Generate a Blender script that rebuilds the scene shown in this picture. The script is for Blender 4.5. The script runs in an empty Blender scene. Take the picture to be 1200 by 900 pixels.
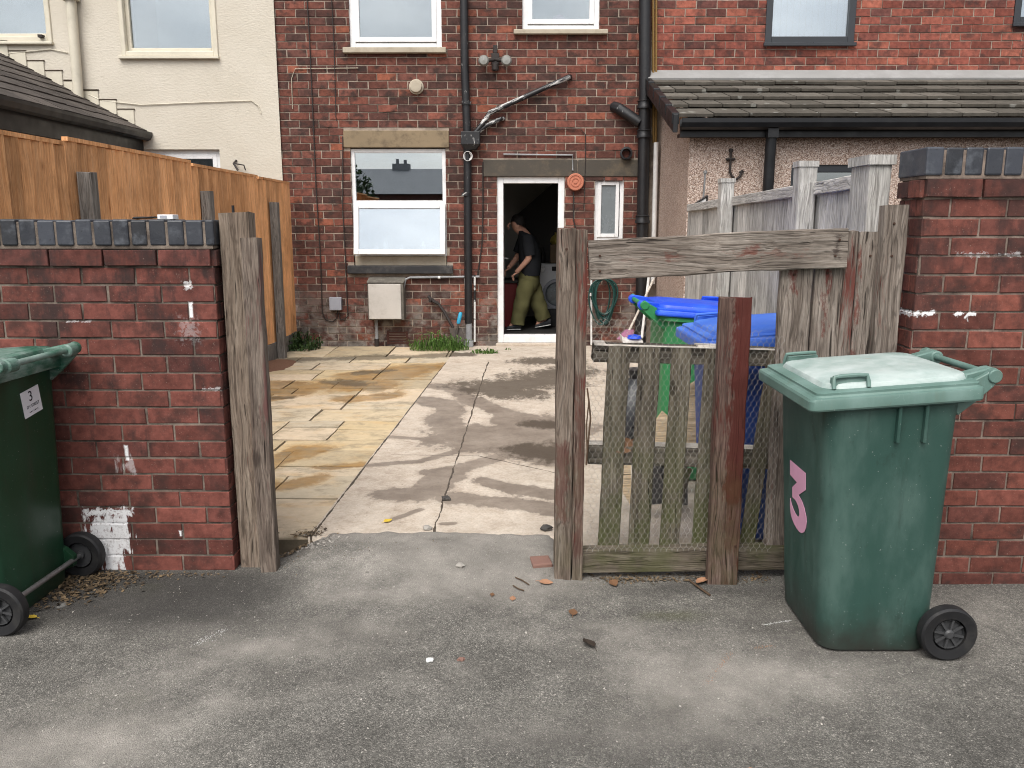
import bpy, bmesh, math, random
from mathutils import Vector, Matrix, noise as mnoise
from mathutils.geometry import tessellate_polygon

SC = bpy.context.scene
COL = SC.collection
R = random.Random(11)
PI = math.pi
rad = math.radians

# ------------------------------------------------------------------ camera
CAMH = 1.53
FPX = 970.0
PITCH = rad(11.02)
cam_d = bpy.data.cameras.new('camera')
cam = bpy.data.objects.new('camera', cam_d)
COL.objects.link(cam)
cam.location = (0, 0, CAMH)
cam.rotation_euler = (rad(90) - PITCH, 0, math.atan(4 / FPX))
cam_d.sensor_width = 36
cam_d.lens = 36 * FPX / 1200
cam_d.clip_end = 1000
cam_d.clip_start = 0.05
SC.camera = cam
CM = cam.rotation_euler.to_matrix()

def ray(px, py):
    return CM @ Vector(((px - 600) / FPX, -(py - 450) / FPX, -1))

def P(px, py, Y):           # measured point on a plane Y = const of the place
    d = ray(px, py); t = Y / d.y
    return Vector((0, 0, CAMH)) + d * t

def PXp(px, py, X):
    d = ray(px, py); t = X / d.x
    return Vector((0, 0, CAMH)) + d * t

def G(px, py, z=0.0):
    d = ray(px, py); t = (z - CAMH) / d.z
    return Vector((0, 0, CAMH)) + d * t

# ------------------------------------------------------------------ scene tree helpers
ORG = {}

def tag(o, label=None, cat=None, group=None, kind=None):
    if label: o['label'] = label
    if cat: o['category'] = cat
    if group: o['group'] = group
    if kind: o['kind'] = kind
    return o

def thing(name, label, cat, loc=(0, 0, 0), group=None, rz=0):
    o = bpy.data.objects.new(name, None)
    o.empty_display_size = 0.1
    COL.objects.link(o)
    o.location = loc
    o.rotation_euler = (0, 0, rz)
    ORG[o.name] = Vector(loc)
    return tag(o, label, cat, group)

def dup(root, loc, rz=None, label=None):
    def cp(o, par):
        c = o.copy(); COL.objects.link(c)
        if par: c.parent = par
        for ch in list(o.children):
            cp(ch, c)
        return c
    r = cp(root, None)
    r.location = loc
    if rz is not None: r.rotation_euler = (0, 0, rz)
    if label: r['label'] = label
    return r

class MB:
    def __init__(s):
        s.v = []; s.f = []; s.m = []; s.c = []; s.sm = []
        s.mi = 0; s.col = (0.5, 0.5, 0.5); s.smooth = False; s.sharp = 38
    def vert(s, p):
        s.v.append(Vector(p)); return len(s.v) - 1
    def face(s, idx):
        s.f.append(tuple(idx)); s.m.append(s.mi); s.c.append(s.col); s.sm.append(s.smooth)
    def quad(s, a, b, c, d):
        i = [s.vert(p) for p in (a, b, c, d)]; s.face(i)
    def poly(s, pts):
        s.face([s.vert(p) for p in pts])
    def box(s, x0, x1, y0, y1, z0, z1, M=None):
        p = [Vector((x, y, z)) for z in (z0, z1) for y in (y0, y1) for x in (x0, x1)]
        if M is not None: p = [M @ q for q in p]
        i = [s.vert(q) for q in p]
        for f in ((0, 2, 3, 1), (4, 5, 7, 6), (0, 1, 5, 4), (2, 6, 7, 3), (0, 4, 6, 2), (1, 3, 7, 5)):
            s.face([i[k] for k in f])
    def loft(s, rings, cap0=True, cap1=True, closed=True):
        idx = [[s.vert(p) for p in r] for r in rings]
        n = len(rings[0])
        for a, b in zip(idx[:-1], idx[1:]):
            for k in range(n if closed else n - 1):
                k2 = (k + 1) % n
                s.face((a[k], a[k2], b[k2], b[k]))
        if cap0: s.face(idx[0][::-1])
        if cap1: s.face(idx[-1])
        return idx
    def tube(s, pts, r, n=8, cap=True):
        pts = [Vector(p) for p in pts]
        rs = r if isinstance(r, (list, tuple)) else [r] * len(pts)
        rings = []
        up = None
        for i, p in enumerate(pts):
            t = (pts[min(i + 1, len(pts) - 1)] - pts[max(i - 1, 0)]).normalized()
            if up is None:
                up = Vector((0, 0, 1)) if abs(t.z) < 0.9 else Vector((0, 1, 0))
            a = t.cross(up)
            if a.length < 1e-5: a = t.cross(Vector((1, 0.1, 0)))
            a.normalize(); b = a.cross(t).normalized(); up = b
            rings.append([p + (a * math.cos(2 * PI * k / n) + b * math.sin(2 * PI * k / n)) * rs[i] for k in range(n)])
        sm = s.smooth; s.smooth = n >= 6
        s.loft(rings, cap, cap)
        s.smooth = sm
    def lathe(s, prof, c, axis='z', n=24):
        c = Vector(c); rings = []
        for r, h in prof:
            ring = []
            for k in range(n):
                a = 2 * PI * k / n
                u, w = r * math.cos(a), r * math.sin(a)
                if axis == 'z': q = Vector((u, w, h))
                elif axis == 'y': q = Vector((u, h, w))
                else: q = Vector((h, u, w))
                ring.append(c + q)
            rings.append(ring)
        s.smooth, sm = True, s.smooth
        s.loft(rings, False, False); s.smooth = sm
    def prism(s, poly, ext):
        """poly: list of 3d pts, ext: vector"""
        ext = Vector(ext)
        a = [Vector(p) for p in poly]; b = [p + ext for p in a]
        ia = [s.vert(p) for p in a]; ib = [s.vert(p) for p in b]
        n = len(a)
        for k in range(n):
            k2 = (k + 1) % n
            s.face((ia[k], ia[k2], ib[k2], ib[k]))
        for t in tessellate_polygon([a]):
            s.face((ia[t[0]], ia[t[1]], ia[t[2]]))
            s.face((ib[t[2]], ib[t[1]], ib[t[0]]))
    def board(s, p0, p1, wdir, w, t, seg=10, jit=0.0015, ends=0.004, ch=0.004, rng=R, wob=0.0):
        """weathered plank from p0 to p1 (centre line), width along wdir, chamfered and slightly uneven"""
        p0 = Vector(p0); p1 = Vector(p1); ax = (p1 - p0).normalized()
        wd = Vector(wdir); wd = (wd - ax * wd.dot(ax)).normalized(); td = ax.cross(wd).normalized()
        hw, ht = w / 2, t / 2
        sec = [(-hw + ch, -ht), (hw - ch, -ht), (hw, -ht + ch), (hw, ht - ch), (hw - ch, ht), (-hw + ch, ht), (-hw, ht - ch), (-hw, -ht + ch)]
        L = (p1 - p0).length
        ph = rng.uniform(0, 100)
        rings = []
        for i in range(seg + 1):
            f = i / seg
            off = wd * wob * mnoise.noise(Vector((ph, f * 2.5, 0))) + td * wob * mnoise.noise(Vector((ph, f * 2.5, 9)))
            ring = []
            for a, b in sec:
                e = 0
                if i in (0, seg): e = rng.uniform(-ends, ends)
                q = p0 + ax * (L * f + e) + off + wd * (a + rng.uniform(-jit, jit)) + td * (b + rng.uniform(-jit, jit))
                ring.append(q)
            rings.append(ring)
        s.loft(rings)
    def build(s, name, mats, parent=None, bevel=0, seg=1, org=None):
        if org is None:
            if parent is not None: org = ORG[parent.name]
            else:
                xs = [p.x for p in s.v]; ys = [p.y for p in s.v]; zs = [p.z for p in s.v]
                org = Vector(((min(xs) + max(xs)) / 2, (min(ys) + max(ys)) / 2, min(zs)))
        org = Vector(org)
        me = bpy.data.meshes.new(name)
        me.from_pydata([p - org for p in s.v], [], s.f)
        if not isinstance(mats, (list, tuple)): mats = [mats]
        for m in mats: me.materials.append(m)
        me.polygons.foreach_set('material_index', s.m)
        me.polygons.foreach_set('use_smooth', s.sm)
        at = me.attributes.new('rnd', 'FLOAT_COLOR', 'FACE')
        buf = []
        for c in s.c: buf += [c[0], c[1], c[2], 1]
        at.data.foreach_set('color', buf)
        bm = bmesh.new(); bm.from_mesh(me)
        bmesh.ops.recalc_face_normals(bm, faces=bm.faces)
        bm.to_mesh(me); bm.free()
        me.update()
        if any(s.sm): me.set_sharp_from_angle(angle=rad(s.sharp))
        o = bpy.data.objects.new(name, me)
        COL.objects.link(o)
        if parent is not None:
            o.parent = parent
        else:
            o.location = org
        ORG[o.name] = org
        if bevel:
            md = o.modifiers.new('bevel', 'BEVEL'); md.width = bevel; md.segments = seg; md.limit_method = 'ANGLE'; md.angle_limit = rad(40)
        return o

# ------------------------------------------------------------------ node helper
class Mat:
    def __init__(s, name, rough=0.8, spec=0.3):
        s.m = bpy.data.materials.new(name); s.m.use_nodes = True
        s.nt = s.m.node_tree; s.b = s.nt.nodes['Principled BSDF']
        s.b.inputs['Roughness'].default_value = rough
        s.b.inputs['Specular IOR Level'].default_value = spec
    def n(s, t, **kw):
        nd = s.nt.nodes.new(t)
        for k, v in kw.items(): setattr(nd, k, v)
        return nd
    def set(s, sock, v):
        if isinstance(v, bpy.types.NodeSocket): s.nt.links.new(v, sock)
        elif isinstance(v, (tuple, list)) and len(v) == 3 and sock.type == 'RGBA': sock.default_value = (*v, 1)
        else: sock.default_value = v
    def pos(s): return s.n('ShaderNodeNewGeometry').outputs['Position']
    def obj(s): return s.n('ShaderNodeTexCoord').outputs['Object']
    def orand(s): return s.n('ShaderNodeObjectInfo').outputs['Random']
    def attr(s, name='rnd'):
        a = s.n('ShaderNodeAttribute', attribute_name=name)
        return a.outputs['Color']
    def sep(s, v):
        x = s.n('ShaderNodeSeparateXYZ'); s.set(x.inputs[0], v); return x.outputs
    def map(s, vec, scale=(1, 1, 1), loc=(0, 0, 0), rot=(0, 0, 0)):
        x = s.n('ShaderNodeMapping'); s.set(x.inputs['Vector'], vec)
        x.inputs['Scale'].default_value = scale; s.set(x.inputs['Location'], loc); x.inputs['Rotation'].default_value = rot
        return x.outputs[0]
    def vadd(s, a, b):
        x = s.n('ShaderNodeVectorMath', operation='ADD'); s.set(x.inputs[0], a); s.set(x.inputs[1], b); return x.outputs[0]
    def vscale(s, a, f):
        x = s.n('ShaderNodeVectorMath', operation='SCALE'); s.set(x.inputs[0], a); s.set(x.inputs['Scale'], f); return x.outputs[0]
    def noise(s, vec, scale, detail=4, rough=0.55, dist=0.0, color=False):
        x = s.n('ShaderNodeTexNoise'); s.set(x.inputs['Vector'], vec)
        x.inputs['Scale'].default_value = scale; x.inputs['Detail'].default_value = detail
        x.inputs['Roughness'].default_value = rough; x.inputs['Distortion'].default_value = dist
        return x.outputs['Color' if color else 'Fac']
    def vor(s, vec, scale, out='Distance', feature='F1', rnd=1.0):
        x = s.n('ShaderNodeTexVoronoi', feature=feature); s.set(x.inputs['Vector'], vec)
        x.inputs['Scale'].default_value = scale; x.inputs['Randomness'].default_value = rnd
        return x.outputs[out]
    def ramp(s, fac, stops, interp='LINEAR'):
        x = s.n('ShaderNodeValToRGB'); s.set(x.inputs[0], fac)
        cr = x.color_ramp; cr.interpolation = interp
        def col(c): return (*c, 1) if isinstance(c, (tuple, list)) else (c, c, c, 1)
        cr.elements[0].position = stops[0][0]; cr.elements[0].color = col(stops[0][1])
        cr.elements[1].position = stops[-1][0]; cr.elements[1].color = col(stops[-1][1])
        for p, c in stops[1:-1]:
            e = cr.elements.new(p); e.color = col(c)
        return x.outputs[0]
    def mix(s, fac, a, b, blend='MIX'):
        x = s.n('ShaderNodeMix', data_type='RGBA', blend_type=blend, clamp_factor=True)
        s.set(x.inputs[0], fac); s.set(x.inputs[6], a); s.set(x.inputs[7], b)
        return x.outputs[2]
    def math(s, op, a, b=0.0, c=None, clamp=False):
        x = s.n('ShaderNodeMath', operation=op, use_clamp=clamp); s.set(x.inputs[0], a); s.set(x.inputs[1], b)
        if c is not None: s.set(x.inputs[2], c)
        return x.outputs[0]
    def ss(s, v, a, b):
        x = s.n('ShaderNodeMapRange', interpolation_type='SMOOTHSTEP'); s.set(x.inputs[0], v)
        x.inputs[1].default_value = a; x.inputs[2].default_value = b
        return x.outputs[0]
    def scalecol(s, col, f):
        x = s.n('ShaderNodeVectorMath', operation='SCALE'); s.set(x.inputs[0], col); s.set(x.inputs['Scale'], f); return x.outputs[0]
    def bump(s, h, strength=0.5, dist=0.01, normal=None):
        x = s.n('ShaderNodeBump'); s.set(x.inputs['Height'], h)
        x.inputs['Strength'].default_value = strength; x.inputs['Distance'].default_value = dist
        if normal is not None: s.set(x.inputs['Normal'], normal)
        return x.outputs[0]
    def rect(s, x0, x1, z0, z1, soft=0.02, nz=None, amp=0.05, pos=None, ax='X', az='Z'):
        """mask of a stain with an uneven outline, fixed to the surface"""
        o = s.sep(pos if pos is not None else s.pos())
        cx, cz, hx_, hz_ = (x0 + x1) / 2, (z0 + z1) / 2, (x1 - x0) / 2, (z1 - z0) / 2
        dx = s.math('SUBTRACT', s.math('ABSOLUTE', s.math('SUBTRACT', o[ax], cx)), hx_)
        dz = s.math('SUBTRACT', s.math('ABSOLUTE', s.math('SUBTRACT', o[az], cz)), hz_)
        d = s.math('MAXIMUM', dx, dz)
        if nz is not None: d = s.math('ADD', d, s.math('MULTIPLY', s.math('SUBTRACT', nz, 0.5), amp))
        return s.ss(d, soft, -soft)
    def done(s, col=None, rough=None, normal=None, metal=None):
        if col is not None: s.set(s.b.inputs['Base Color'], col)
        if rough is not None: s.set(s.b.inputs['Roughness'], rough)
        if normal is not None: s.set(s.b.inputs['Normal'], normal)
        if metal is not None: s.set(s.b.inputs['Metallic'], metal)
        return s.m

def C(r, g, b):
    f = lambda c: (c / 255 / 12.92) if c / 255 < 0.04045 else ((c / 255 + 0.055) / 1.055) ** 2.4
    return (f(r), f(g), f(b))

# ------------------------------------------------------------------ materials
def mat_brick(name, stops, stain=(0.035, 0.026, 0.024), stain_amt=0.6, base_white=False, paint=None, stain_scale=5.0, bumpd=0.004, stretch=(1, 1, 1.4), lohi=(0.46, 0.74), soot=0.0):
    k = Mat(name, 0.85, 0.25)
    p = k.pos(); a = k.sep(k.attr())
    c = k.ramp(a['X'], stops)
    # each brick its own value
    c = k.scalecol(c, k.math('MULTIPLY_ADD', a['Y'], 0.6, 0.7))
    off = k.vadd(p, k.vscale(k.attr(), 7.0))
    n1 = k.noise(off, 22, 6, 0.65)
    c = k.mix(0.75, c, k.ramp(n1, [(0.28, 0.4), (0.5, 0.95), (0.72, 1.5)]), 'MULTIPLY')
    n2 = k.noise(k.map(p, stretch), stain_scale, 6, 0.62)
    n2b = k.noise(off, stain_scale * 2.2, 5, 0.6)
    msk = k.math('MULTIPLY', k.ss(k.math('ADD', n2, k.math('MULTIPLY', k.math('SUBTRACT', n2b, 0.5), 1.0)), lohi[0], lohi[1]), stain_amt)
    c = k.mix(msk, c, stain)
    if soot:   # old soot that has run down from the coping
        zz = k.sep(p)['Z']
        run = k.noise(k.map(p, (5.5, 5.5, 1.1)), 1.0, 6, 0.66)
        run = k.math('ADD', run, k.math('MULTIPLY', k.math('SUBTRACT', k.noise(off, 9, 5, 0.65), 0.5), 0.55))
        run = k.math('ADD', run, k.math('MULTIPLY', k.math('SUBTRACT', zz, 1.0), 0.16))
        c = k.mix(k.math('MULTIPLY', k.ss(run, 0.48, 0.66), soot), c, (0.03, 0.021, 0.02))
    sp = k.ss(k.noise(p, 160, 2, 0.5), 0.66, 0.78)
    c = k.mix(k.math('MULTIPLY', sp, 0.35), c, (0.45, 0.36, 0.30))
    if base_white:
        z = k.sep(p)['Z']
        zm = k.ss(z, 0.95, 0.15)
        wn = k.ss(k.noise(p, 4.5, 8, 0.7), 0.44, 0.60)
        c = k.mix(k.math('MULTIPLY', k.math('MULTIPLY', zm, wn), 0.85), c, (0.27, 0.245, 0.215))
        gm = k.math('MULTIPLY', k.ss(z, 0.75, 0.1), k.ss(k.noise(p, 3.1, 6, 0.6), 0.42, 0.6))
        c = k.mix(k.math('MULTIPLY', gm, 0.6), c, (0.035, 0.03, 0.026))
    rgh = 0.88
    if paint:
        m = paint(k)
        c = k.mix(m, c, (0.78, 0.78, 0.78))
    h = k.math('ADD', k.noise(off, 60, 5, 0.7), k.math('MULTIPLY', n1, 0.8))
    return k.done(c, rgh, k.bump(h, 0.55, bumpd))

def alley_paint(k):
    p = k.pos()
    nz = k.noise(k.map(p, (1.0, 1.0, 0.22)), 38, 5, 0.7)
    nz2 = k.noise(p, 60, 5, 0.7)
    rs = []
    def R_(px0, px1, py0, py1, soft=0.006, amp=0.10, w=1.0, n=nz):
        a = P(px0, py1, 3.47); b = P(px1, py0, 3.47)
        m = k.rect(a.x, b.x, a.z, b.z, soft, n, amp)
        rs.append(k.math('MULTIPLY', m, w))
    R_(100, 154, 597, 604, 0.006, 0.10, 0.95, nz2)
    R_(108, 147, 602, 625, 0.010, 0.30, 0.9)
    R_(112, 147, 615, 645, 0.010, 0.26, 0.85)
    R_(122, 145, 635, 669, 0.010, 0.22, 0.95)
    R_(147, 149.5, 522, 540, 0.004, 0.015)
    R_(141, 156, 541, 550, 0.012, 0.2, 0.35)
    R_(222, 225, 354, 372, 0.004, 0.015)
    R_(217, 224, 330, 338, 0.005, 0.08, 0.7, nz2)
    R_(210.5, 212.5, 622, 628, 0.003, 0.02, 1, nz2)
    R_(236, 258, 455, 457.5, 0.003, 0.05, 0.5, nz2)
    R_(216, 228, 378, 396, 0.02, 0.25, 0.2, nz2)
    R_(78, 106, 376, 377.5, 0.002, 0.03, 0.4, nz2)
    t = rs[0]
    for q in rs[1:]: t = k.math('MAXIMUM', t, q)
    return k.math('MULTIPLY', t, k.ramp(nz2, [(0.32, 0.45), (0.48, 1.0)]))

def alley_paint_right(k):
    p = k.pos()
    nz2 = k.noise(p, 50, 5, 0.7)
    rs = []
    for (px0, px1, py0, py1, w) in ((1070, 1096, 365.5, 368, .9), (1118, 1144, 367, 369, .85), (1130, 1134, 368, 375, .8), (1064, 1074, 368, 371, .7), (1120, 1196, 297, 300, .35)):
        a = P(px0, py1, 3.35); b = P(px1, py0, 3.35)
        rs.append(k.math('MULTIPLY', k.rect(a.x, b.x, a.z, b.z, 0.003, nz2, 0.06), w))
    t = rs[0]
    for q in rs[1:]: t = k.math('MAXIMUM', t, q)
    return t

M = {}
M['brick_house'] = mat_brick('brick_house', [(0.0, (0.062, 0.032, 0.027)), (0.22, (0.100, 0.042, 0.033)), (0.6, (0.140, 0.052, 0.038)), (0.92, (0.178, 0.062, 0.043)), (1.0, (0.25, 0.083, 0.048))], base_white=True, stain=(0.034, 0.023, 0.02), stain_amt=0.82, stain_scale=4.2)
M['brick_right'] = mat_brick('brick_neighbour', [(0.0, (0.11, 0.045, 0.038)), (0.2, (0.19, 0.056, 0.04)), (0.6, (0.225, 0.07, 0.05)), (1.0, (0.27, 0.088, 0.058))], stain_amt=0.65, stain_scale=4.0)
M['brick_alley'] = mat_brick('brick_alley', [(0.0, (0.100, 0.036, 0.030)), (0.5, (0.132, 0.044, 0.034)), (1.0, (0.165, 0.055, 0.042))], stain=(0.036, 0.022, 0.019), stain_amt=0.7, lohi=(0.46, 0.74), soot=0.8, paint=alley_paint, stain_scale=4.0, bumpd=0.002)
M['brick_alley_right'] = mat_brick('brick_alley_right', [(0.0, (0.105, 0.038, 0.030)), (0.5, (0.142, 0.047, 0.035)), (1.0, (0.18, 0.059, 0.042))], stain=(0.036, 0.022, 0.019), stain_amt=0.75, lohi=(0.46, 0.74), soot=0.65, paint=alley_paint_right, stain_scale=4.6, bumpd=0.002)

def mat_mortar(name, lo, hi, paint=None):
    k = Mat(name, 0.95, 0.1); p = k.pos()
    c = k.ramp(k.noise(p, 9, 7, 0.7), [(0.3, lo), (0.7, hi)])
    c = k.mix(k.ss(k.noise(p, 3, 4, 0.6), 0.5, 0.75), c, tuple(x * 0.35 for x in lo))
    if paint: c = k.mix(paint(k), c, (0.8, 0.8, 0.8))
    return k.done(c, 0.95, k.bump(k.noise(p, 130, 4, 0.7), 0.6, 0.003))
M['mortar_house'] = mat_mortar('mortar_house', (0.22, 0.175, 0.14), (0.42, 0.35, 0.285))
M['mortar_alley'] = mat_mortar('mortar_alley', (0.05, 0.04, 0.034), (0.27, 0.22, 0.18), alley_paint)
M['mortar_alley_right'] = mat_mortar('mortar_alley_right', (0.06, 0.047, 0.04), (0.32, 0.25, 0.205), alley_paint_right)

def mat_blue_brick():
    k = Mat('blue_engineering_brick', 0.42, 0.5); p = k.pos(); a = k.sep(k.attr())
    c = k.ramp(a['X'], [(0, (0.014, 0.015, 0.018)), (0.6, (0.028, 0.031, 0.039)), (1, (0.042, 0.047, 0.06))])
    off = k.vadd(p, k.vscale(k.attr(), 5))
    c = k.mix(k.ss(k.noise(off, 16, 5, 0.6), 0.5, 0.75), c, (0.075, 0.082, 0.095))
    c = k.mix(k.ss(k.noise(off, 70, 4, 0.6), 0.62, 0.75), c, (0.015, 0.015, 0.017))
    return k.done(c, k.ramp(k.noise(off, 12, 4), [(0.3, 0.3), (0.7, 0.65)]), k.bump(k.noise(off, 60, 5, 0.65), 0.35, 0.003))
M['blue_brick'] = mat_blue_brick()

def mat_wood(name, axis='z', dark=(0.07, 0.055, 0.045), mid=(0.17, 0.145, 0.12), light=(0.30, 0.27, 0.235), red=0.0, green=0.0, redcol=(0.11, 0.026, 0.02), patches=None, knots=True, knotcol=None, age=1.0):
    k = Mat(name, 0.9, 0.15)
    o = k.vadd(k.obj(), k.vscale(k.attr(), 3.7)); o = k.vadd(o, k.vscale(k.orand(), 9.0))
    s = {'z': (34, 34, 1.3), 'x': (1.3, 34, 34), 'y': (34, 1.3, 34)}[axis]
    sf = {'z': (1, 1, 0.035), 'x': (0.035, 1, 1), 'y': (1, 0.035, 1)}[axis]
    # slow warp so the grain wanders round knots
    w = k.vscale(k.noise(k.map(o, {'z': (6, 6, 2.4), 'x': (2.4, 6, 6), 'y': (6, 2.4, 6)}[axis]), 1.0, 2, 0.5, color=True), 0.05)
    ow = k.vadd(o, w)
    g1 = k.noise(k.map(ow, s), 1.0, 6, 0.62)
    g2 = k.noise(k.map(ow, sf), 240, 4, 0.75)
    wv = k.noise(k.map(ow, tuple(q * 2.7 for q in s)), 1.0, 4, 0.65)
    f = k.math('ADD', k.math('MULTIPLY', g1, 0.5), k.math('MULTIPLY', wv, 0.5))
    c = k.ramp(f, [(0.32, dark), (0.48, mid), (0.66, light)])
    c = k.scalecol(c, k.math('MULTIPLY_ADD', k.sep(k.attr())['Y'], 0.5 if age > 0.5 else 0.62, 0.75 if age > 0.5 else 0.70))
    c = k.mix(0.8 * age ** 0.5, c, k.ramp(g2, [(0.3, 0.35), (0.5, 1.0), (0.7, 1.4)]), 'MULTIPLY')
    big = k.noise(o, 3.0, 4, 0.6)
    c = k.mix(0.7, c, k.ramp(big, [(0.3, 0.65), (0.7, 1.28)]), 'MULTIPLY')
    lr = k.noise(k.map(ow, {'z': (15, 15, 0.8), 'x': (0.8, 15, 15), 'y': (15, 0.8, 15)}[axis], (2, 7, 4)), 1.0, 3, 0.55)
    lines = k.ss(k.math('ABSOLUTE', k.math('SUBTRACT', k.math('FRACT', k.math('MULTIPLY', lr, 9.0)), 0.5)), 0.16, 0.02)
    c = k.mix(k.math('MULTIPLY', lines, 0.42 * age), c, tuple(x * 0.4 for x in dark))
    crack = k.ss(k.noise(k.map(ow, tuple(q * 2.2 for q in s), (3, 5, 7)), 1.0, 2, 0.5), 0.665, 0.71)
    c = k.mix(k.math('MULTIPLY', crack, 0.85 * age ** 2), c, tuple(x * 0.2 for x in dark))
    if knots:
        kn = k.vor(k.map(k.vadd(o, k.vscale(k.noise(o, 9, 3, 0.5, color=True), 0.05)), {'z': (5.5, 5.5, 2.2), 'x': (2.2, 5.5, 5.5), 'y': (5.5, 2.2, 5.5)}[axis]), 1.0)
        c = k.mix(k.math('MULTIPLY', k.ss(kn, 0.13 if age > 0.5 else 0.17, 0.05), 0.7), c, knotcol or tuple(x * 0.5 for x in dark))
    if red:
        rm = k.ss(k.math('ADD', k.noise(k.map(ow, {'z': (7, 7, 0.9), 'x': (0.9, 7, 7), 'y': (7, .9, 7)}[axis]), 1.0, 5, 0.65), k.math('MULTIPLY', k.math('SUBTRACT', g2, 0.5), 0.25)), 0.70 - red * 0.35, 0.76 - red * 0.35)
        c = k.mix(k.math('MULTIPLY', rm, 0.85), c, redcol)
    if patches:
        nz = k.noise(k.map(k.pos(), (1, 1, 0.3) if axis == 'z' else (0.35, 1, 1)), 42, 6, 0.75)
        for (x0, x1, z0, z1, w_, pc) in patches:
            m = k.rect(x0, x1, z0, z1, 0.014, nz, 0.16)
            c = k.mix(k.math('MULTIPLY', m, w_), c, pc)
    if green:
        z = k.sep(k.pos())['Z']
        gm = k.math('MULTIPLY', k.ss(z, 0.95, 0.1), k.ss(k.noise(o, 5, 5, 0.65), 0.4, 0.62))
        c = k.mix(k.math('MULTIPLY', gm, green), c, (0.06, 0.07, 0.02))
    h = k.math('SUBTRACT', k.math('SUBTRACT', k.math('ADD', k.math('MULTIPLY', g1, 1.0), k.math('MULTIPLY', g2, 0.6)), crack), k.math('MULTIPLY', lines, 0.4))
    return k.done(c, 0.92, k.bump(h, 0.75, 0.004))

M['wood_left_post'] = mat_wood('weathered_gatepost_wood', 'z', (0.07, 0.052, 0.04), (0.165, 0.127, 0.098), (0.275, 0.225, 0.178), red=0.04)
M['wood_left_board'] = mat_wood('weathered_gatepost_board', 'z', (0.07, 0.05, 0.041), (0.15, 0.118, 0.096), (0.25, 0.208, 0.172), red=0.34, redcol=(0.12, 0.055, 0.05))
_a = P(780, 305, 3.39); _b = P(890, 305, 3.39)
def _pt(px0, px1, py0, py1, w, c):
    a = P(px0, py1, 3.38); b = P(px1, py0, 3.38); return (a.x, b.x, a.z, b.z, w, c)
M['wood_post'] = mat_wood('weathered_post_wood', 'z', (0.06, 0.043, 0.034), (0.155, 0.12, 0.095), (0.27, 0.225, 0.185), red=0.3, green=0.2, patches=[_pt(650, 664, 520, 610, .6, (0.09, 0.03, 0.025)), _pt(672, 688, 440, 650, .45, (0.09, 0.032, 0.026))])
M['wood_rail'] = mat_wood('weathered_rail_wood', 'x', (0.075, 0.058, 0.047), (0.185, 0.155, 0.13), (0.31, 0.275, 0.238), red=0.0,
    patches=[_pt(779, 788, 296, 308, .6, (0.12, 0.04, 0.03)), _pt(872, 888, 288, 299, .65, (0.12, 0.036, 0.027)), _pt(850, 945, 296, 298, .5, (0.14, 0.06, 0.045)), _pt(730, 800, 303, 305, .3, (0.14, 0.06, 0.045)), _pt(978, 984, 276, 300, .8, (0.03, 0.02, 0.018))])
M['wood_board'] = mat_wood('weathered_board_wood', 'z', (0.075, 0.058, 0.047), (0.17, 0.14, 0.117), (0.29, 0.25, 0.215), red=0.26,
    patches=[_pt(930, 938, 312, 345, .85, (0.10, 0.025, 0.02)), _pt(968, 976, 312, 395, .85, (0.10, 0.025, 0.02)), _pt(1004, 1013, 288, 420, .8, (0.12, 0.03, 0.022))])
M['wood_stake'] = mat_wood('painted_stake_wood', 'z', (0.05, 0.03, 0.025), (0.11, 0.07, 0.057), (0.19, 0.14, 0.115), red=0.5, redcol=(0.075, 0.02, 0.016), green=0.3,
    patches=[_pt(846, 895, 330, 585, .9, (0.075, 0.018, 0.014)), _pt(845, 884, 430, 640, .5, (0.065, 0.02, 0.016))])
M['wood_pallet'] = mat_wood('pallet_wood', 'z', (0.045, 0.037, 0.028), (0.10, 0.085, 0.063), (0.17, 0.15, 0.115), green=0.75)
M['wood_pallet_x'] = mat_wood('pallet_stringer_wood', 'x', (0.035, 0.03, 0.025), (0.09, 0.078, 0.062), (0.17, 0.15, 0.12), green=0.2)
M['wood_pale_x'] = mat_wood('bare_pale_wood', 'x', (0.42, 0.37, 0.31), (0.55, 0.50, 0.44), (0.66, 0.62, 0.56))
M['wood_sleeper'] = mat_wood('damp_beam_wood', 'x', (0.045, 0.037, 0.028), (0.115, 0.095, 0.072), (0.19, 0.165, 0.13), green=0.5)
M['wood_grey'] = mat_wood('silvered_fence_wood', 'z', (0.25, 0.235, 0.215), (0.41, 0.395, 0.37), (0.54, 0.525, 0.50), age=0.8)
M['wood_grey_y'] = mat_wood('silvered_rail_wood', 'y', (0.30, 0.285, 0.26), (0.47, 0.45, 0.425), (0.60, 0.585, 0.555))
M['wood_orange'] = mat_wood('golden_fence_wood', 'z', (0.50, 0.235, 0.10), (0.64, 0.325, 0.150), (0.73, 0.41, 0.215), knotcol=(0.22, 0.08, 0.025), age=0.4)
M['wood_fencepost'] = mat_wood('grey_fence_post', 'z', (0.1, 0.09, 0.078), (0.17, 0.155, 0.14), (0.25, 0.235, 0.215))
M['chipboard'] = mat_wood('bare_chipboard', 'x', (0.42, 0.30, 0.17), (0.55, 0.42, 0.27), (0.65, 0.52, 0.36))
M['broom_wood'] = mat_wood('broom_handle_wood', 'z', (0.5, 0.44, 0.36), (0.6, 0.55, 0.48), (0.7, 0.66, 0.6))

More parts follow.
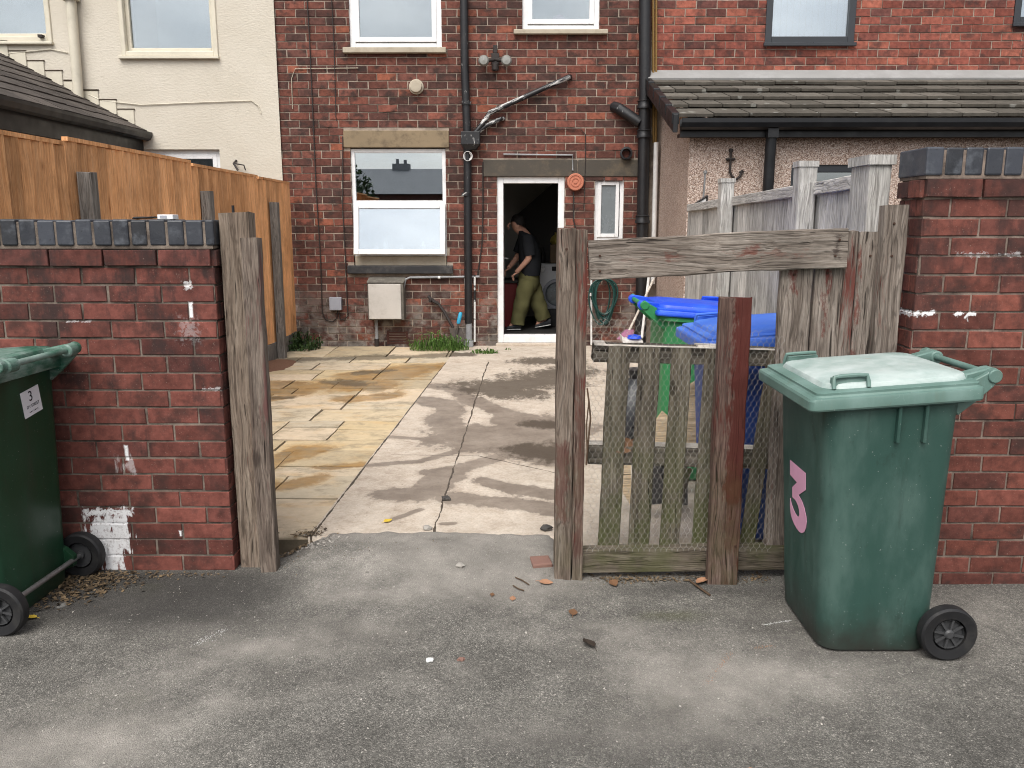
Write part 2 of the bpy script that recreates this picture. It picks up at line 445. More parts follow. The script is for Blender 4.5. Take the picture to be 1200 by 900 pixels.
def simple(name, col, rough=0.5, spec=0.4, metal=0.0, dirt=0.0, dirtcol=(0.1, 0.09, 0.08), scale=8.0, bump=0.0):
    k = Mat(name, rough, spec); o = k.obj()
    n = k.noise(o, scale, 6, 0.65)
    c = k.mix(0.5, col, k.ramp(n, [(0.3, 0.8), (0.7, 1.12)]), 'MULTIPLY')
    if dirt:
        c = k.mix(k.math('MULTIPLY', k.ss(k.noise(o, scale * 1.7, 7, 0.7), 0.46, 0.72), dirt), c, dirtcol)
    nm = k.bump(k.noise(o, scale * 12, 4, 0.6), bump, 0.003) if bump else None
    r = k.ramp(k.noise(o, scale * 2, 4), [(0.3, max(0.02, rough - 0.08)), (0.7, min(1, rough + 0.12))])
    return k.done(c, r, nm, metal)

M['upvc'] = simple('white_window_plastic', (0.76, 0.76, 0.76), 0.3, 0.5, dirt=0.12, scale=3)
M['upvc_cream'] = simple('cream_painted_frame', (0.60, 0.555, 0.45), 0.5, 0.3, dirt=0.15, scale=3)
M['upvc_dark'] = simple('anthracite_window_frame', (0.026, 0.029, 0.034), 0.35, 0.5, scale=3)
M['stone'] = simple('buff_stone_lintel', (0.235, 0.18, 0.115), 0.9, 0.2, dirt=0.75, dirtcol=(0.07, 0.055, 0.042), scale=3.2, bump=0.5)
M['stone_dark'] = simple('sooty_stone_lintel', (0.075, 0.066, 0.055), 0.9, 0.2, dirt=0.6, dirtcol=(0.16, 0.125, 0.085), scale=2.6, bump=0.5)
M['sill_dark'] = simple('black_painted_sill', (0.022, 0.022, 0.024), 0.6, 0.4, dirt=0.25, dirtcol=(0.2, 0.18, 0.16), scale=5, bump=0.3)
M['render_sill'] = simple('stained_cream_sill', (0.42, 0.37, 0.29), 0.85, 0.2, dirt=0.5, dirtcol=(0.24, 0.19, 0.13), scale=4, bump=0.2)
M['rubber'] = simple('black_rubber', (0.012, 0.012, 0.013), 0.62, 0.35, dirt=0.35, dirtcol=(0.05, 0.047, 0.042), scale=9, bump=0.2)
M['hub'] = simple('dark_plastic_hub', (0.045, 0.046, 0.048), 0.45, 0.4, dirt=0.2, dirtcol=(0.07, 0.065, 0.06), scale=9)
M['steel'] = simple('dull_steel', (0.28, 0.28, 0.28), 0.45, 0.5, 0.8, dirt=0.3, scale=9)
M['galv'] = simple('galvanised_wire', (0.30, 0.285, 0.26), 0.6, 0.4, 0.0, scale=20)
M['grey_plastic'] = simple('grey_plastic_box', (0.32, 0.33, 0.37), 0.45, 0.4, scale=5)
M['grey_pipe'] = simple('grey_plastic_pipe', (0.26, 0.265, 0.275), 0.5, 0.4, dirt=0.4, scale=6)
M['white_pipe'] = simple('white_plastic_pipe', (0.7, 0.69, 0.67), 0.45, 0.4, dirt=0.15, scale=6)
M['cable'] = simple('dark_cable', (0.03, 0.024, 0.022), 0.6, 0.3, scale=10)
M['black'] = simple('black_gutter_plastic', (0.0075, 0.008, 0.0095), 0.38, 0.4, dirt=0.2, dirtcol=(0.03, 0.03, 0.03), scale=4)
M['meter'] = simple('meter_cupboard_paint', (0.5, 0.47, 0.43), 0.75, 0.3, dirt=0.4, dirtcol=(0.27, 0.24, 0.2), scale=3.5, bump=0.2)
M['meter_side'] = simple('meter_cupboard_side', (0.11, 0.10, 0.085), 0.8, 0.3, dirt=0.6, dirtcol=(0.26, 0.24, 0.2), scale=8, bump=0.2)
M['orange'] = simple('orange_plastic_disc', (0.46, 0.17, 0.105), 0.6, 0.3, dirt=0.2, dirtcol=(0.3, 0.09, 0.05), scale=12)
M['airbrick'] = simple('terracotta_vent', (0.07, 0.03, 0.024), 0.85, 0.2, scale=12)
M['hose'] = simple('green_hose', (0.01, 0.05, 0.043), 0.45, 0.4, scale=8)
M['lead'] = simple('grey_lead_flashing', (0.25, 0.247, 0.24), 0.65, 0.3, dirt=0.4, dirtcol=(0.36, 0.36, 0.36), scale=2.5)
M['spade'] = simple('rusty_blade', (0.055, 0.045, 0.038), 0.7, 0.4, 0.2, dirt=0.5, dirtcol=(0.12, 0.08, 0.055), scale=12)
M['bluegrip'] = simple('blue_rubber_grip', (0.03, 0.30, 0.48), 0.5, 0.4, scale=10)
M['soil'] = simple('soil', (0.05, 0.035, 0.024), 1.0, 0.1, dirt=0.5, dirtcol=(0.1, 0.07, 0.05), scale=30, bump=0.8)
M['soil_red'] = simple('reddish_dirt', (0.17, 0.095, 0.065), 1.0, 0.1, dirt=0.5, dirtcol=(0.08, 0.05, 0.035), scale=30, bump=0.8)
M['lamp_glass'] = simple('floodlight_lens', (0.24, 0.24, 0.22), 0.2, 0.6, scale=10)
M['lead_pale'] = simple('pale_step_flashing', (0.55, 0.53, 0.49), 0.7, 0.3, dirt=0.4, dirtcol=(0.3, 0.29, 0.28), scale=5)
M['rust'] = simple('rusty_nail', (0.05, 0.025, 0.016), 0.8, 0.3, scale=60)
M['gold'] = simple('brown_gas_pipe', (0.22, 0.13, 0.04), 0.6, 0.3, scale=10)
M['plum_wall'] = simple('interior_paint', (0.55, 0.54, 0.50), 0.9, 0.1, scale=2)
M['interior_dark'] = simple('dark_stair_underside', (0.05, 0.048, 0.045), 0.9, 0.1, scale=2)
M['interior_floor'] = simple('dark_kitchen_floor', (0.035, 0.033, 0.032), 0.5, 0.3, scale=4)
M['curtain'] = simple('pale_curtain', (0.72, 0.73, 0.75), 0.9, 0.1, scale=3)
M['white_enamel'] = simple('white_enamel', (0.62, 0.63, 0.65), 0.35, 0.5, scale=3)
M['red_cab'] = simple('dark_red_cabinet', (0.16, 0.012, 0.012), 0.5, 0.4, scale=3)
M['yellow'] = simple('dull_yellow_plastic', (0.35, 0.28, 0.06), 0.6, 0.3, scale=5)
M['card'] = simple('brown_cardboard', (0.18, 0.13, 0.085), 0.85, 0.2, scale=6)
M['skin'] = simple('skin', (0.50, 0.27, 0.19), 0.55, 0.35, scale=12)
M['hair'] = simple('dark_hair', (0.012, 0.010, 0.009), 0.6, 0.3, scale=60, bump=0.6)
M['tshirt'] = simple('charcoal_cotton', (0.020, 0.021, 0.024), 0.95, 0.1, scale=14, bump=0.3)
M['trouser'] = simple('olive_cotton', (0.13, 0.122, 0.055), 0.95, 0.1, scale=9, bump=0.4)
M['shoe'] = simple('dark_grey_shoe', (0.05, 0.052, 0.058), 0.7, 0.3, scale=20)
M['sole'] = simple('white_shoe_sole', (0.55, 0.55, 0.53), 0.7, 0.3, scale=20)
M['sticker'] = simple('white_sticker', (0.75, 0.74, 0.77), 0.5, 0.4, scale=10)
M['ink'] = simple('black_ink', (0.02, 0.02, 0.025), 0.6, 0.3)
M['pink'] = simple('pink_vinyl', (0.72, 0.37, 0.52), 0.45, 0.4, dirt=0.1, scale=6)
M['slate_bit'] = simple('broken_slate', (0.05, 0.047, 0.044), 0.7, 0.3, dirt=0.5, dirtcol=(0.2, 0.17, 0.14), scale=14, bump=0.5)
M['purple'] = simple('purple_bristles', (0.30, 0.13, 0.21), 0.8, 0.2, scale=40, bump=0.6)
M['bagplastic'] = simple('black_bag_plastic', (0.009, 0.01, 0.013), 0.35, 0.5, scale=6, bump=0.9)
M['brickbit'] = simple('brick_fragment', (0.22, 0.125, 0.10), 0.9, 0.2, dirt=0.3, scale=20, bump=0.5)
M['peach'] = simple('orange_leaf', (0.34, 0.18, 0.105), 0.7, 0.3, scale=30)
M['yleaf'] = simple('yellow_leaf', (0.60, 0.42, 0.05), 0.7, 0.3, scale=30)
M['bleaf'] = simple('brown_leaf', (0.16, 0.085, 0.045), 0.8, 0.2, scale=30)
M['dleaf'] = simple('dark_leaf', (0.035, 0.026, 0.02), 0.8, 0.2, scale=30)
M['twig'] = simple('dead_twig', (0.09, 0.06, 0.04), 0.9, 0.1, scale=30)
M['stonechip'] = simple('stone_chip', (0.32, 0.30, 0.27), 0.9, 0.2, scale=30)
M['whitechip'] = simple('white_chip', (0.6, 0.6, 0.58), 0.9, 0.2, scale=30)

def mat_pipe(name, white=0.5):
    k = Mat(name, 0.4, 0.5); p = k.pos()
    c = k.mix(0.5, (0.009, 0.009, 0.0105), k.ramp(k.noise(p, 12, 5), [(0.3, 0.6), (0.7, 1.5)]), 'MULTIPLY')
    pv = k.map(k.map(p, rot=(0, 0.42, 0)), (0.22, 1, 1)) if white > 1 else k.map(p, (1, 1, 0.3))
    m = k.ss(k.noise(pv, 26, 7, 0.72), 0.72 - 0.16 * white, 0.80 - 0.16 * white)
    c = k.mix(m, c, (0.50, 0.49, 0.47))
    d = k.ss(k.noise(p, 7, 6, 0.7), 0.5, 0.7)
    c = k.mix(k.math('MULTIPLY', d, 0.35), c, (0.035, 0.031, 0.028))
    return k.done(c, 0.45, k.bump(k.noise(p, 60, 4), 0.3, 0.003))
M['pipe'] = mat_pipe('flaking_black_pipe', 0.55)
M['pipe_flaky'] = mat_pipe('badly_flaking_pipe', 1.3)
M['pipe_clean'] = mat_pipe('black_iron_pipe', 0.1)

def mat_banded():
    k = Mat('flaking_white_pipe', 0.5, 0.4); p = k.pos()
    m = k.ss(k.noise(k.map(p, (0.5, 0.5, 1)), 7, 4, 0.6), 0.5, 0.54)
    return k.done(k.mix(m, (0.66, 0.65, 0.63), (0.02, 0.02, 0.02)), 0.5)
M['pipe_banded'] = mat_banded()

def mat_render():
    k = Mat('cream_render', 0.92, 0.15); p = k.pos()
    c = k.ramp(k.noise(p, 1.3, 6, 0.6), [(0.3, (0.52, 0.475, 0.395)), (0.7, (0.585, 0.54, 0.46))])
    v = k.noise(k.map(p, (3, 3, 0.35)), 1.2, 5, 0.6)
    c = k.mix(k.math('MULTIPLY', k.ss(v, 0.52, 0.75), 0.16), c, (0.48, 0.41, 0.31))
    cr = k.vor(k.vadd(p, k.vscale(k.noise(p, 2.5, 4, 0.6, color=True), 0.5)), 0.9, 'Distance', 'DISTANCE_TO_EDGE')
    c = k.mix(k.math('MULTIPLY', k.ss(cr, 0.004, 0.001), 0.12), c, (0.25, 0.2, 0.15))
    h = k.noise(k.map(p, (1, 1, 1.8)), 26, 6, 0.6)
    return k.done(c, 0.93, k.bump(h, 0.5, 0.012))
M['render'] = mat_render()

def mat_pebble():
    k = Mat('pebbledash', 0.9, 0.2); p = k.pos()
    vc = k.vor(p, 105, 'Color'); vd = k.vor(p, 105)
    s = k.sep(vc)
    c = k.ramp(s['X'], [(0, (0.20, 0.135, 0.10)), (0.25, (0.42, 0.31, 0.25)), (0.65, (0.55, 0.43, 0.36)), (1, (0.70, 0.60, 0.53))])
    c = k.mix(k.math('MULTIPLY', k.ss(vd, 0.45, 0.85), 0.8), c, (0.15, 0.10, 0.08))
    c = k.mix(0.6, c, k.ramp(k.noise(p, 1.6, 5, 0.6), [(0.3, 0.78), (0.7, 1.12)]), 'MULTIPLY')
    h = k.math('SUBTRACT', 1.0, vd)
    return k.done(c, 0.9, k.bump(h, 0.7, 0.006))
M['pebble'] = mat_pebble()

def mat_tile(name, base, light, lichen=True):
    k = Mat(name, 0.85, 0.25); p = k.pos(); a = k.sep(k.attr())
    off = k.vadd(p, k.vscale(k.attr(), 5))
    c = k.mix(a['X'], base, light)
    c = k.mix(0.7, c, k.ramp(k.noise(off, 9, 6, 0.65), [(0.3, 0.6), (0.7, 1.3)]), 'MULTIPLY')
    c = k.mix(k.math('MULTIPLY', k.ss(k.noise(p, 28, 6, 0.7), 0.58, 0.68), 0.7), c, (0.03, 0.028, 0.022))
    if lichen:
        l = k.ss(k.vor(k.vadd(p, k.vscale(k.noise(p, 30, 4, 0.6, color=True), 0.05)), 4.2), 0.16, 0.10)
        c = k.mix(k.math('MULTIPLY', l, 0.45), c, (0.42, 0.42, 0.38))
    return k.done(c, 0.9, k.bump(k.noise(off, 60, 4), 0.4, 0.004))
M['tile'] = mat_tile('mossy_concrete_tile', (0.072, 0.064, 0.052), (0.125, 0.112, 0.094))
M['tile_brown'] = mat_tile('brown_concrete_tile', (0.052, 0.043, 0.038), (0.095, 0.08, 0.07), False)

def mat_plastic(name, base, fade=(0.3, 0.4, 0.38), fade_amt=0.3, rough=0.45, dirt=(0.03, 0.03, 0.025), dirt_low=0.0, streak=0.3, whiten=0.0):
    k = Mat(name, rough, 0.45); o = k.obj()
    n = k.noise(k.map(o, (1, 1, 0.4)), 7, 6, 0.62)
    c = k.mix(k.math('MULTIPLY', k.ss(n, 0.4, 0.75), fade_amt), base, fade)
    st = k.noise(k.map(o, (18, 18, 1.5)), 1.0, 5, 0.65)
    c = k.mix(k.math('MULTIPLY', k.ss(st, 0.55, 0.8), streak), c, dirt)
    if dirt_low:
        z = k.sep(o)['Z']
        m = k.math('MULTIPLY', k.ss(k.math('ADD', z, k.math('MULTIPLY', k.noise(o, 6, 5, 0.65), 0.34)), 0.40, 0.10), dirt_low)
        c = k.mix(m, c, (0.022, 0.02, 0.016))
    sc = k.ss(k.noise(k.map(o, (4, 4, 4), rot=(0.4, 0.2, 0.6)), 12, 3, 0.5, 3.0), 0.70, 0.715)
    c = k.mix(k.math('MULTIPLY', sc, 0.35), c, dirt)
    gr = k.ss(k.noise(k.map(o, (1, 1, 0.5)), 11, 8, 0.75), 0.55, 0.70)
    c = k.mix(k.math('MULTIPLY', gr, streak * 0.7), c, dirt)
    s2 = k.ss(k.math('ABSOLUTE', k.math('SUBTRACT', k.noise(k.map(o, (2, 2, 1.2), rot=(0.3, 0.5, 0.2)), 5, 2, 0.4, 1.5), 0.5)), 0.0035, 0.001)
    s2 = k.math('MULTIPLY', s2, k.ss(k.noise(o, 6, 2), 0.52, 0.62))
    c = k.mix(k.math('MULTIPLY', s2, 0.5), c, fade)
    ck = k.ss(k.noise(o, 110, 2, 0.5), 0.72, 0.76)
    c = k.mix(k.math('MULTIPLY', ck, 0.4), c, (0.4, 0.42, 0.4))
    if whiten:
        q = k.ss(k.noise(k.map(o, (1.2, 1.2, 4)), 4.5, 7, 0.68), 0.36, 0.66)
        c = k.mix(k.math('MULTIPLY', q, whiten), c, (0.60, 0.635, 0.62))
        b = k.ss(k.noise(o, 9, 6, 0.7), 0.62, 0.7)
        c = k.mix(k.math('MULTIPLY', b, 0.45), c, (0.30, 0.22, 0.15))
    return k.done(c, k.ramp(n, [(0.3, rough - 0.08), (0.7, rough + 0.15)]), k.bump(k.noise(o, 90, 4), 0.12, 0.002))
M['bin_green'] = mat_plastic('faded_green_bin', (0.025, 0.066, 0.053), (0.070, 0.125, 0.106), 0.75, 0.5, dirt_low=0.95, streak=0.7, dirt=(0.014, 0.027, 0.021))
M['bin_green_lid'] = mat_plastic('chalky_green_lid', (0.098, 0.172, 0.147), (0.18, 0.27, 0.245), 0.6, 0.5, streak=0.45, dirt=(0.11, 0.14, 0.105))
M['bin_green_top'] = mat_plastic('pale_glare_lid_top', (0.27, 0.355, 0.33), (0.42, 0.49, 0.475), 0.8, 0.42, streak=0.4, dirt=(0.22, 0.25, 0.205), whiten=0.42)  # sky glare on the lid top painted in as a paler colour
M['bin_dark'] = mat_plastic('dark_green_bin', (0.007, 0.042, 0.019), (0.02, 0.08, 0.042), 0.7, 0.38, dirt_low=0.6, streak=0.5)
M['bin_dark_lid'] = mat_plastic('dark_green_bin_lid', (0.015, 0.085, 0.052), (0.12, 0.25, 0.19), 0.55, 0.5, whiten=0.3)
M['bin_lime'] = mat_plastic('bright_green_bin', (0.022, 0.20, 0.062), (0.06, 0.28, 0.11), 0.5, 0.5)
M['bin_blue_lid'] = mat_plastic('bright_blue_lid', (0.010, 0.065, 0.60), (0.04, 0.16, 0.72), 0.5, 0.4, streak=0.05)
M['bin_blue'] = mat_plastic('blue_bin', (0.012, 0.055, 0.27), (0.03, 0.1, 0.36), 0.4, 0.5)
M['bin_paleblue'] = mat_plastic('faded_blue_lid', (0.035, 0.125, 0.53), (0.10, 0.23, 0.64), 0.7, 0.5, streak=0.1)

def mat_glass(name, refl=0.22, tint=(0.75, 0.8, 0.82), frost=0.0):
    m = bpy.data.materials.new(name); m.use_nodes = True
    nt = m.node_tree; nt.nodes.clear()
    out = nt.nodes.new('ShaderNodeOutputMaterial'); mx = nt.nodes.new('ShaderNodeMixShader')
    tr = nt.nodes.new('ShaderNodeBsdfTransparent'); gl = nt.nodes.new('ShaderNodeBsdfGlossy')
    fr = nt.nodes.new('ShaderNodeFresnel'); fr.inputs[0].default_value = 1.5
    ma = nt.nodes.new('ShaderNodeMath'); ma.operation = 'ADD'; ma.inputs[1].default_value = refl
    tr.inputs[0].default_value = (*tint, 1); gl.inputs['Roughness'].default_value = frost
    gl.inputs['Color'].default_value = (0.92, 0.97, 1.0, 1)
    nt.links.new(fr.outputs[0], ma.inputs[0]); nt.links.new(ma.outputs[0], mx.inputs[0])
    nt.links.new(tr.outputs[0], mx.inputs[1]); nt.links.new(gl.outputs[0], mx.inputs[2])
    nt.links.new(mx.outputs[0], out.inputs[0])
    return m
M['glass'] = mat_glass('window_glass', 0.2)
M['glass_bright'] = mat_glass('double_glazing', 0.36)
M['glass_frost'] = simple('frosted_glass', (0.16, 0.18, 0.19), 0.25, 0.7, scale=5)

def mat_asphalt():
    k = Mat('worn_tarmac', 0.93, 0.2); p = k.pos(); t = k.sep(k.attr('tone'))
    vc = k.sep(k.vor(p, 270, 'Color')); vd = k.vor(p, 270)
    agg = k.ramp(vc['X'], [(0, (0.072, 0.069, 0.062)), (0.5, (0.122, 0.116, 0.104)), (0.85, (0.165, 0.157, 0.14)), (1, (0.27, 0.252, 0.225))])
    vb = k.sep(k.vor(p, 95, 'Color'))
    agg = k.mix(0.5, agg, k.ramp(vb['Y'], [(0, 0.7), (0.6, 1.0), (0.9, 1.2), (1, 1.5)]), 'MULTIPLY')
    n1 = k.noise(p, 1.6, 6, 0.62); n2 = k.noise(p, 7, 7, 0.68)
    f = k.math('ADD', t['X'], k.math('MULTIPLY', k.math('SUBTRACT', n2, 0.5), 0.9))
    dust = k.mix(k.noise(p, 220, 2), (0.215, 0.20, 0.178), (0.33, 0.305, 0.272))
    c = k.mix(k.math('MULTIPLY', k.ss(f, 0.15, 0.95), 0.72), agg, dust)
    c = k.mix(0.8, c, k.ramp(n1, [(0.3, 0.72), (0.7, 1.28)]), 'MULTIPLY')
    c = k.mix(0.75, c, k.ramp(k.noise(p, 5.5, 8, 0.7), [(0.3, 0.68), (0.5, 1.0), (0.7, 1.34)]), 'MULTIPLY')
    ds = k.ss(k.noise(p, 33, 3, 0.6), 0.67, 0.74)
    c = k.mix(k.math('MULTIPLY', ds, 0.55), c, (0.045, 0.042, 0.036))
    fd = k.math('ADD', t['Z'], k.math('MULTIPLY', k.math('SUBTRACT', n2, 0.5), 1.0))
    c = k.mix(k.math('MULTIPLY', k.ss(fd, 0.1, 1.1), 0.78), c, (0.036, 0.034, 0.032))
    fm = k.math('ADD', t['Y'], k.math('MULTIPLY', k.math('SUBTRACT', n2, 0.5), 0.9))
    c = k.mix(k.math('MULTIPLY', k.ss(fm, 0.25, 1.0), 0.45), c, (0.07, 0.075, 0.03))
    sp = k.ss(k.noise(p, 95, 2, 0.4), 0.725, 0.75)
    c = k.mix(k.math('MULTIPLY', sp, 0.8), c, (0.42, 0.39, 0.35))
    wp = k.ss(k.vor(k.vadd(p, k.vscale(k.noise(p, 14, 3, .6, color=True), .12)), 1.7), 0.055, 0.03)
    c = k.mix(k.math('MULTIPLY', wp, 0.35), c, (0.40, 0.39, 0.37))
    h = k.math('ADD', k.math('MULTIPLY', k.math('SUBTRACT', 1.0, vd), 1.0), k.math('MULTIPLY', n2, 1.5))
    return k.done(c, 0.95, k.bump(h, 0.6, 0.004))
M['asphalt'] = mat_asphalt()

def mat_concrete():
    k = Mat('yard_concrete', 0.9, 0.25); p = k.pos(); t = k.sep(k.attr('tone'))
    n1 = k.noise(p, 1.5, 6, 0.62); n2 = k.noise(p, 10, 8, 0.7); n3 = k.noise(p, 90, 3, 0.6)
    c = k.ramp(n2, [(0.3, (0.37, 0.305, 0.24)), (0.5, (0.485, 0.415, 0.34)), (0.7, (0.565, 0.50, 0.42))])
    c = k.mix(0.6, c, k.ramp(n1, [(0.3, 0.82), (0.7, 1.14)]), 'MULTIPLY')
    c = k.mix(0.5, c, k.ramp(n3, [(0.3, 0.72), (0.7, 1.2)]), 'MULTIPLY')
    wv = k.math('ADD', t['X'], k.math('MULTIPLY', k.math('SUBTRACT', k.noise(k.map(p, (1, 0.6, 1)), 6, 9, 0.74), 0.5), 1.5))
    wv = k.math('ADD', wv, k.math('MULTIPLY', k.math('SUBTRACT', k.noise(p, 26, 6, 0.75), 0.5), 0.45))
    wet = k.ss(wv, 0.37, 0.44)
    oil = k.ss(k.math('ADD', t['Y'], k.math('MULTIPLY', k.math('SUBTRACT', k.noise(k.map(p, (1.6, 0.8, 1)), 8, 9, 0.75), 0.5), 1.7)), 0.3, 0.7)
    damp = k.ramp(n2, [(0.3, (0.155, 0.125, 0.10)), (0.7, (0.235, 0.192, 0.155))])
    fringe = k.ss(wv, 0.12, 0.42)
    c = k.mix(k.math('MULTIPLY', fringe, 0.28), c, damp)
    c = k.mix(k.math('MULTIPLY', wet, k.ramp(k.noise(p, 3.5, 6, 0.65), [(0.35, 0.62), (0.65, 0.98)])), c, damp)
    c = k.mix(k.math('MULTIPLY', oil, 0.85), c, (0.06, 0.045, 0.032))
    c = k.mix(k.math('MULTIPLY', k.ss(k.noise(p, 70, 2, 0.4), 0.72, 0.75), 0.7), c, (0.12, 0.1, 0.085))
    o3 = k.sep(p)
    def line(P0, P1, half, along='Y', wob=0.012, lo=None):
        """thin straight crack between two ground points"""
        A, B = ('X', 'Y') if along == 'Y' else ('Y', 'X')
        ia, ib = (0, 1) if along == 'Y' else (1, 0)
        sl = (P1[ia] - P0[ia]) / (P1[ib] - P0[ib])
        e = k.math('ADD', k.math('SUBTRACT', k.math('SUBTRACT', o3[A], P0[ia]), k.math('MULTIPLY', k.math('SUBTRACT', o3[B], P0[ib]), sl)), k.math('MULTIPLY', k.math('SUBTRACT', k.noise(p, 4, 5, 0.6), 0.5), wob * 4))
        wd = k.math('MULTIPLY', k.ramp(k.noise(p, 9, 3, 0.6), [(0.35, 0.35), (0.65, 1.3)]), half)
        m = k.math('LESS_THAN', k.math('ABSOLUTE', e), wd)
        lo_, hi_ = sorted((P0[ib], P1[ib]))
        return k.math('MULTIPLY', m, k.math('MULTIPLY', k.math('GREATER_THAN', o3[B], lo_), k.math('LESS_THAN', o3[B], hi_)))
    q_ = lambda a, b: tuple(G(a, b, 0.05))[:2]
    jl = line(q_(572, 424), q_(507, 627), 0.006)
    for a_, b_, h_, al_ in ((q_(560, 534), q_(655, 555), 0.006, 'X'), (q_(458, 533), q_(560, 534), 0.003, 'X'), (q_(523, 424), q_(362, 632), 0.0065, 'Y')):
        jl = k.math('MAXIMUM', jl, line(a_, b_, h_, al_, 0.012 if h_ < 0.0062 else 0.002))
    c = k.mix(jl, c, (0.07, 0.055, 0.042))
    r = k.mix(wet, (0.92,) * 3, (0.55,) * 3)
    return k.done(c, k.sep(r)['X'], k.bump(k.math('ADD', n2, k.math('MULTIPLY', n3, 0.4)), 0.4, 0.006))
M['concrete'] = mat_concrete()

def mat_slab():
    k = Mat('sandstone_paving', 0.85, 0.25); p = k.pos(); t = k.sep(k.attr('tone')); a = k.sep(k.attr())
    off = k.vadd(p, k.vscale(k.attr(), 6))
    n1 = k.noise(k.map(off, (1, 2.2, 1)), 2.6, 6, 0.6, 0.6); n2 = k.noise(off, 12, 7, 0.7)
    c = k.ramp(a['X'], [(0, (0.40, 0.33, 0.225)), (0.3, (0.52, 0.41, 0.25)), (0.55, (0.54, 0.455, 0.33)), (0.8, (0.44, 0.38, 0.285)), (1, (0.57, 0.46, 0.33))])
    c = k.mix(k.math('MULTIPLY', k.ss(n1, 0.5, 0.74), 0.5), c, (0.50, 0.32, 0.14))
    c = k.mix(0.6, c, k.ramp(n2, [(0.3, 0.75), (0.7, 1.18)]), 'MULTIPLY')
    wv = k.math('ADD', t['X'], k.math('MULTIPLY', k.math('SUBTRACT', k.noise(k.map(p, (1, 0.6, 1)), 6, 9, 0.74), 0.5), 1.5))
    wv = k.math('ADD', wv, k.math('MULTIPLY', k.math('SUBTRACT', k.noise(p, 26, 6, 0.75), 0.5), 0.55))
    wet = k.ss(wv, 0.36, 0.58)
    damp = k.ramp(n1, [(0.35, (0.17, 0.10, 0.04)), (0.65, (0.31, 0.175, 0.055))])
    c = k.mix(k.math('MULTIPLY', k.ss(wv, 0.1, 0.45), 0.3), c, (0.46, 0.28, 0.10))
    c = k.mix(k.math('MULTIPLY', wet, k.ramp(k.noise(p, 5, 7, 0.7), [(0.35, 0.5), (0.65, 0.95)])), c, damp)
    oil = k.ss(k.math('ADD', t['Y'], k.math('MULTIPLY', k.math('SUBTRACT', k.noise(k.map(p, (1.6, 0.8, 1)), 8, 9, 0.75), 0.5), 1.6)), 0.3, 0.75)
    c = k.mix(k.math('MULTIPLY', oil, 0.7), c, (0.05, 0.042, 0.03))
    c = k.mix(k.math('MULTIPLY', k.ss(k.noise(k.map(p, (1, 1.5, 1)), 4.2, 9, 0.76), 0.48, 0.64), 0.6), c, (0.21, 0.18, 0.125))
    return k.done(c, k.sep(k.mix(wet, (0.88,) * 3, (0.55,) * 3))['X'], k.bump(k.math('ADD', n2, n1), 0.4, 0.006))
M['slab'] = mat_slab()
M['slate_roof'] = simple('dark_slate_roof', (0.26, 0.265, 0.275), 1.0, 0.0, scale=2)
M['jointdirt'] = simple('paving_joint', (0.13, 0.105, 0.075), 0.95, 0.1, dirt=0.5, dirtcol=(0.05, 0.045, 0.03), scale=6)

def mat_leaf(name, a, b):
    k = Mat(name, 0.6, 0.3)
    c = k.mix(k.sep(k.attr())['X'], a, b)
    return k.done(c)
M['weed'] = mat_leaf('weed_green', (0.05, 0.12, 0.02), (0.17, 0.30, 0.075))
M['ivy'] = mat_leaf('dark_weed_green', (0.015, 0.035, 0.01), (0.05, 0.09, 0.025))
M['litter'] = mat_leaf('litter', (0.035, 0.026, 0.018), (0.20, 0.14, 0.08))
M['grit'] = mat_leaf('grit', (0.14, 0.13, 0.115), (0.42, 0.39, 0.35))
# ================================================================== BUILDERS
YH = 10.07           # plane of the house fronts
YZ = 0.05            # level of the back yard
def H(px, py, Y=YH):
    q = P(px, py, Y); return q.x, q.z

def free_spans(u0, u1, w, openings):
    sp = [(u0, u1)]
    for (a, b, c, d) in openings:
        if c < w < d:
            ns = []
            for (s, e) in sp:
                if b <= s or a >= e: ns.append((s, e)); continue
                if a > s: ns.append((s, a))
                if b < e: ns.append((b, e))
            sp = ns
    return sp

def bricks(mb, place, u0, u1, w0, ncourse, course, L, joint, openings=(), rng=R, depth=0.025, ch=0.002, phase=0.0, proj=None, jit=0.0018, half_every=None, maxw=None):
    """courses of separate chamfered bricks; place(u,w,n) maps wall coordinates to the place"""
    for i in range(ncourse):
        a = w0 + i * course + joint / 2; b = a + course - joint
        if maxw and b > maxw: break
        off = (L / 2 if i % 2 else 0) + phase + rng.uniform(-0.008, 0.008)
        pr = proj.get(i, 0) if proj else 0
        for (s, e) in free_spans(u0, u1, (a + b) / 2, openings):
            k0 = math.floor((s - u0 - off) / L) - 1
            u = u0 + off + k0 * L
            while u < e:
                x0, x1 = max(u + joint / 2, s), min(u + L - joint / 2, e)
                if u < s + 1e-6: x0 = s
                u += L
                if x1 - x0 < 0.02: continue
                mb.col = (rng.random(), rng.random(), rng.random())
                dn = rng.uniform(-jit, jit) + pr
                j = lambda: rng.uniform(-jit, jit)
                q = [(x0 + j(), a + j()), (x1 + j(), a + j()), (x1 + j(), b + j()), (x0 + j(), b + j())]
                cx, cz = (x0 + x1) / 2, (a + b) / 2
                fr = [mb.vert(place(x + math.copysign(ch, cx - x), z + math.copysign(ch, cz - z), dn)) for x, z in q]
                ed = [mb.vert(place(x, z, dn - ch)) for x, z in q]
                bk = [mb.vert(place(x, z, -depth)) for x, z in q]
                mb.face(fr)
                for k in range(4):
                    k2 = (k + 1) % 4
                    mb.face((ed[k], ed[k2], fr[k2], fr[k])); mb.face((bk[k], bk[k2], ed[k2], ed[k]))

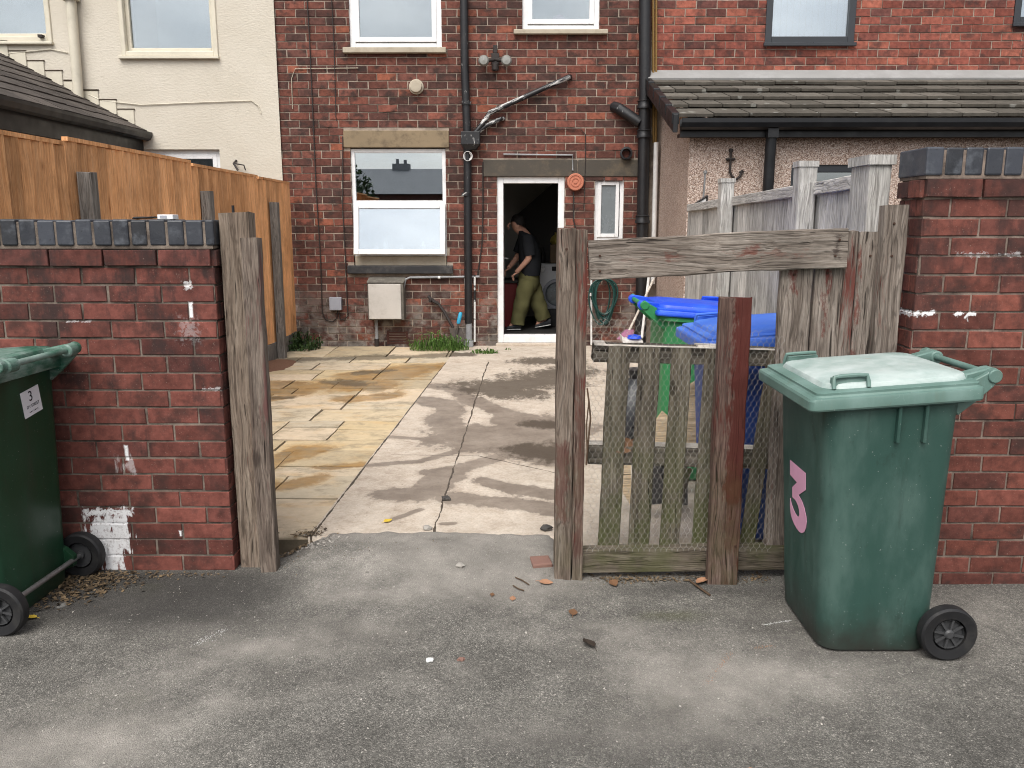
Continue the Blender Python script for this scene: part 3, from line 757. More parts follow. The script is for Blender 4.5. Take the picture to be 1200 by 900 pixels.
def wall_sheet(mb, place, u0, u1, w0, w1, openings, n0, n1):
    """slab with rectangular openings and their reveals, front at n0, back at n1"""
    us = sorted({u0, u1, *[min(max(v, u0), u1) for o in openings for v in o[:2]]})
    ws = sorted({w0, w1, *[min(max(v, w0), w1) for o in openings for v in o[2:]]})
    hole = lambda u, w: any(a < u < b and c < w < d for a, b, c, d in openings)
    for i in range(len(us) - 1):
        for j in range(len(ws) - 1):
            if hole((us[i] + us[i + 1]) / 2, (ws[j] + ws[j + 1]) / 2): continue
            q = [(us[i], ws[j]), (us[i + 1], ws[j]), (us[i + 1], ws[j + 1]), (us[i], ws[j + 1])]
            mb.quad(*[place(u, w, n0) for u, w in q])
            mb.quad(*[place(u, w, n1) for u, w in q])
    for a, b, c, d in openings:
        a, b, c, d = max(a, u0), min(b, u1), max(c, w0), min(d, w1)
        q = [(a, c), (b, c), (b, d), (a, d)]
        for k in range(4):
            (ua, wa), (ub, wb) = q[k], q[(k + 1) % 4]
            mb.quad(place(ua, wa, n0), place(ub, wb, n0), place(ub, wb, n1), place(ua, wa, n1))

fplace = lambda Y: (lambda u, w, n: Vector((u, Y - n, w)))

def frame_bars(mb, x0, x1, z0, z1, y0, y1, w, wb=None):
    wb = wb or w
    mb.box(x0, x0 + w, y0, y1, z0, z1); mb.box(x1 - w, x1, y0, y1, z0, z1)
    mb.box(x0 + w, x1 - w, y0, y1, z1 - w, z1); mb.box(x0 + w, x1 - w, y0, y1, z0, z0 + wb)

def window(house, x0, x1, z0, z1, y, fw=0.055, mat='upvc', sash=None, glass='glass', trans=None, name='window'):
    """outer frame at y (front face), optional inner sash rectangles"""
    f = MB(); frame_bars(f, x0, x1, z0, z1, y, y + 0.07, fw)
    if trans is not None: f.box(x0 + fw, x1 - fw, y + 0.001, y + 0.069, trans - fw / 2, trans + fw / 2)
    fo = f.build(name, M[mat], house, bevel=0.005, seg=2)
    return fo

def pane(win, x0, x1, z0, z1, y, glass='glass', tilt=0):
    g = MB(); g.box(x0, x1, y, y + 0.012, z0, z1)
    return g.build('pane', M[glass], win)

def sash(win, x0, x1, z0, z1, y, w, mat='upvc', glass='glass', dep=0.05):
    f = MB(); frame_bars(f, x0, x1, z0, z1, y, y + dep, w)
    s = f.build('sash', M[mat], win, bevel=0.005, seg=2)
    pane(win, x0 + w - 0.004, x1 - w + 0.004, z0 + w - 0.004, z1 - w + 0.004, y + dep * 0.45, glass)
    return s

def room(house, x0, x1, y0, y1, z0, z1, mats, name='interior'):
    """inside faces of a room, open towards the window wall"""
    m = MB()
    m.quad((x0, y1, z0), (x1, y1, z0), (x1, y1, z1), (x0, y1, z1))
    m.quad((x0, y0, z0), (x0, y1, z0), (x0, y1, z1), (x0, y0, z1))
    m.quad((x1, y0, z0), (x1, y1, z0), (x1, y1, z1), (x1, y0, z1))
    m.quad((x0, y0, z1), (x1, y0, z1), (x1, y1, z1), (x0, y1, z1))
    m.mi = 1
    m.quad((x0, y0, z0), (x1, y0, z0), (x1, y1, z0), (x0, y1, z0))
    return m.build(name, mats, house)

# ================================================================== GROUND
g = MB(); g.quad((-150, -150, -0.08), (150, -150, -0.08), (150, 150, -0.08), (-150, 150, -0.08))
tag(g.build('ground', M['soil'], org=(0, 0, -0.08)), kind='structure')

def fbm(x, y, s, oct=4, z=0.0):
    v = 0; a = 1
    for i in range(oct):
        v += a * mnoise.noise(Vector((x * s, y * s, z + i * 7.3))); a *= 0.5; s *= 2.03
    return v

def tone_sheet(name, mat, xs, ys, hfun, tfun, kind='structure', keep=None, shift=None):
    me = bpy.data.meshes.new(name)
    vs = [(x + (shift(x, y) if shift else 0), y, hfun(x + (shift(x, y) if shift else 0), y)) for y in ys for x in xs]
    nx = len(xs)
    fs = []
    for j in range(len(ys) - 1):
        for i in range(nx - 1):
            if keep and not keep((xs[i] + xs[i + 1]) / 2, (ys[j] + ys[j + 1]) / 2): continue
            fs.append((j * nx + i, j * nx + i + 1, (j + 1) * nx + i + 1, (j + 1) * nx + i))
    me.from_pydata(vs, [], fs)
    at = me.attributes.new('tone', 'FLOAT_COLOR', 'POINT')
    buf = []
    for v in vs: buf += [*tfun(v[0], v[1]), 1]
    at.data.foreach_set('color', buf)
    me.polygons.foreach_set('use_smooth', [True] * len(me.polygons))
    me.materials.append(M[mat]); me.update()
    o = bpy.data.objects.new(name, me); COL.objects.link(o)
    if kind: o['kind'] = kind
    ORG[o.name] = Vector((0, 0, 0))
    return o

def frange(a, b, s):
    n = max(1, round((b - a) / s)); return [a + (b - a) * i / n for i in range(n + 1)]

def sst(a, b, x):
    t = min(1, max(0, (x - a) / (b - a))); return t * t * (3 - 2 * t)

LIP = 3.76
def alley_h(x, y):
    z = 0.006 * fbm(x, y, 0.9, 3)
    if y > 3.0:
        wgt = sst(-1.16, -0.86, x) * (1 - sst(0.14, 0.32, x))
        edge = LIP + 0.02 + 0.05 * fbm(x, 2.0, 3.4, 5)
        prof_ = 0.056 * sst(3.2, 3.70, y) - 0.25 * max(0, y - edge) + 0.0045 * fbm(x, y, 14, 3)
        z = z * (1 - wgt * sst(3.2, 3.6, y)) + wgt * prof_
        if y > 3.45: z -= 0.05 * (1 - wgt) * sst(3.5, 3.8, y)
    return z

def blob(x, y, cx, cy, rx, ry, ang=0.0):
    c, s = math.cos(ang), math.sin(ang); dx, dy = x - cx, y - cy
    u, v = (dx * c + dy * s) / rx, (-dx * s + dy * c) / ry
    return math.exp(-(u * u + v * v))

def gp(px, py, z=0.0):
    q = G(px, py, z); return q.x, q.y

_AB = []   # dusty, mossy and darker areas: (channel, x, y, rx, ry, amount)
for ch, px, py, rx, ry, w in (
    (0, 560, 650, 0.75, 0.28, 0.85), (0, 500, 634, 0.75, 0.10, 1.2), (0, 240, 730, 0.3, 0.1, 0.3), (0, 700, 860, .5, .1, .3), (0, 480, 790, .5, .12, .25), (0, 430, 690, 0.5, 0.22, 0.35), (0, 600, 690, 0.4, 0.2, 0.5), (0, 420, 740, 0.3, 0.14, 0.4), (0, 60, 880, 0.45, 0.2, 0.8),
    (0, 160, 800, 0.7, 0.22, 0.30), (0, 830, 800, 0.4, 0.25, 0.42), (0, 700, 740, 0.45, 0.16, 0.4), (0, 980, 790, 0.7, 0.2, 0.35), (0, 300, 760, 0.28, 0.08, 0.45),
    (0, 270, 830, 0.15, 0.05, 0.35), (0, 1100, 720, 0.5, 0.25, 0.35), (0, 650, 640, .4, .2, .5),
    (2, 170, 700, 0.5, 0.2, 0.55), (2, 270, 685, 0.40, 0.22, 0.7), (2, 90, 690, 0.4, 0.18, 1.0), (2, 820, 690, 0.55, 0.09, 0.75), (2, 900, 740, 0.25, 0.12, 0.4),
    (2, 200, 725, 0.5, 0.16, 0.6), (2, 40, 780, 0.4, 0.12, 0.35), (2, 620, 870, 0.9, 0.16, 0.35), (2, 420, 650, 0.3, 0.08, 0.55), (2, 1040, 770, 0.45, 0.08, 0.5), (2, 1150, 860, .6, .2, .3),
    (1, 790, 722, 0.22, 0.07, 0.95), (1, 720, 830, 0.5, 0.2, 0.35), (1, 90, 830, 0.4, 0.2, 0.4), (1, 160, 690, 0.25, 0.12, 0.4)):
    x, y = gp(px, py); _AB.append((ch, x, y, rx, ry, w))
def alley_t(x, y):
    v = [0.32 * (fbm(x, y, 0.8, 3, 3.0) + 0.25), 0.1 * fbm(x, y, 1.1, 3, 11.0), 0.25 * fbm(x, y, 0.7, 3, 23.0)]
    for ch, cx, cy, rx, ry, w in _AB: v[ch] += w * blob(x, y, cx, cy, rx, ry)
    return [max(0, min(1, q)) for q in v]
xs = [-40, -20, -10, -6] + frange(-4, -1.3, 0.05) + frange(-1.28, 0.36, 0.02) + frange(0.4, 4, 0.05) + [6, 10, 20, 40]
ys = [-8, -4, -2, 0] + frange(0.9, 3.55, 0.045) + frange(3.565, 3.88, 0.015) + [3.92]
tone_sheet('alley_tarmac', 'asphalt', xs, ys, alley_h, alley_t)

# --- back yard concrete with the wet patches left by washing it down
def zpx(X, Y_): return 300 + X / 3.3333, 380 + Y_ / 3.3333
def wetlines(spec):
    out = []
    for pts, r in spec:
        w = [gp(*zpx(*q), YZ) for q in pts]
        out.append((w, r))
    return out
def seg_d(px, py, a, b):
    ax, ay = a; bx, by = b; dx, dy = bx - ax, by - ay
    L = dx * dx + dy * dy
    t = 0 if L == 0 else max(0, min(1, ((px - ax) * dx + (py - ay) * dy) / L))
    return math.hypot(px - ax - t * dx, py - ay - t * dy)
def wetval(x, y, lines):
    v = 0.0
    for pts, r in lines:
        for a, b in zip(pts[:-1], pts[1:]):
            d = seg_d(x, y, a, b) + 0.35 * r * fbm(x, y, 2.2, 3, 5.0)
            v = max(v, 1 - 0.65 * d / r)
    return max(0, min(1, v))
WET_C = wetlines([
    ([(640, 290), (760, 322), (745, 375), (760, 430), (830, 445)], 0.140), ([(640, 292), (740, 310)], 0.115),
    ([(830, 440), (950, 425), (1180, 400)], 0.346), ([(1000, 470), (1180, 500)], 0.330), ([(960, 380), (1180, 385)], 0.165),
    ([(520, 440), (700, 452), (800, 455)], 0.041), ([(440, 552), (640, 535), (800, 492)], 0.045),
    ([(570, 665), (640, 660), (700, 640), (740, 590)], 0.140), ([(690, 580), (800, 565), (920, 530), (1010, 495)], 0.091),
    ([(760, 675), (900, 690), (1180, 725)], 0.099), ([(880, 610), (980, 640), (1180, 670)], 0.083),
    ([(700, 240), (800, 262), (870, 312), (1000, 360), (1170, 395)], 0.133), ([(540, 760), (640, 722)], 0.025), ([(730, 777), (770, 777)], 0.021)])
OIL_C = wetlines([([(930, 245), (1060, 235), (1180, 190)], 0.501), ([(960, 275), (1070, 265)], 0.333), ([(1110, 145), (1180, 145)], 0.333), ([(1060, 490), (1180, 505)], 0.244), ([(1080, 390), (1180, 395)], 0.134),
                  ([(560, 125), (830, 118)], 0.155)])
JOINT_L = [gp(522, 426, YZ), gp(480, 480, YZ), gp(415, 558, YZ), gp(360, 632, YZ)]
def joint_x(y):
    (x0, y0), (x1, y1) = JOINT_L[0], JOINT_L[-1]
    return x0 + (x1 - x0) * (y - y0) / (y1 - y0)
CRACK = [gp(572, 424, YZ), gp(552, 480, YZ), gp(530, 545, YZ), gp(518, 590, YZ), gp(507, 626, YZ)]
CROSS = [gp(470, 533, YZ), gp(560, 530, YZ), gp(650, 556, YZ)]
def conc_t(x, y):
    w = wetval(x, y, WET_C) if -1.2 < x < 1.2 else 0.2 * fbm(x, y, 1, 3)
    o = wetval(x, y, OIL_C) if -1.2 < x < 1.2 else 0
    jd = min(seg_d(x, y, a, b) for a, b in zip(CRACK[:-1], CRACK[1:]))
    j = max(0, 1.25 - jd / 0.024) * (0.95 + 0.3 * fbm(x, y, 4, 2))
    jd2 = seg_d(x, y, gp(560, 536, YZ), gp(655, 552, YZ)); j = max(j, 0.9 * max(0, 1.2 - jd2 / 0.022))
    return [w, o, max(0, min(1, j))]
def conc_h(x, y):
    lip = LIP + 0.012 * fbm(x, 3, 3.0, 3)
    return YZ + 0.004 * fbm(x, y, 1.2, 3) - (0.1 if y < LIP - 0.001 else 0)
xs = frange(-0.888, 0.95, 0.02) + frange(1.0, 1.75, 0.05)
cshift = lambda x, y: (joint_x(y) - joint_x(6.0)) * max(0, min(1, (0.6 - x) / 1.4)) - (0.0 if y < 9.2 else 0.0)
ys = [LIP - 0.02, LIP] + frange(LIP + 0.02, 6.0, 0.028)[0:] + frange(6.03, YH + 0.15, 0.045)
tone_sheet('yard_concrete', 'concrete', xs, ys, conc_h, conc_t, shift=cshift)

# --- sandstone slabs, each its own piece with open joints
m = MB(); m.box(-2.72, -0.72, LIP, YH + 0.02, -0.07, YZ - 0.018)
tag(m.build('paving_bed', M['jointdirt']), kind='structure')
WET_S = wetlines([([(90, 262), (250, 240), (440, 238)], 0.297), ([(340, 292), (540, 275)], 0.140), ([(430, 205), (600, 172), (730, 165)], 0.315), ([(560, 200), (620, 185)], 0.263),
                  ([(40, 540), (110, 520), (210, 485)], 0.149), ([(225, 556), (300, 558), (425, 545)], 0.061), ([(40, 640), (140, 630), (240, 598)], 0.114), ([(60, 238), (130, 232)], 0.193),
                  ([(40, 300), (130, 285)], 0.070), ([(380, 250), (480, 240)], 0.175)])
OIL_S = wetlines([([(150, 140), (830, 118)], 0.209), ([(300, 225), (400, 232)], 0.171), ([(400, 192), (520, 180)], 0.123), ([(40, 288), (130, 290)], 0.062)])
slab_rng = random.Random(5)
verts, faces, tones, rnds = [], [], [], []
def add_slab(x0, x1, y0, y1, skew=True):
    gq = 0.0075
    nx = max(2, round((x1 - x0) / 0.045)); ny = max(2, round((y1 - y0) / 0.045))
    rc = (slab_rng.random(), slab_rng.random(), slab_rng.random())
    tl = (slab_rng.uniform(-.004, .004), slab_rng.uniform(-.003, .003), slab_rng.uniform(-.003, .003))
    base = len(verts)
    for j in range(ny + 1):
        for i in range(nx + 1):
            fx, fy = i / nx, j / ny
            y = y0 + gq + (y1 - y0 - 2 * gq) * fy
            sh = (joint_x(y) - joint_x(6.0)) if skew else 0
            x = x0 + gq + (x1 - x0 - 2 * gq) * fx
            x += sh * min(1, max(0, (x + 2.7) / 1.7))
            e = 0.003 * mnoise.noise(Vector((x * 9, y * 9, 0)))
            if i in (0, nx): x += e
            if j in (0, ny): y += e
            z = YZ + tl[0] + tl[1] * (fx - .5) * 2 + tl[2] * (fy - .5) * 2 + 0.002 * fbm(x, y, 5, 2)
            if i in (0, nx) or j in (0, ny): z -= 0.004
            verts.append((x, y, z)); tones.append((wetval(x, y, WET_S), wetval(x, y, OIL_S), 0))
    for j in range(ny):
        for i in range(nx):
            q = base + j * (nx + 1) + i
            faces.append((q, q + 1, q + nx + 2, q + nx + 1)); rnds.append(rc)
    # edges down into the joint
    loop = [base + i for i in range(nx + 1)] + [base + (nx + 1) * j + nx for j in range(1, ny + 1)] + [base + ny * (nx + 1) + i for i in range(nx - 1, -1, -1)] + [base + (nx + 1) * j for j in range(ny - 1, 0, -1)]
    lo = []
    for q in loop:
        v = verts[q]; lo.append(len(verts)); verts.append((v[0], v[1], v[2] - 0.035)); tones.append((0, 0.6, 0))
    for k in range(len(loop)):
        k2 = (k + 1) % len(loop)
        faces.append((loop[k], lo[k], lo[k2], loop[k2])); rnds.append(rc)
XR = joint_x(6.0)
y = LIP + 0.0
rows = [0.56, 0.42, 0.56, 0.28, 0.56, 0.42, 0.56, 0.28, 0.42, 0.56, 0.42]
ri = 0
while y < 9.05:
    h = rows[ri % len(rows)]; ri += 1
    if y + h > 9.0: h = 9.2 - y
    x = -2.70
    first = True
    while x < XR - 0.01:
        w = slab_rng.choice([0.28, 0.42, 0.56, 0.56, 0.7, 0.84])
        if x + w > XR - 0.2: w = XR - x
        if h > 0.5 and w > 0.4 and slab_rng.random() < 0.4:
            cut = h * slab_rng.choice([0.35, 0.5, 0.65])
            add_slab(x, x + w, y, y + cut); add_slab(x, x + w, y + cut, y + h)
        else:
            add_slab(x, x + w, y, y + h)
        x += w
    y += h
x = -2.70
while x < 0.3:
    w = slab_rng.uniform(0.5, 0.75)
    if x < -.6: add_slab(x, min(x + w, -.74), 9.2, YH - 0.03, False)
    x += w
me = bpy.data.meshes.new('sandstone_paving'); me.from_pydata(verts, [], faces)
at = me.attributes.new('tone', 'FLOAT_COLOR', 'POINT'); at.data.foreach_set('color', [q for t in tones for q in (*t, 1)])
at = me.attributes.new('rnd', 'FLOAT_COLOR', 'FACE'); at.data.foreach_set('color', [q for t in rnds for q in (*t, 1)])
me.materials.append(M['slab']); me.update()
o = bpy.data.objects.new('sandstone_paving', me); COL.objects.link(o); o['kind'] = 'structure'

# ================================================================== ALLEY WALLS
def alley_wall(name, label, x0, x1, Yf, z0, n, mat, mortar, left, coping_h=0.105):
    C_, Lb, J = 0.075, 0.225, 0.009
    th = 0.215
    ztop = z0 + n * C_
    root = thing(name, label, 'brick wall', ((x0 + x1) / 2, Yf + th / 2, z0))
    rng = random.Random(3 if left else 4)
    mb = MB()
    pj = {n - 1: 0.014}
    if left:   # the free end is at x1
        bricks(mb, fplace(Yf), x0, x1 - 0.001, z0, n, C_, Lb, J, rng=rng, depth=0.03, proj=pj, phase=(x1 - x0) % Lb)
        bricks(mb, lambda u, w, q: Vector((x1 + q, u, w)), Yf + 0.003, Yf + th, z0, n, C_, 0.1125, J, rng=rng, depth=0.03, proj=pj)
    else:
        bricks(mb, fplace(Yf), x0 + 0.001, x1, z0, n, C_, Lb, J, rng=rng, depth=0.03, proj=pj)
        bricks(mb, lambda u, w, q: Vector((x0 - q, u, w)), Yf + 0.003, Yf + th, z0, n, C_, 0.1125, J, rng=rng, depth=0.03, proj=pj)
    bricks(mb, lambda u, w, q: Vector((u, Yf + th + q, w)), x0 + 0.004, x1 - 0.004, z0, n, C_, Lb, J, rng=rng, depth=0.03)
    mb.build('brickwork', M[mat], root)
    mm = MB(); e = 0.005
    mm.box(x0 + e, x1 - e, Yf + e, Yf + th - e, z0 - 0.05, ztop)
    mm.box(x0 - 0.004, x1 + 0.004, Yf - 0.006, Yf + th + 0.006, ztop + 0.0, ztop + 0.014)
    mm.build('mortar', M[mortar], root)
    cp = MB()
    x = x0 - 0.012
    k = 0
    while x < x1 + 0.012 - 0.02:
        w = 0.0665 + rng.uniform(-0.003, 0.003)
        xe = min(x + w, x1 + 0.012)
        cp.col = (rng.random(), rng.random(), rng.random())
        dy = rng.uniform(-0.003, 0.003); dz = rng.uniform(-0.002, 0.003)
        cp.box(x, xe, Yf - 0.012 + dy, Yf + th + 0.012 + dy, ztop + 0.012, ztop + 0.012 + coping_h + dz)
        x = xe + 0.0095
    cp.build('coping', M['blue_brick'], root, bevel=0.007, seg=2)
    cm = MB()
    cm.box(x0 - 0.006, x1 + 0.006, Yf - 0.006, Yf + th + 0.006, ztop + 0.014, ztop + coping_h + 0.004)
    cm.build('coping_mortar', M[mortar], root)
    return root
alley_wall('brick_wall', 'low red brick wall with blue brick coping and white paint splashes behind the dark green bin', -6.0, -1.255, 3.47, 0.0, 19, 'brick_alley', 'mortar_alley', True)
alley_wall('brick_wall', 'tall red brick wall with blue brick coping behind the wheelie bin marked with a pink 3', 1.612, 6.0, 3.35, -0.025, 23, 'brick_alley_right', 'mortar_alley_right', False)

# ================================================================== BRICK HOUSE
CO, LB, JT = 0.0867, 0.2306, 0.011
xl = H(326, 100)[0]; xr = H(763, 100)[0]
bh = thing('brick_house', 'dark red brick terraced house with white windows and an open back door', 'house', (0, YH + 2, 0))
def orect(px0, px1, py0, py1):
    a = H(px0, py1); b = H(px1, py0); return [a[0], b[0], a[1], b[1]]
W1 = orect(410, 517, 0, 57); W1[3] = W1[2] + 1.25
W2 = orect(612, 703, 0, 36); W2[3] = W1[3]
W3 = orect(415, 522, 173, 311)
D1 = orect(583, 662, 207, 404); D1[2] = YZ - 0.02
W4 = orect(696, 732, 208, 282)
L3 = orect(403, 526, 153, 173); L4 = orect(566, 752, 187, 207)
S3 = orect(408, 531, 311, 320.5)
AB = orect(455, 477, 388, 403)
ops = [W1, W2, W3, D1, W4, L3, L4, S3, AB]
brng = random.Random(21)
mb = MB(); bricks(mb, fplace(YH), xl, xr - 0.01, 0.02, 66, CO, LB, JT, ops, brng, depth=0.03, jit=0.003)
mb.build('brickwork', M['brick_house'], bh)
mm = MB(); wall_sheet(mm, fplace(YH), xl, xr, -0.05, 5.8, [W1, W2, W3, D1, W4], -0.007, -0.25)
mm.build('mortar_wall', M['mortar_house'], bh)
# windows
def two_light(r, Y0, fw=0.065):
    x0, x1, z0, z1 = r
    w = window(bh, x0, x1, z0, z1, Y0, fw)
    sash(w, x0 + fw - 0.005, x1 - fw + 0.005, z0 + fw + 0.01, z1 - fw + 0.005, Y0 - 0.012, 0.055)
    return w
def sill(w, x0, x1, z0, z1, y0, y1, mat):
    s = MB(); s.box(x0, x1, y0, y1, z0, z1); s.build('sill', M[mat], w, bevel=0.006, seg=2)
w = two_light(W1, YH + 0.03); a = orect(403, 523, 56.5, 63)
sill(w, a[0], a[1], a[2], a[3], YH - 0.07, YH + 0.12, 'render_sill')
w = two_light(W2, YH + 0.03); a = orect(602, 712, 35.5, 41)
sill(w, a[0], a[1], a[2], a[3], YH - 0.07, YH + 0.12, 'render_sill')
# kitchen window: fixed light above, tilted top-hung light below
x0, x1, z0, z1 = W3
zt = H(460, 238)[1]; zb = H(460, 300)[1]
w = MB(); frame_bars(w, x0, x1, zb, z1 - 0.01, YH + 0.035, YH + 0.1, 0.045); w.box(x0 + 0.045, x1 - 0.045, YH + 0.036, YH + 0.099, zt - 0.02, zt + 0.03)
win3 = w.build('window', M['upvc'], bh, bevel=0.005, seg=2)
pane(win3, x0 + 0.043, x1 - 0.043, zt + 0.028, z1 - 0.05, YH + 0.06, 'glass_bright')
w = MB(); w.box(x0 + 0.01, x1 - 0.01, YH + 0.02, YH + 0.14, S3[3] - 0.01, zb - 0.002); w.build('sill', M['render_sill'], win3, bevel=0.005)
s = MB(); s.box(S3[0], S3[1], YH - 0.06, YH + 0.1, S3[2], S3[3]); s.build('sill', M['sill_dark'], win3, bevel=0.008, seg=2)
# open casement, hinged along its top edge
hz = zt - 0.005; ang = rad(10)
Tm = Matrix.Translation((0, YH + 0.02, hz)) @ Matrix.Rotation(-ang, 4, 'X')
hh = hz - zb - 0.01
def hinged(mbx):
    mbx.v = [Tm @ q for q in mbx.v]; return mbx
s = MB(); frame_bars(s, x0 + 0.02, x1 - 0.015, -hh, 0, -0.03, 0.03, 0.06); hinged(s)
s.build('sash', M['upvc'], win3, bevel=0.006, seg=2)
s = MB(); s.box(x0 + 0.075, x1 - 0.07, -0.008, 0.008, -hh + 0.055, -0.055); hinged(s); s.build('pane', M['glass_bright'], win3)
# things on the inner sill seen through the glass are dim; the room behind
# small window by the pipe
x0, x1, z0, z1 = W4
w = window(bh, x0, x1, z0, z1, YH + 0.045, 0.045)
sash(w, x0 + 0.04, x1 - 0.055, z0 + 0.04, z1 - 0.045, YH + 0.03, 0.042, glass='glass_frost')
# lintels
def block(name, r, mat, d=0.02, dep=0.12, par=None, bev=0.008):
    s = MB(); s.box(r[0], r[1], YH - d, YH + dep, r[2], r[3]); return s.build(name, M[mat], par or bh, bevel=bev, seg=2)
block('lintel', L3, 'stone'); 
mid = H(677, 195)[0]
block('lintel', [L4[0], mid - 0.005, L4[2], L4[3]], 'stone_dark', 0.012); block('lintel', [mid + 0.005, L4[1], L4[2], L4[3]], 'stone_dark', 0.012)
# door frame
x0, x1, z0, z1 = D1
fd = MB(); frame_bars(fd, x0, x1, YZ + 0.03, z1, YH + 0.03, YH + 0.12, 0.075, 0.10)
df = fd.build('door_frame', M['upvc'], bh, bevel=0.006, seg=2)
s = MB(); s.box(x0 - 0.02, x1 + 0.05, YH - 0.05, YH + 0.1, YZ - 0.06, YZ + 0.028); s.build('door_step', M['concrete'], bh, bevel=0.006)
# open door leaf folded back inside against the left wall
s = MB(); s.box(x0 + 0.03, x0 + 0.075, YH + 0.13, YH + 0.83, YZ + 0.12, z1 - 0.08)
dl = s.build('door', M['upvc'], bh, bevel=0.005)
s = MB(); s.tube([(x0 + 0.075, YH + 0.75, 1.08), (x0 + 0.12, YH + 0.75, 1.08), (x0 + 0.12, YH + 0.64, 1.08)], 0.009, 8); s.build('handle', M['steel'], dl)
# rooms
room(bh, -0.62, 1.52, YH + 0.25, YH + 2.6, YZ + 0.07, 2.45, [M['plum_wall'], M['interior_floor']], 'kitchen')
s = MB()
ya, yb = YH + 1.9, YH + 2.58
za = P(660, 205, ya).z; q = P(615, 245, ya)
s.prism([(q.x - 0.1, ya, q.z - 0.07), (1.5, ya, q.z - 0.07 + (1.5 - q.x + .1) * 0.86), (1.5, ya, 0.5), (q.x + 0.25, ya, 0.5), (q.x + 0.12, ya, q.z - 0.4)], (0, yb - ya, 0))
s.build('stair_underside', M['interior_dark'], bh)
room(bh, xl + 0.1, -0.68, YH + 0.25, YH + 3.0, YZ + 0.07, 2.45, [M['plum_wall'], M['interior_floor']], 'back_room')
room(bh, xl + 0.1, xr - 0.1, YH + 0.25, YH + 3.0, 2.75, 5.4, [M['curtain'], M['interior_floor']], 'bedroom')
# blinds behind the upper windows
def blind(house, r, y, mat='curtain'):
    s = MB(); n = 14
    for i in range(n):
        xa = r[0] + (r[1] - r[0]) * i / n; xb = r[0] + (r[1] - r[0]) * (i + 1) / n
        s.quad((xa, y, r[2]), (xb - 0.002, y + 0.015, r[2]), (xb - 0.002, y + 0.015, r[3]), (xa, y, r[3]))
    s.build('blind', M[mat], house)
# roof and eaves above the frame
s = MB(); s.prism([(xl, YH - 0.3, 5.75), (xl, YH + 3.5, 8.1), (xl, YH + 3.5, 8.0), (xl, YH - 0.25, 5.65)], (xr - xl, 0, 0)); s.build('roof', M['tile_brown'], bh)
# soil and waste pipes
def pipe_part(name, pts, r, mat, par=bh, n=10):
    s = MB(); s.tube(pts, r, n); return s.build(name, M[mat], par)
def hp(px, py, off): q = P(px, py, YH); return Vector((q.x, YH - off, q.z))
pipe_part('waste_downpipe', [hp(543, -120, .07), hp(545, 80, .07), hp(548, 160, .07), hp(549.5, 378, .07)], 0.047, 'pipe')
pipe_part('waste_downpipe', [hp(549.8, 366, .072), hp(550, 406, .072)], 0.040, 'grey_pipe')
for py in (122, 228):
    s = MB(); q = hp(547, py, .07); s.lathe([(0.055, -0.02), (0.058, -0.02), (0.058, 0.02), (0.055, 0.02)], q); s.build('pipe_collar', M['pipe_flaky'], bh)
q = hp(552, 163, .085)
s = MB(); s.loft([[(q.x - a, q.y - b, q.z + h), (q.x + a, q.y - b, q.z + h), (q.x + a, q.y + b, q.z + h), (q.x - a, q.y + b, q.z + h)] for a, b, h in ((0.06, 0.05, -0.13), (0.11, 0.08, -0.07), (0.11, 0.08, 0.07), (0.095, 0.07, 0.07), (0.09, 0.065, 0.03))])
s.build('hopper', M['pipe'], bh, bevel=0.006)
s = MB(); q = hp(549, 184, .12); s.lathe([(0.05, -0.02), (0.055, -0.02), (0.055, 0.01), (0.032, 0.012)], q, 'y', 20); s.build('pipe_cap', M['white_pipe'], bh)
pipe_part('waste_pipe', [hp(668, 90, -.01), hp(667, 91, .06), hp(574, 133, .06), hp(566, 146, .08), hp(557, 157, .085)], 0.030, 'pipe_flaky')
pipe_part('waste_pipe', [hp(590, 139, -.01), hp(587, 140, .055), hp(570, 148, .06), hp(560, 156, .085)], 0.026, 'pipe_flaky')
pipe_part('soil_pipe', [hp(755, -150, .10), hp(754, 120, .10), hp(751, 280, .10), hp(749, 405, .10)], 0.068, 'pipe_clean')
for py in (124, 158, 257):
    s = MB(); q = hp(754 - (py - 120) * .02, py, .10); s.lathe([(0.07, -0.05), (0.088, -0.045), (0.088, -0.02), (0.078, 0.0), (0.078, 0.03), (0.088, 0.035), (0.07, 0.05)], q); s.build('pipe_collar', M['pipe_clean'], bh)
pipe_part('soil_branch', [hp(720, 125, -.01), hp(724, 128, .07), hp(748, 145, .10)], 0.062, 'pipe')
s = MB(); q = hp(733, 180, 0); s.lathe([(0.0, 0.0), (0.066, 0.0), (0.072, -0.075), (0.052, -0.078), (0.046, 0.01)], q, 'y', 20); s.build('flue', M['pipe_clean'], bh)
pipe_part('gas_pipe', [hp(764.5, -20, .05), hp(765, 168, .05)], 0.014, 'gold'); pipe_part('gas_pipe', [hp(768.5, -20, .04), hp(768, 170, .04)], 0.012, 'gold')
pipe_part('overflow_pipe', [hp(767, 168, .12), hp(763, 332, .12)], 0.028, 'white_pipe')
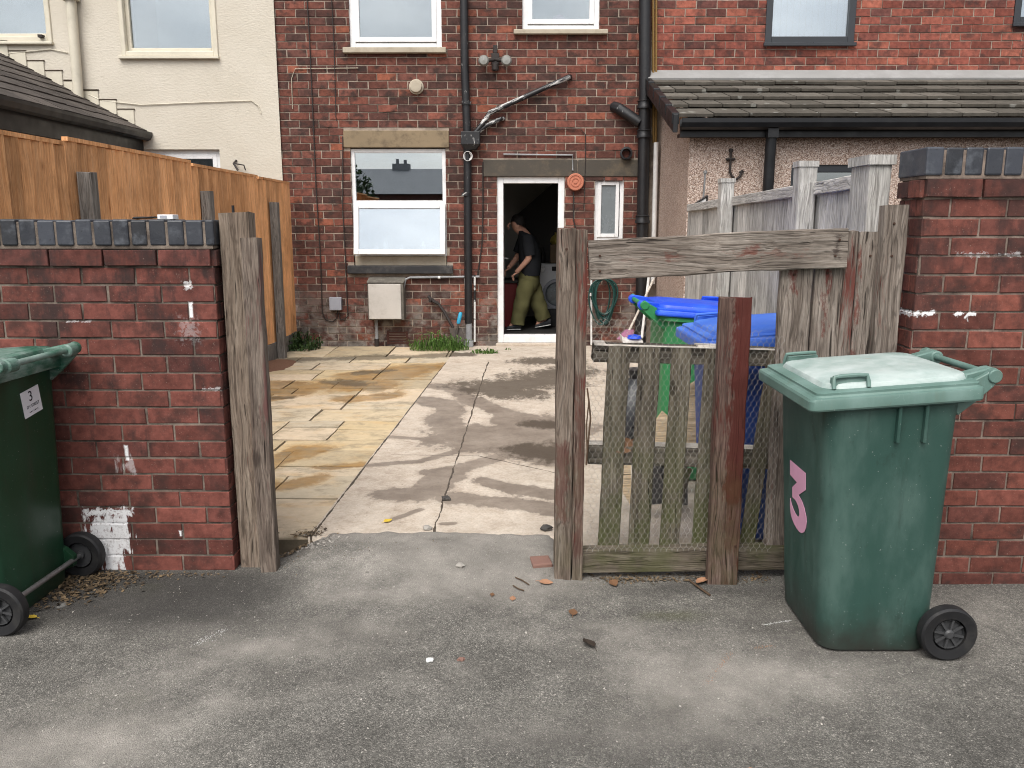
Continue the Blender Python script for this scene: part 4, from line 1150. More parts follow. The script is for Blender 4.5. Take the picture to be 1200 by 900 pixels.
# cables
def cab(pts, r=0.0065, off=0.016, mat='cable', name='cable'):
    return pipe_part(name, [hp(a, b, off + brng.uniform(-.004, .004)) for a, b in pts], r, mat, n=6)
cab([(359, -20), (363, 45), (367, 135), (371, 225), (376, 300), (378, 366), (382, 375), (390, 377), (395, 373), (396, 362)])
cab([(388, -20), (392, 60), (394, 138), (395, 142)], 0.005)
cab([(402, 160), (402, 245), (405, 300), (408, 370), (404, 375), (399, 374), (397, 362)])
cab([(343, 128), (342, 92), (346, 81), (420, 80)], 0.005, 0.012, 'render_sill')
cab([(640, 152), (680, 151), (686, 158), (686, 190), (684, 245)], 0.005)
cab([(566, 190), (566, 250), (565, 285), (560, 322), (556, 325)], 0.008)
cab([(590, 181), (671, 182), (671, 200)], 0.010, 0.02, 'grey_pipe', 'conduit')
cab([(672, 225), (672, 258), (675, 270)], 0.008)
# meter cupboard, pipes and vents low on the wall
MBX = orect(435, 475, 327, 373); 
s = MB(); s.box(MBX[0], MBX[1], YH - 0.20, YH - 0.004, MBX[2], MBX[3] - 0.03)
s.prism([(MBX[0] - 0.01, YH - 0.215, MBX[3] - 0.03), (MBX[0] - 0.01, YH - 0.003, MBX[3] + 0.03), (MBX[0] - 0.01, YH - 0.003, MBX[3] - 0.03)], (MBX[1] - MBX[0] + 0.02, 0, 0))
mt = s.build('meter_cupboard', M['meter_side'], bh, bevel=0.006)
s = MB(); s.box(MBX[0] + 0.012, MBX[1] - 0.03, YH - 0.215, YH - 0.202, MBX[2] + 0.015, MBX[3] - 0.045); s.build('door', M['meter'], mt, bevel=0.004)
pipe_part('gas_pipe', [hp(442, 370, .08), hp(443, 398, .08)], 0.02, 'grey_pipe'); pipe_part('gas_pipe', [hp(442.8, 396, .08), hp(443, 412, .08)], 0.03, 'cable')
pipe_part('gas_pipe', [hp(474, 337, .10), hp(476, 327, .06), hp(481, 325, .035), hp(562, 324, .035)], 0.014, 'grey_pipe')
s = MB(); q = hp(515, 325, .035); s.lathe([(0.02, -.015), (0.02, .015)], q, 'x', 10); s.build('pipe_clip', M['white_pipe'], bh)
pipe_part('gas_pipe', [hp(545, 322, .03), hp(546, 360, .035), hp(548, 404, .06)], 0.011, 'pipe_banded'); pipe_part('gas_pipe', [hp(556.5, 322, .04), hp(556.5, 400, .04)], 0.013, 'pipe_banded')
SB = orect(387.5, 401, 348, 363); s = MB(); s.box(SB[0], SB[1], YH - 0.075, YH - 0.002, SB[2], SB[3]); s.build('socket_box', M['grey_plastic'], bh, bevel=0.008, seg=2)
s = MB()
for i in range(5):
    za = AB[2] + (AB[3] - AB[2]) * (i + .12) / 5; zb_ = AB[2] + (AB[3] - AB[2]) * (i + .7) / 5
    s.box(AB[0], AB[1], YH - 0.006, YH + 0.02, za, zb_)
s.box(AB[0] - .012, AB[0] + .012, YH - .008, YH + .02, AB[2], AB[3]); s.box(AB[1] - .012, AB[1] + .012, YH - .008, YH + .02, AB[2], AB[3])
s.build('air_brick', M['airbrick'], bh)
q = hp(488, 102, 0); s = MB(); s.lathe([(0.0, 0), (0.085, 0), (0.085, -0.02), (0.07, -0.03), (0.066, -0.07), (0.05, -0.075), (0.0, -0.07)], q, 'y', 20); s.build('wall_vent', M['render_sill'], bh)
# twin floodlight
q = hp(580.5, 73, 0)
s = MB(); s.box(q.x - .045, q.x + .045, q.y - .06, q.y - .002, q.z - .03, q.z + .09); s.lathe([(0.03, -.10), (0.04, -.10), (0.04, -.03), (0.03, -.03)], (q.x, q.y - .06, q.z)); s.tube([(q.x, q.y - .05, q.z + .02), (q.x - .13, q.y - .09, q.z)], 0.02, 8); s.tube([(q.x, q.y - .05, q.z + .02), (q.x + .13, q.y - .09, q.z)], 0.02, 8)
s.box(q.x - .025, q.x + .025, q.y - .05, q.y - .002, q.z + .09, q.z + .18)
fl = s.build('floodlight', M['cable'], bh, bevel=0.006)
for sx in (-1, 1):
    c = Vector((q.x + sx * .13, q.y - .10, q.z - .005)); s = MB(); s.lathe([(0.0, -.06), (0.045, -.055), (0.062, -.03), (0.06, 0.0), (0.03, .05), (0.0, .055)], c, 'y', 16); s.build('lamp_head', M['lamp_glass'], fl)
# orange disc by the door
q = hp(674, 213.5, 0)
dsc = thing('wall_disc', 'round orange disc with concentric rings on the brickwork beside the back door', 'wall disc', q)
s = MB(); s.lathe([(0, 0), (0.10, 0), (0.10, -.06), (0.092, -.07), (0.075, -.07), (0.072, -.062), (0.058, -.062), (0.055, -.07), (0.04, -.07), (0.037, -.062), (0.02, -.062), (0.018, -.072), (0, -.072)], q, 'y', 24); s.build('disc', M['orange'], dsc)
q = hp(548, 409, 0); s = MB(); s.box(q.x - .075, q.x + .075, q.y - .14, q.y - .01, YZ, YZ + .07); s.build('gully_box', M['grey_pipe'], bh, bevel=0.006)
# ================================================================== ROOF TILE HELPER
def tiles(mb, o, u, v, nu, nv, tw, gauge, th=0.02, rng=R, stag=True, lift=0.03, gap=0.003):
    """overlapping tiles: o eave corner, u along the eave, v up the slope"""
    o = Vector(o); u = Vector(u).normalized(); v = Vector(v).normalized(); n = u.cross(v).normalized()
    if n.z < 0: n = -n
    for j in range(nv):
        off = (tw / 2 if (stag and j % 2) else 0)
        for i in range(-1 if off else 0, nu):
            a = max(0, i * tw + off) + gap; b = min(nu * tw, (i + 1) * tw + off) - gap
            if b - a < 0.03: continue
            mb.col = (rng.random(), rng.random(), rng.random())
            l0 = lift + rng.uniform(-.003, .004); l1 = 0.006
            s0 = j * gauge + rng.uniform(-.010, .010); s1 = (j + 1) * gauge + 0.05
            t = lambda uu, ss, h: o + u * uu + v * ss + n * h
            p = [t(a, s0, l0), t(b, s0, l0 + rng.uniform(-.002, .002)), t(b, s1, l1), t(a, s1, l1)]
            q = [t(a, s0, l0 - th), t(b, s0, l0 - th), t(b, s1, l1 - th), t(a, s1, l1 - th)]
            mb.quad(*p); mb.quad(*q)
            for k in range(4): mb.quad(p[k], p[(k + 1) % 4], q[(k + 1) % 4], q[k])

# ================================================================== CREAM HOUSE (left)
YC = YH - 0.03
ch = thing('rendered_house', 'cream rendered house beside the brick one with a brown tiled side roof', 'house', (-8, YH + 2, 0))
def crect(px0, px1, py0, py1):
    a = P(px0, py1, YC); b = P(px1, py0, YC); return [a.x, b.x, a.z, b.z]
CA = crect(-60, 52, 0, 43); CA[3] = CA[2] + 1.2
CB = crect(148, 247, 0, 60); CB[3] = CA[3]
CC = crect(158, 257, 175, 300)
mb = MB(); wall_sheet(mb, fplace(YC), -14, xl + 0.004, -0.05, 5.8, [CA, CB, CC], 0, -0.28)
mb.build('wall', M['render'], ch)
for r, pp in ((CA, (0, 0, 43, 48)), (CB, (145, 250, 59, 63))):
    x0, x1, z0, z1 = r
    w = window(ch, x0, x1, z0, z1, YC + 0.05, 0.045, 'upvc_cream')
    f = MB(); frame_bars(f, x0 - 0.05, x1 + 0.05, z0 - 0.055, z1 + 0.05, YC - 0.02, YC + 0.049, 0.052); f.build('surround', M['upvc_cream'], w, bevel=0.006)
    pane(w, x0 + 0.043, x1 - 0.043, z0 + 0.043, z1 - 0.043, YC + 0.08, 'glass')
    s = MB(); s.box(x0 - 0.08, x1 + 0.06, YC - 0.05, YC + 0.03, z0 - 0.09, z0 - 0.057); s.build('sill', M['upvc_cream'], w, bevel=0.006)
    blind(ch, r, YH + 0.9)
x0, x1, z0, z1 = CC
w = window(ch, x0, x1, z0, z1, YC + 0.06, 0.06)
sash(w, x0 + 0.055, x1 - 0.055, z0 + 0.05, z1 - 0.055, YC + 0.05, 0.05)
blind(ch, CC, YH + 0.9)
room(ch, -10, xl - 0.2, YH + 0.3, YH + 3, 0.1, 2.5, [M['plum_wall'], M['interior_floor']], 'ground_room'); room(ch, -10, xl - 0.2, YH + 0.3, YH + 3, 2.8, 5.4, [M['plum_wall'], M['interior_floor']], 'bedroom')
def cp_(px, py, off): q = P(px, py, YC); return Vector((q.x, YC - off, q.z))
s = MB(); s.tube([cp_(80, -90, .08), cp_(97, 124, .08)], 0.055, 12)
q = cp_(86, -3, .08); s.box(q.x - .085, q.x + .085, q.y - .08, q.y + .06, q.z - .05, q.z + .12)
s.build('downpipe', M['upvc_cream'], ch)
for pts in ([(104, 111), (120, 118), (165, 123), (240, 120), (295, 118), (303, 124), (306, 133)], [(0, 64), (30, 61), (60, 58), (80, 62)]):
    s = MB(); s.tube([cp_(a, b, .012) for a, b in pts], 0.006, 6); s.build('cable', M['upvc_cream'], ch)
s = MB(); a = cp_(48, 44, .05); s.box(a.x, a.x + .05, a.y - .02, a.y + .05, a.z - .01, a.z + .02); s.build('sill_end', M['cable'], ch)
# side roof running towards the alley
e0 = P(163, 157, YC - 0.05); XE, ZE = e0.x, e0.z + 0.03
top = P(0, 66, YC); sl = Vector((top.x - XE, 0, top.z - ZE)).normalized()
mb = MB(); tiles(mb, (XE + 0.06, YC - 0.005, ZE), (0, -1, 0), sl, 16, 9, 0.30, 0.235, rng=random.Random(9), th=0.012, lift=0.018)
mb.build('side_roof', M['tile_brown'], ch)
s = MB()
prof = [(0.0, 0.0), (0.0, -0.03), (0.02, -0.075), (0.06, -0.095), (0.10, -0.075), (0.12, -0.03), (0.12, 0.0), (0.11, 0.0), (0.10, -0.03), (0.06, -0.08), (0.02, -0.03), (0.01, 0.0)]
s.loft([[Vector((XE + 0.02 + a, yy, ZE - 0.01 + b)) for a, b in prof] for yy in (YC - 0.01, YC - 1.7, YC - 5.2)])
s.build('gutter', M['black'], ch)
s = MB(); s.box(XE - 0.02, XE + 0.02, YC - 5.2, YC - 0.004, ZE - 0.26, ZE - 0.02); s.box(XE - 0.2, XE - 0.03, YC - 5.2, YC - 0.004, ZE - 0.28, ZE - 0.24); s.build('fascia', M['black'], ch)
s = MB(); s.box(XE - 0.5, XE - 0.12, YC - 5.1, YC - 0.002, -0.05, ZE - 0.2); s.build('side_wall', M['render'], ch)
s = MB(); rr = random.Random(2)
for k in range(9):
    f = 0.18 + k * 0.225
    c = Vector((XE, YC, ZE)) + sl * f
    s.box(c.x - 0.085, c.x + 0.10, YC - 0.014 - 0.001 * (k % 2), YC - 0.002, c.z + 0.0, c.z + 0.16 + rr.uniform(-.01, .01))
s.build('step_flashing', M['upvc_cream'], ch, bevel=0.004)
s = MB()
for k in range(9):
    f = 0.18 + k * 0.225; c = Vector((XE, YC, ZE)) + sl * f
    s.box(c.x - 0.09, c.x + 0.11, YC - 0.02, YC - 0.003, c.z + 0.162, c.z + 0.172)
s.build('flashing_joint', M['soil'], ch)
s = MB(); s.prism([(-14, YC - .3, 5.75), (-14, YC + 3.5, 8.1), (-14, YC + 3.5, 8.0), (-14, YC - .25, 5.65)], (14 + xl - 0.01, 0, 0)); s.build('roof', M['tile_brown'], ch)
s = MB(); s.tube([cp_(277, 188, .0), cp_(276, 192, .07), cp_(282, 200, .1)], .012, 6); s.tube([cp_(277, 192, .06), cp_(288, 194, .07), cp_(290, 200, .07)], .008, 6); s.build('pipe_stub', M['cable'], ch)

# ================================================================== NEIGHBOUR HOUSE (right)
nh = thing('brick_house', 'bright red brick house with dark grey windows above a pebbledashed rear extension', 'house', (4, YH + 2, 0))
N1 = orect(896, 1004, 0, 51); N1[3] = N1[2] + 1.2
N2 = orect(1187, 1300, 0, 28); N2[3] = N1[3]
XR2 = 7.5
mb = MB(); bricks(mb, fplace(YH + 0.004), xr + 0.012, XR2, 3.05, 31, 0.0875, 0.2345, 0.010, [N1, N2], random.Random(33), depth=0.03, jit=0.003)
mb.build('brickwork', M['brick_right'], nh)
mm = MB(); wall_sheet(mm, fplace(YH + 0.004), xr + 0.002, XR2, -0.05, 5.8, [N1, N2], -0.007, -0.25); mm.build('mortar_wall', M['mortar_house'], nh)
for r in (N1, N2):
    x0, x1, z0, z1 = r
    w = window(nh, x0, x1, z0, z1, YH - 0.012, 0.075, 'upvc_dark')
    pane(w, x0 + 0.073, x1 - 0.073, z0 + 0.073, z1 - 0.073, YH + 0.025, 'glass_bright' )
    s = MB(); s.box(x0 - 0.02, x1 + 0.02, YH - 0.05, YH - 0.014, z0 - 0.035, z0 + 0.005); s.build('sill', M['upvc_dark'], w, bevel=0.005)
    blind(nh, r, YH + 0.16)
room(nh, xr + 0.2, XR2 - 0.1, YH + 0.3, YH + 3, 2.8, 5.4, [M['plum_wall'], M['interior_floor']], 'bedroom')
s = MB(); s.prism([(xr, YH - 0.3, 5.75), (xr, YH + 3.5, 8.1), (xr, YH + 3.5, 8.0), (xr, YH - 0.25, 5.65)], (XR2 - xr, 0, 0)); s.build('roof', M['tile_brown'], nh)
# extension
XX, YX = 1.69, 8.35
zt0 = P(900, 139, 8.17).z; zt1 = P(900, 93, YH).z
sl2 = (zt1 - zt0) / (YH - 8.17)
s = MB()
s.prism([(XX, YX, -0.05), (XX, YH - 0.002, -0.05), (XX, YH - 0.002, zt1 - 0.06), (XX, YX, zt0 + sl2 * (YX - 8.17) - 0.06)], (0.2, 0, 0))
EXW = [P(921, 300, YX).x, P(1030, 193, YX).x, 1.1, P(960, 193, YX).z]
wall_sheet(s, fplace(YX - 0.002), XX + 0.2, XR2, -0.05, zt0 - 0.02, [EXW], 0, -0.2)
s.build('pebbledash_wall', M['pebble'], nh)
w = window(nh, EXW[0], EXW[1], EXW[2], EXW[3], YX + 0.02, 0.07, 'upvc_dark'); pane(w, EXW[0] + .068, EXW[1] - .068, EXW[2] + .068, EXW[3] - .068, YX + 0.05)
room(nh, XX + 0.3, XR2 - 0.2, YX + 0.25, YH - 0.05, 0.1, 2.3, [M['plum_wall'], M['interior_floor']], 'extension_room')
XV = P(790, 145, 8.2).x
mb = MB(); vv = Vector((0, YH - 8.17, zt1 - zt0)); Ls = vv.length
tiles(mb, (XV + 0.03, 8.17, zt0), (1, 0, 0), vv, 17, 5, 0.335, (Ls - .05) / 5, rng=random.Random(12), th=0.028, lift=0.05, gap=0.007)
mb.build('extension_roof', M['tile'], nh)
s = MB(); s.prism([(XV - 0.02, 8.14, zt0 - 0.13), (XV - 0.02, 8.14, zt0 + 0.035), (XV - 0.02, YH - .01, zt1 + 0.03), (XV - 0.02, YH - .01, zt1 - 0.13)], (0.045, 0, 0)); s.build('verge_board', M['black'], nh, bevel=0.004)
s = MB()
for k in range(5):
    f0 = (k + 0.05) / 5; f1 = (k + .95) / 5
    a = Vector((XV - 0.03, 8.14, zt0 + 0.03)) ; d = Vector((0, YH - 8.15, zt1 - zt0))
    p = a + d * f0; q = a + d * f1
    s.prism([p + Vector((0, 0, -.09)), p + Vector((0, 0, .015)), q + Vector((0, 0, .004)), q + Vector((0, 0, -.09))], (0.07, 0, 0))
s.build('verge_cap', M['black'], nh, bevel=0.006)
s = MB(); s.prism([(XV, YH - 0.16, zt1 - 0.03), (XV, YH - 0.165, zt1 - 0.01), (XV, YH - 0.012, zt1 + 0.10), (XV, YH - 0.002, zt1 + 0.10), (XV, YH - 0.002, zt1 + 0.03)], (XR2 - XV, 0, 0)); s.build('flashing', M['lead'], nh)
prof2 = [(-0.03, 0.0), (-0.03, -0.05), (-0.05, -0.085), (-0.09, -0.10), (-0.13, -0.08), (-0.145, -0.04), (-0.145, 0.0), (-0.135, 0.0), (-0.12, -0.04), (-0.09, -0.07), (-0.05, -0.06), (-0.04, 0.0)]
s = MB(); s.loft([[Vector((xx, 8.21 + a, zt0 - 0.005 + b)) for a, b in prof2] for xx in (XV + 0.05, 4, XR2)]); s.build('gutter', M['black'], nh)
s = MB(); s.box(XV + 0.06, XR2, 8.19, 8.22, zt0 - 0.165, zt0 - 0.01); s.box(XV + 0.06, XR2, 8.222, YX - 0.004, zt0 - 0.16, zt0 - 0.13); s.build('fascia', M['black'], nh)
dq = P(905, 150, 8.15)
s = MB(); s.box(dq.x - .05, dq.x + .05, 8.10, 8.18, dq.z - 0.09, dq.z + 0.02); s.tube([(dq.x, 8.16, dq.z - 0.05), (dq.x, 8.17, dq.z - 0.2), (dq.x, 8.20, 0.1)], 0.052, 12); s.build('downpipe', M['black'], nh)
# decorations on the pebbledash
q = P(857, 190, YX - 0.02)
an = thing('anchor_ornament', 'small black iron anchor ornament hanging on the pebbledash wall', 'wall ornament', q)
def ap(dx, dz): return (q.x + dx, YX - 0.025, q.z + dz)
s = MB(); s.tube([ap(-.01, .10), ap(-.01, -.09), ap(.01, -.13), ap(.045, -.165), ap(.09, -.135), ap(.105, -.085)], 0.012, 8); s.tube([ap(-.055, .025), ap(.035, .03)], 0.012, 8); s.tube([ap(.085, -.10), ap(.105, -.08), ap(.125, -.095)], 0.011, 6); s.lathe([(0, -.02), (.02, -.015), (.02, .015), (0, .02)], ap(-.01, .11))
s.build('ironwork', M['cable'], an)

# ================================================================== FENCES
lf = thing('timber_fence', 'golden brown close-board fence with grey posts along the paved yard', 'fence', (-2.68, 7, 0))
XF = -2.68
frng = random.Random(17)
segs = [(3.75, 5.04, 1.99), (5.08, 6.98, 2.02), (7.02, 8.76, 2.0), (8.80, 9.98, 1.99)]
for (y0, y1, zt_) in segs:
    s = MB(); y = y0
    while y < y1 - 0.02:
        w_ = min(0.118 + frng.uniform(-.012, .012), y1 - y)
        s.col = (frng.random(), frng.random(), frng.random())
        t1, t2 = 0.003, 0.026
        b = 0.235 + frng.uniform(-.004, .004); tp = zt_ - 0.012 + frng.uniform(-.006, .006)
        for_ = [(y, t1), (y + w_ + 0.008, t2)]
        pr = [Vector((XF, y, b)), Vector((XF, y + w_ - .007, b)), Vector((XF + t2, y + w_ - .007, b)), Vector((XF + t1, y, b))]
        s.loft([pr, [Vector((p.x, p.y, tp)) for p in pr]])
        y += w_
    s.col = (.3, .7, .2)
    s.box(XF - 0.012, XF + 0.026, y0, y1, zt_ - 0.012, zt_ + 0.012)
    for zr in (0.5, 1.1, 1.75): s.box(XF - 0.04, XF - 0.002, y0, y1, zr, zr + 0.07)
    s.build('panel', M['wood_orange'], lf)
    s = MB(); s.box(XF - 0.02, XF + 0.025, y0, y1, -0.05, 0.232); s.build('gravel_board', M['wood_fencepost'], lf, bevel=0.004)
for (px, zt_) in ((108, 1.83), (245.5, 1.79), (323, 1.745)):
    yy = PXp(px, 300, XF + 0.06).y
    s = MB(); s.board((XF + 0.075, yy, -0.05), (XF + 0.075, yy, zt_), (1, 0, 0), 0.085, 0.085, 12, rng=frng); s.build('post', M['wood_fencepost'], lf)
    s = MB(); s.box(XF - 0.06, XF - 0.004, yy - 0.04, yy + 0.04, -0.05, zt_ + 0.1); s.build('post', M['wood_orange'], lf)

rf = thing('timber_fence', 'silver grey board fence leading to the pebbledashed extension', 'fence', (1.62, 6, 0))
XG = 1.62
ztop_n = PXp(1000, 206, XG - 0.03).z; ztop_f = PXp(815, 239, XG - 0.03).z
def zfence(y): 
    return ztop_f + (ztop_n - ztop_f) * (7.8 - y) / (7.8 - 3.9)
yp1 = PXp(850, 260, XG - 0.07).y; yp2 = PXp(941, 260, XG - 0.07).y
for (y0, y1) in ((3.84, yp2), (yp2, yp1), (yp1, 7.85)):
    s = MB(); y = y0 + 0.01
    while y < y1 - 0.02:
        w_ = min(0.10 + frng.uniform(-.01, .012), y1 - y - .005)
        s.col = (frng.random(), frng.random(), frng.random())
        pr = [Vector((XG, y, 0.08)), Vector((XG, y + w_ + .01, 0.08)), Vector((XG - 0.018, y + w_ + .01, 0.08)), Vector((XG - 0.006, y, 0.08))]
        s.loft([pr, [Vector((p.x, p.y, zfence(p.y) - 0.03)) for p in pr]])
        y += w_
    s.build('panel', M['wood_grey'], rf)
    s = MB(); s.board((XG - 0.03, y0 + 0.06, zfence(y0) - 0.03), (XG - 0.03, y1 - 0.06, zfence(y1) - 0.03), (0, 0, 1), 0.065, 0.03, 8, rng=frng); s.build('top_rail', M['wood_grey_y'], rf)
for yy, px, py in ((yp1, 848, 215), (yp2, 940, 197)):
    zt_ = PXp(px, py, XG - 0.07).z
    s = MB(); s.board((XG - 0.075, yy, 0), (XG - 0.075, yy, zt_), (1, 0, 0), 0.095, 0.095, 12, rng=frng); s.box(XG - .128, XG - .022, yy - .053, yy + .053, zt_ - 0.0, zt_ + 0.03); s.build('post', M['wood_grey'], rf)
a = P(1020, 190, 3.63); b = P(1046, 190, 3.63)
s = MB(); s.board(((a.x + b.x) / 2, 3.73, 0), ((a.x + b.x) / 2, 3.73, a.z + .0), (1, 0, 0), b.x - a.x, 0.2, 14, rng=frng); s.box(a.x - .012, b.x + .012, 3.618, 3.842, a.z - .01, a.z + .03); s.build('post', M['wood_grey'], rf)
# little marker on a rod on the far end of that fence
q = P(825, 206, 7.7)
sk = thing('garden_marker', 'thin rod with a small white triangular reflector fixed to the end of the grey fence', 'garden marker', (q.x, 7.7, q.z - .5))
s = MB(); s.tube([(q.x + .01, 7.7, q.z + .02), (q.x, 7.7, q.z - .26)], 0.009, 6); s.lathe([(0, -.02), (.018, -.01), (.018, .01), (0, .02)], (q.x + .01, 7.7, q.z + .03)); s.build('rod', M['steel'], sk)
s = MB(); tq = Vector((q.x - .02, 7.68, q.z - .25)); tri = [tq + Vector((-.06, 0, -.0)), tq + Vector((.055, 0, .075)), tq + Vector((.04, 0, -.085))]
s.prism(tri, (0, .015, 0)); s.build('reflector', M['white_pipe'], sk)
s = MB()
for k in range(3): s.tube([tri[k] + Vector((0, -.004, 0)), tri[(k + 1) % 3] + Vector((0, -.004, 0))], .01, 6)
s.build('rim', M['cable'], sk)

# ================================================================== GATEWAY TIMBER
lp = thing('gate_post', 'pair of weathered upright gateposts at the end of the low brick wall', 'gate post', (-1.18, 3.57, 0))
a = P(255, 260, 3.50).x; b = P(290, 260, 3.50).x
zt_ = P(270, 249, 3.5).z
s = MB(); s.board(((a + b) / 2, 3.555, -0.06), ((a + b) / 2 - .002, 3.555, zt_), (1, 0, 0), b - a, 0.10, 22, jit=0.0022, ends=0.006, rng=frng, wob=0.006)
s.build('post', M['wood_left_post'], lp)
a = P(283.5, 290, 3.46).x; b = P(304, 290, 3.46).x; zt_ = P(293, 279.5, 3.46).z
s = MB(); s.board(((a + b) / 2, 3.48, -0.05), ((a + b) / 2, 3.48, zt_), (1, 0, 0), b - a, 0.06, 22, jit=0.002, ends=0.005, rng=frng, wob=0.007)
s.build('post_board', M['wood_left_board'], lp)
s = MB(); s.tube([(a - .06, 3.56, P(270, 249, 3.5).z - .02), (a - .06, 3.56, P(270, 249, 3.5).z + .03)], .006, 6); s.build('nail', M['rubber'], lp)

YF = 3.40
ff = thing('makeshift_fence', 'weathered plank fence frame covered in chicken wire between gateway and tall wall', 'fence', (0.85, YF, 0))
def vboard(name, px0, px1, pyt, zb, mat, Y=YF, th=0.03, pyr=None, jit=.002, wob=.004, seg=20, tilt=0.0):
    pyr = pyr or pyt + 40
    a = P(px0, pyr, Y).x; b = P(px1, pyr, Y).x; z = P((px0 + px1) / 2, pyt, Y).z
    s = MB(); s.board(((a + b) / 2 + tilt, Y + th / 2, zb), ((a + b) / 2, Y + th / 2, z), (1, 0, 0), b - a, th, seg, jit=jit, ends=0.005, rng=frng, wob=wob)
    return s.build(name, M[mat], ff)
vboard('post', 653.5, 674.5, 268, -0.03, 'wood_post', 3.37, 0.10)
vboard('post', 675.5, 689, 270, -0.03, 'wood_post', 3.375, 0.09)
a1 = P(690, 330, YF); a2 = P(690, 280, YF); b1 = P(990, 311, YF); b2 = P(990, 268, YF)
s = MB(); s.board(((a1.x), YF + .0, (a1.z + a2.z) / 2), (b1.x, YF + .0, (b1.z + b2.z) / 2), (0, 0, 1), (a2.z - a1.z + b2.z - b1.z) / 2, 0.035, 24, jit=.002, ends=.004, rng=frng, wob=.008); s.build('top_rail', M['wood_rail'], ff)
vboard('plank', 913.5, 951, 311, 0.10, 'wood_board', 3.42)
vboard('plank', 953, 987, 309, 0.12, 'wood_board', 3.425)
vboard('plank', 989, 1004, 270, 0.10, 'wood_board', 3.415, 0.05)
vboard('plank', 1005, 1034, 272, 0.10, 'wood_board', 3.425)
vboard('plank', 1034.5, 1062.5, 241, 0.05, 'wood_board', 3.38, 0.06)
vboard('stake', 842.5, 880, 349, -0.03, 'wood_stake', 3.335, 0.045)
a = P(678, 665, 3.40); b = P(930, 657, 3.40)
s = MB(); s.board((a.x, 3.43, 0.075), (b.x + .3, 3.43, 0.10), (0, 0, 1), 0.108, 0.06, 20, jit=.002, rng=frng, wob=.008); s.build('bottom_beam', M['wood_sleeper'], ff)
for (px, py, Y_) in ((984, 281, 3.378), (979, 300, 3.378), (703, 300, 3.378), (703, 318, 3.378), (664, 292, 3.318), (931, 322, 3.418), (970, 320, 3.421), (860, 366, 3.333), (862, 640, 3.333), (1048, 262, 3.378), (1045, 300, 3.378), (1020, 300, 3.423)):
    q = P(px, py, Y_); s = MB(); s.lathe([(0, 0), (.0055, 0), (.0045, -.003), (0, -.0035)], q, 'y', 8); s.build('nail', M['rust'], ff)
# chicken wire, real hexagonal twists
def wire_sheet():
    s = MB(); rr = random.Random(8)
    x0, x1 = P(691, 500, 3.395).x, P(913, 500, 3.395).x
    z0 = P(760, 646, 3.395).z
    cw, chh = 0.0245, 0.0225
    def wp(x, z): 
        return Vector((x + 0.004 * mnoise.noise(Vector((x * 4, z * 4, 0))), 3.392 + 0.010 * mnoise.noise(Vector((x * 3, z * 3, 4))), z + 0.006 * mnoise.noise(Vector((x * 3, z * 5, 8)))))
    def seg(p, q, r):
        d = (q - p); t = d.normalized(); a = t.cross(Vector((0, 1, 0))).normalized(); b = Vector((0, 1, 0))
        ra = [p + a * r, p - a * r * .5 + b * r * .9, p - a * r * .5 - b * r * .9]
        rb = [v + d for v in ra]
        s.loft([ra, rb], False, False)
    rows = int((1.16 - z0) / chh)
    cols = int((x1 - x0) / cw)
    for j in range(rows):
        for i in range(cols + 1):
            xo = x0 + i * cw + (cw / 2 if j % 2 else 0); z = z0 + j * chh
            top = 1.165 - 0.10 * ((xo - x0) / (x1 - x0)) + 0.03 * mnoise.noise(Vector((xo * 6, 0, 2)))
            if z > top: continue
            p = wp(xo, z); q = wp(xo, z + chh * 0.42)          # twisted upright
            seg(p, q, 0.00085)
            l = wp(xo - cw / 2, z + chh); r_ = wp(xo + cw / 2, z + chh)
            if z + chh < top + .02:
                if xo - cw / 2 > x0 - .01: seg(q, l, 0.00055)
                if xo + cw / 2 < x1: seg(q, r_, 0.00055)
    return s
wire_sheet().build('chicken_wire', M['galv'], ff)

# ---------------------------------------------------------------- pallet stood on edge
pl = thing('wooden_pallet', 'mossy wooden pallet stood upright behind the chicken wire', 'pallet', (0.7, 3.5, 0.10))
Zp = lambda py: P(780, py, 3.47).z
TI = rad(1.6)
PM = Matrix.Translation((0.7, 3.47, 0.1)) @ Matrix.Rotation(TI, 4, 'Y') @ Matrix.Translation((-0.7, -3.47, -0.1))
def pbuild(s, name, mat):
    s.v = [PM @ v for v in s.v]; return s.build(name, M[mat], pl)
xs_ = [(705, 731), (741.5, 767), (780, 804), (819, 842), (892, 910)]
zt_ = P(780, 406, 3.47).z
for a_, b_ in xs_:
    a = P(a_, 430, 3.46).x; b = P(b_, 430, 3.46).x
    ti = -0.05 if a_ > 890 else 0.0
    s = MB(); s.board(((a + b) / 2 + ti, 3.465, 0.115), ((a + b) / 2, 3.465, zt_ - 0.004), (1, 0, 0), b - a, 0.018, 16, jit=.0012, rng=frng, wob=.004); pbuild(s, 'slat', 'wood_pallet')
xa, xb = P(688, 430, 3.5).x, 1.14
for za, zb, mt_ in ((zt_ - 0.078, zt_ - .003, 'wood_pallet_x'), (P(780, 545, 3.5).z, P(780, 524, 3.5).z, 'wood_pallet_x')):
    s = MB(); s.board((xa, 3.521, (za + zb) / 2), (xb, 3.521, (za + zb) / 2), (0, 0, 1), zb - za, 0.09, 12, rng=frng); pbuild(s, 'stringer', mt_)
for (u0, u1, z) in ((xa, P(702, 404, 3.5).x, zt_), (P(810, 404, 3.5).x, P(842, 404, 3.5).x, zt_), (xa, xb - .02, zt_ - 0.0025)):
    s = MB()
    if z == zt_: s.box(u0, u1, 3.478, 3.564, z - 0.002, z + 0.003)
    else: s.box(u0, u1, 3.4555, 3.4745, z - 0.001, z + 0.003)
    pbuild(s, 'bare_wood', 'wood_pale_x')
zz = P(780, 524, 3.5).z
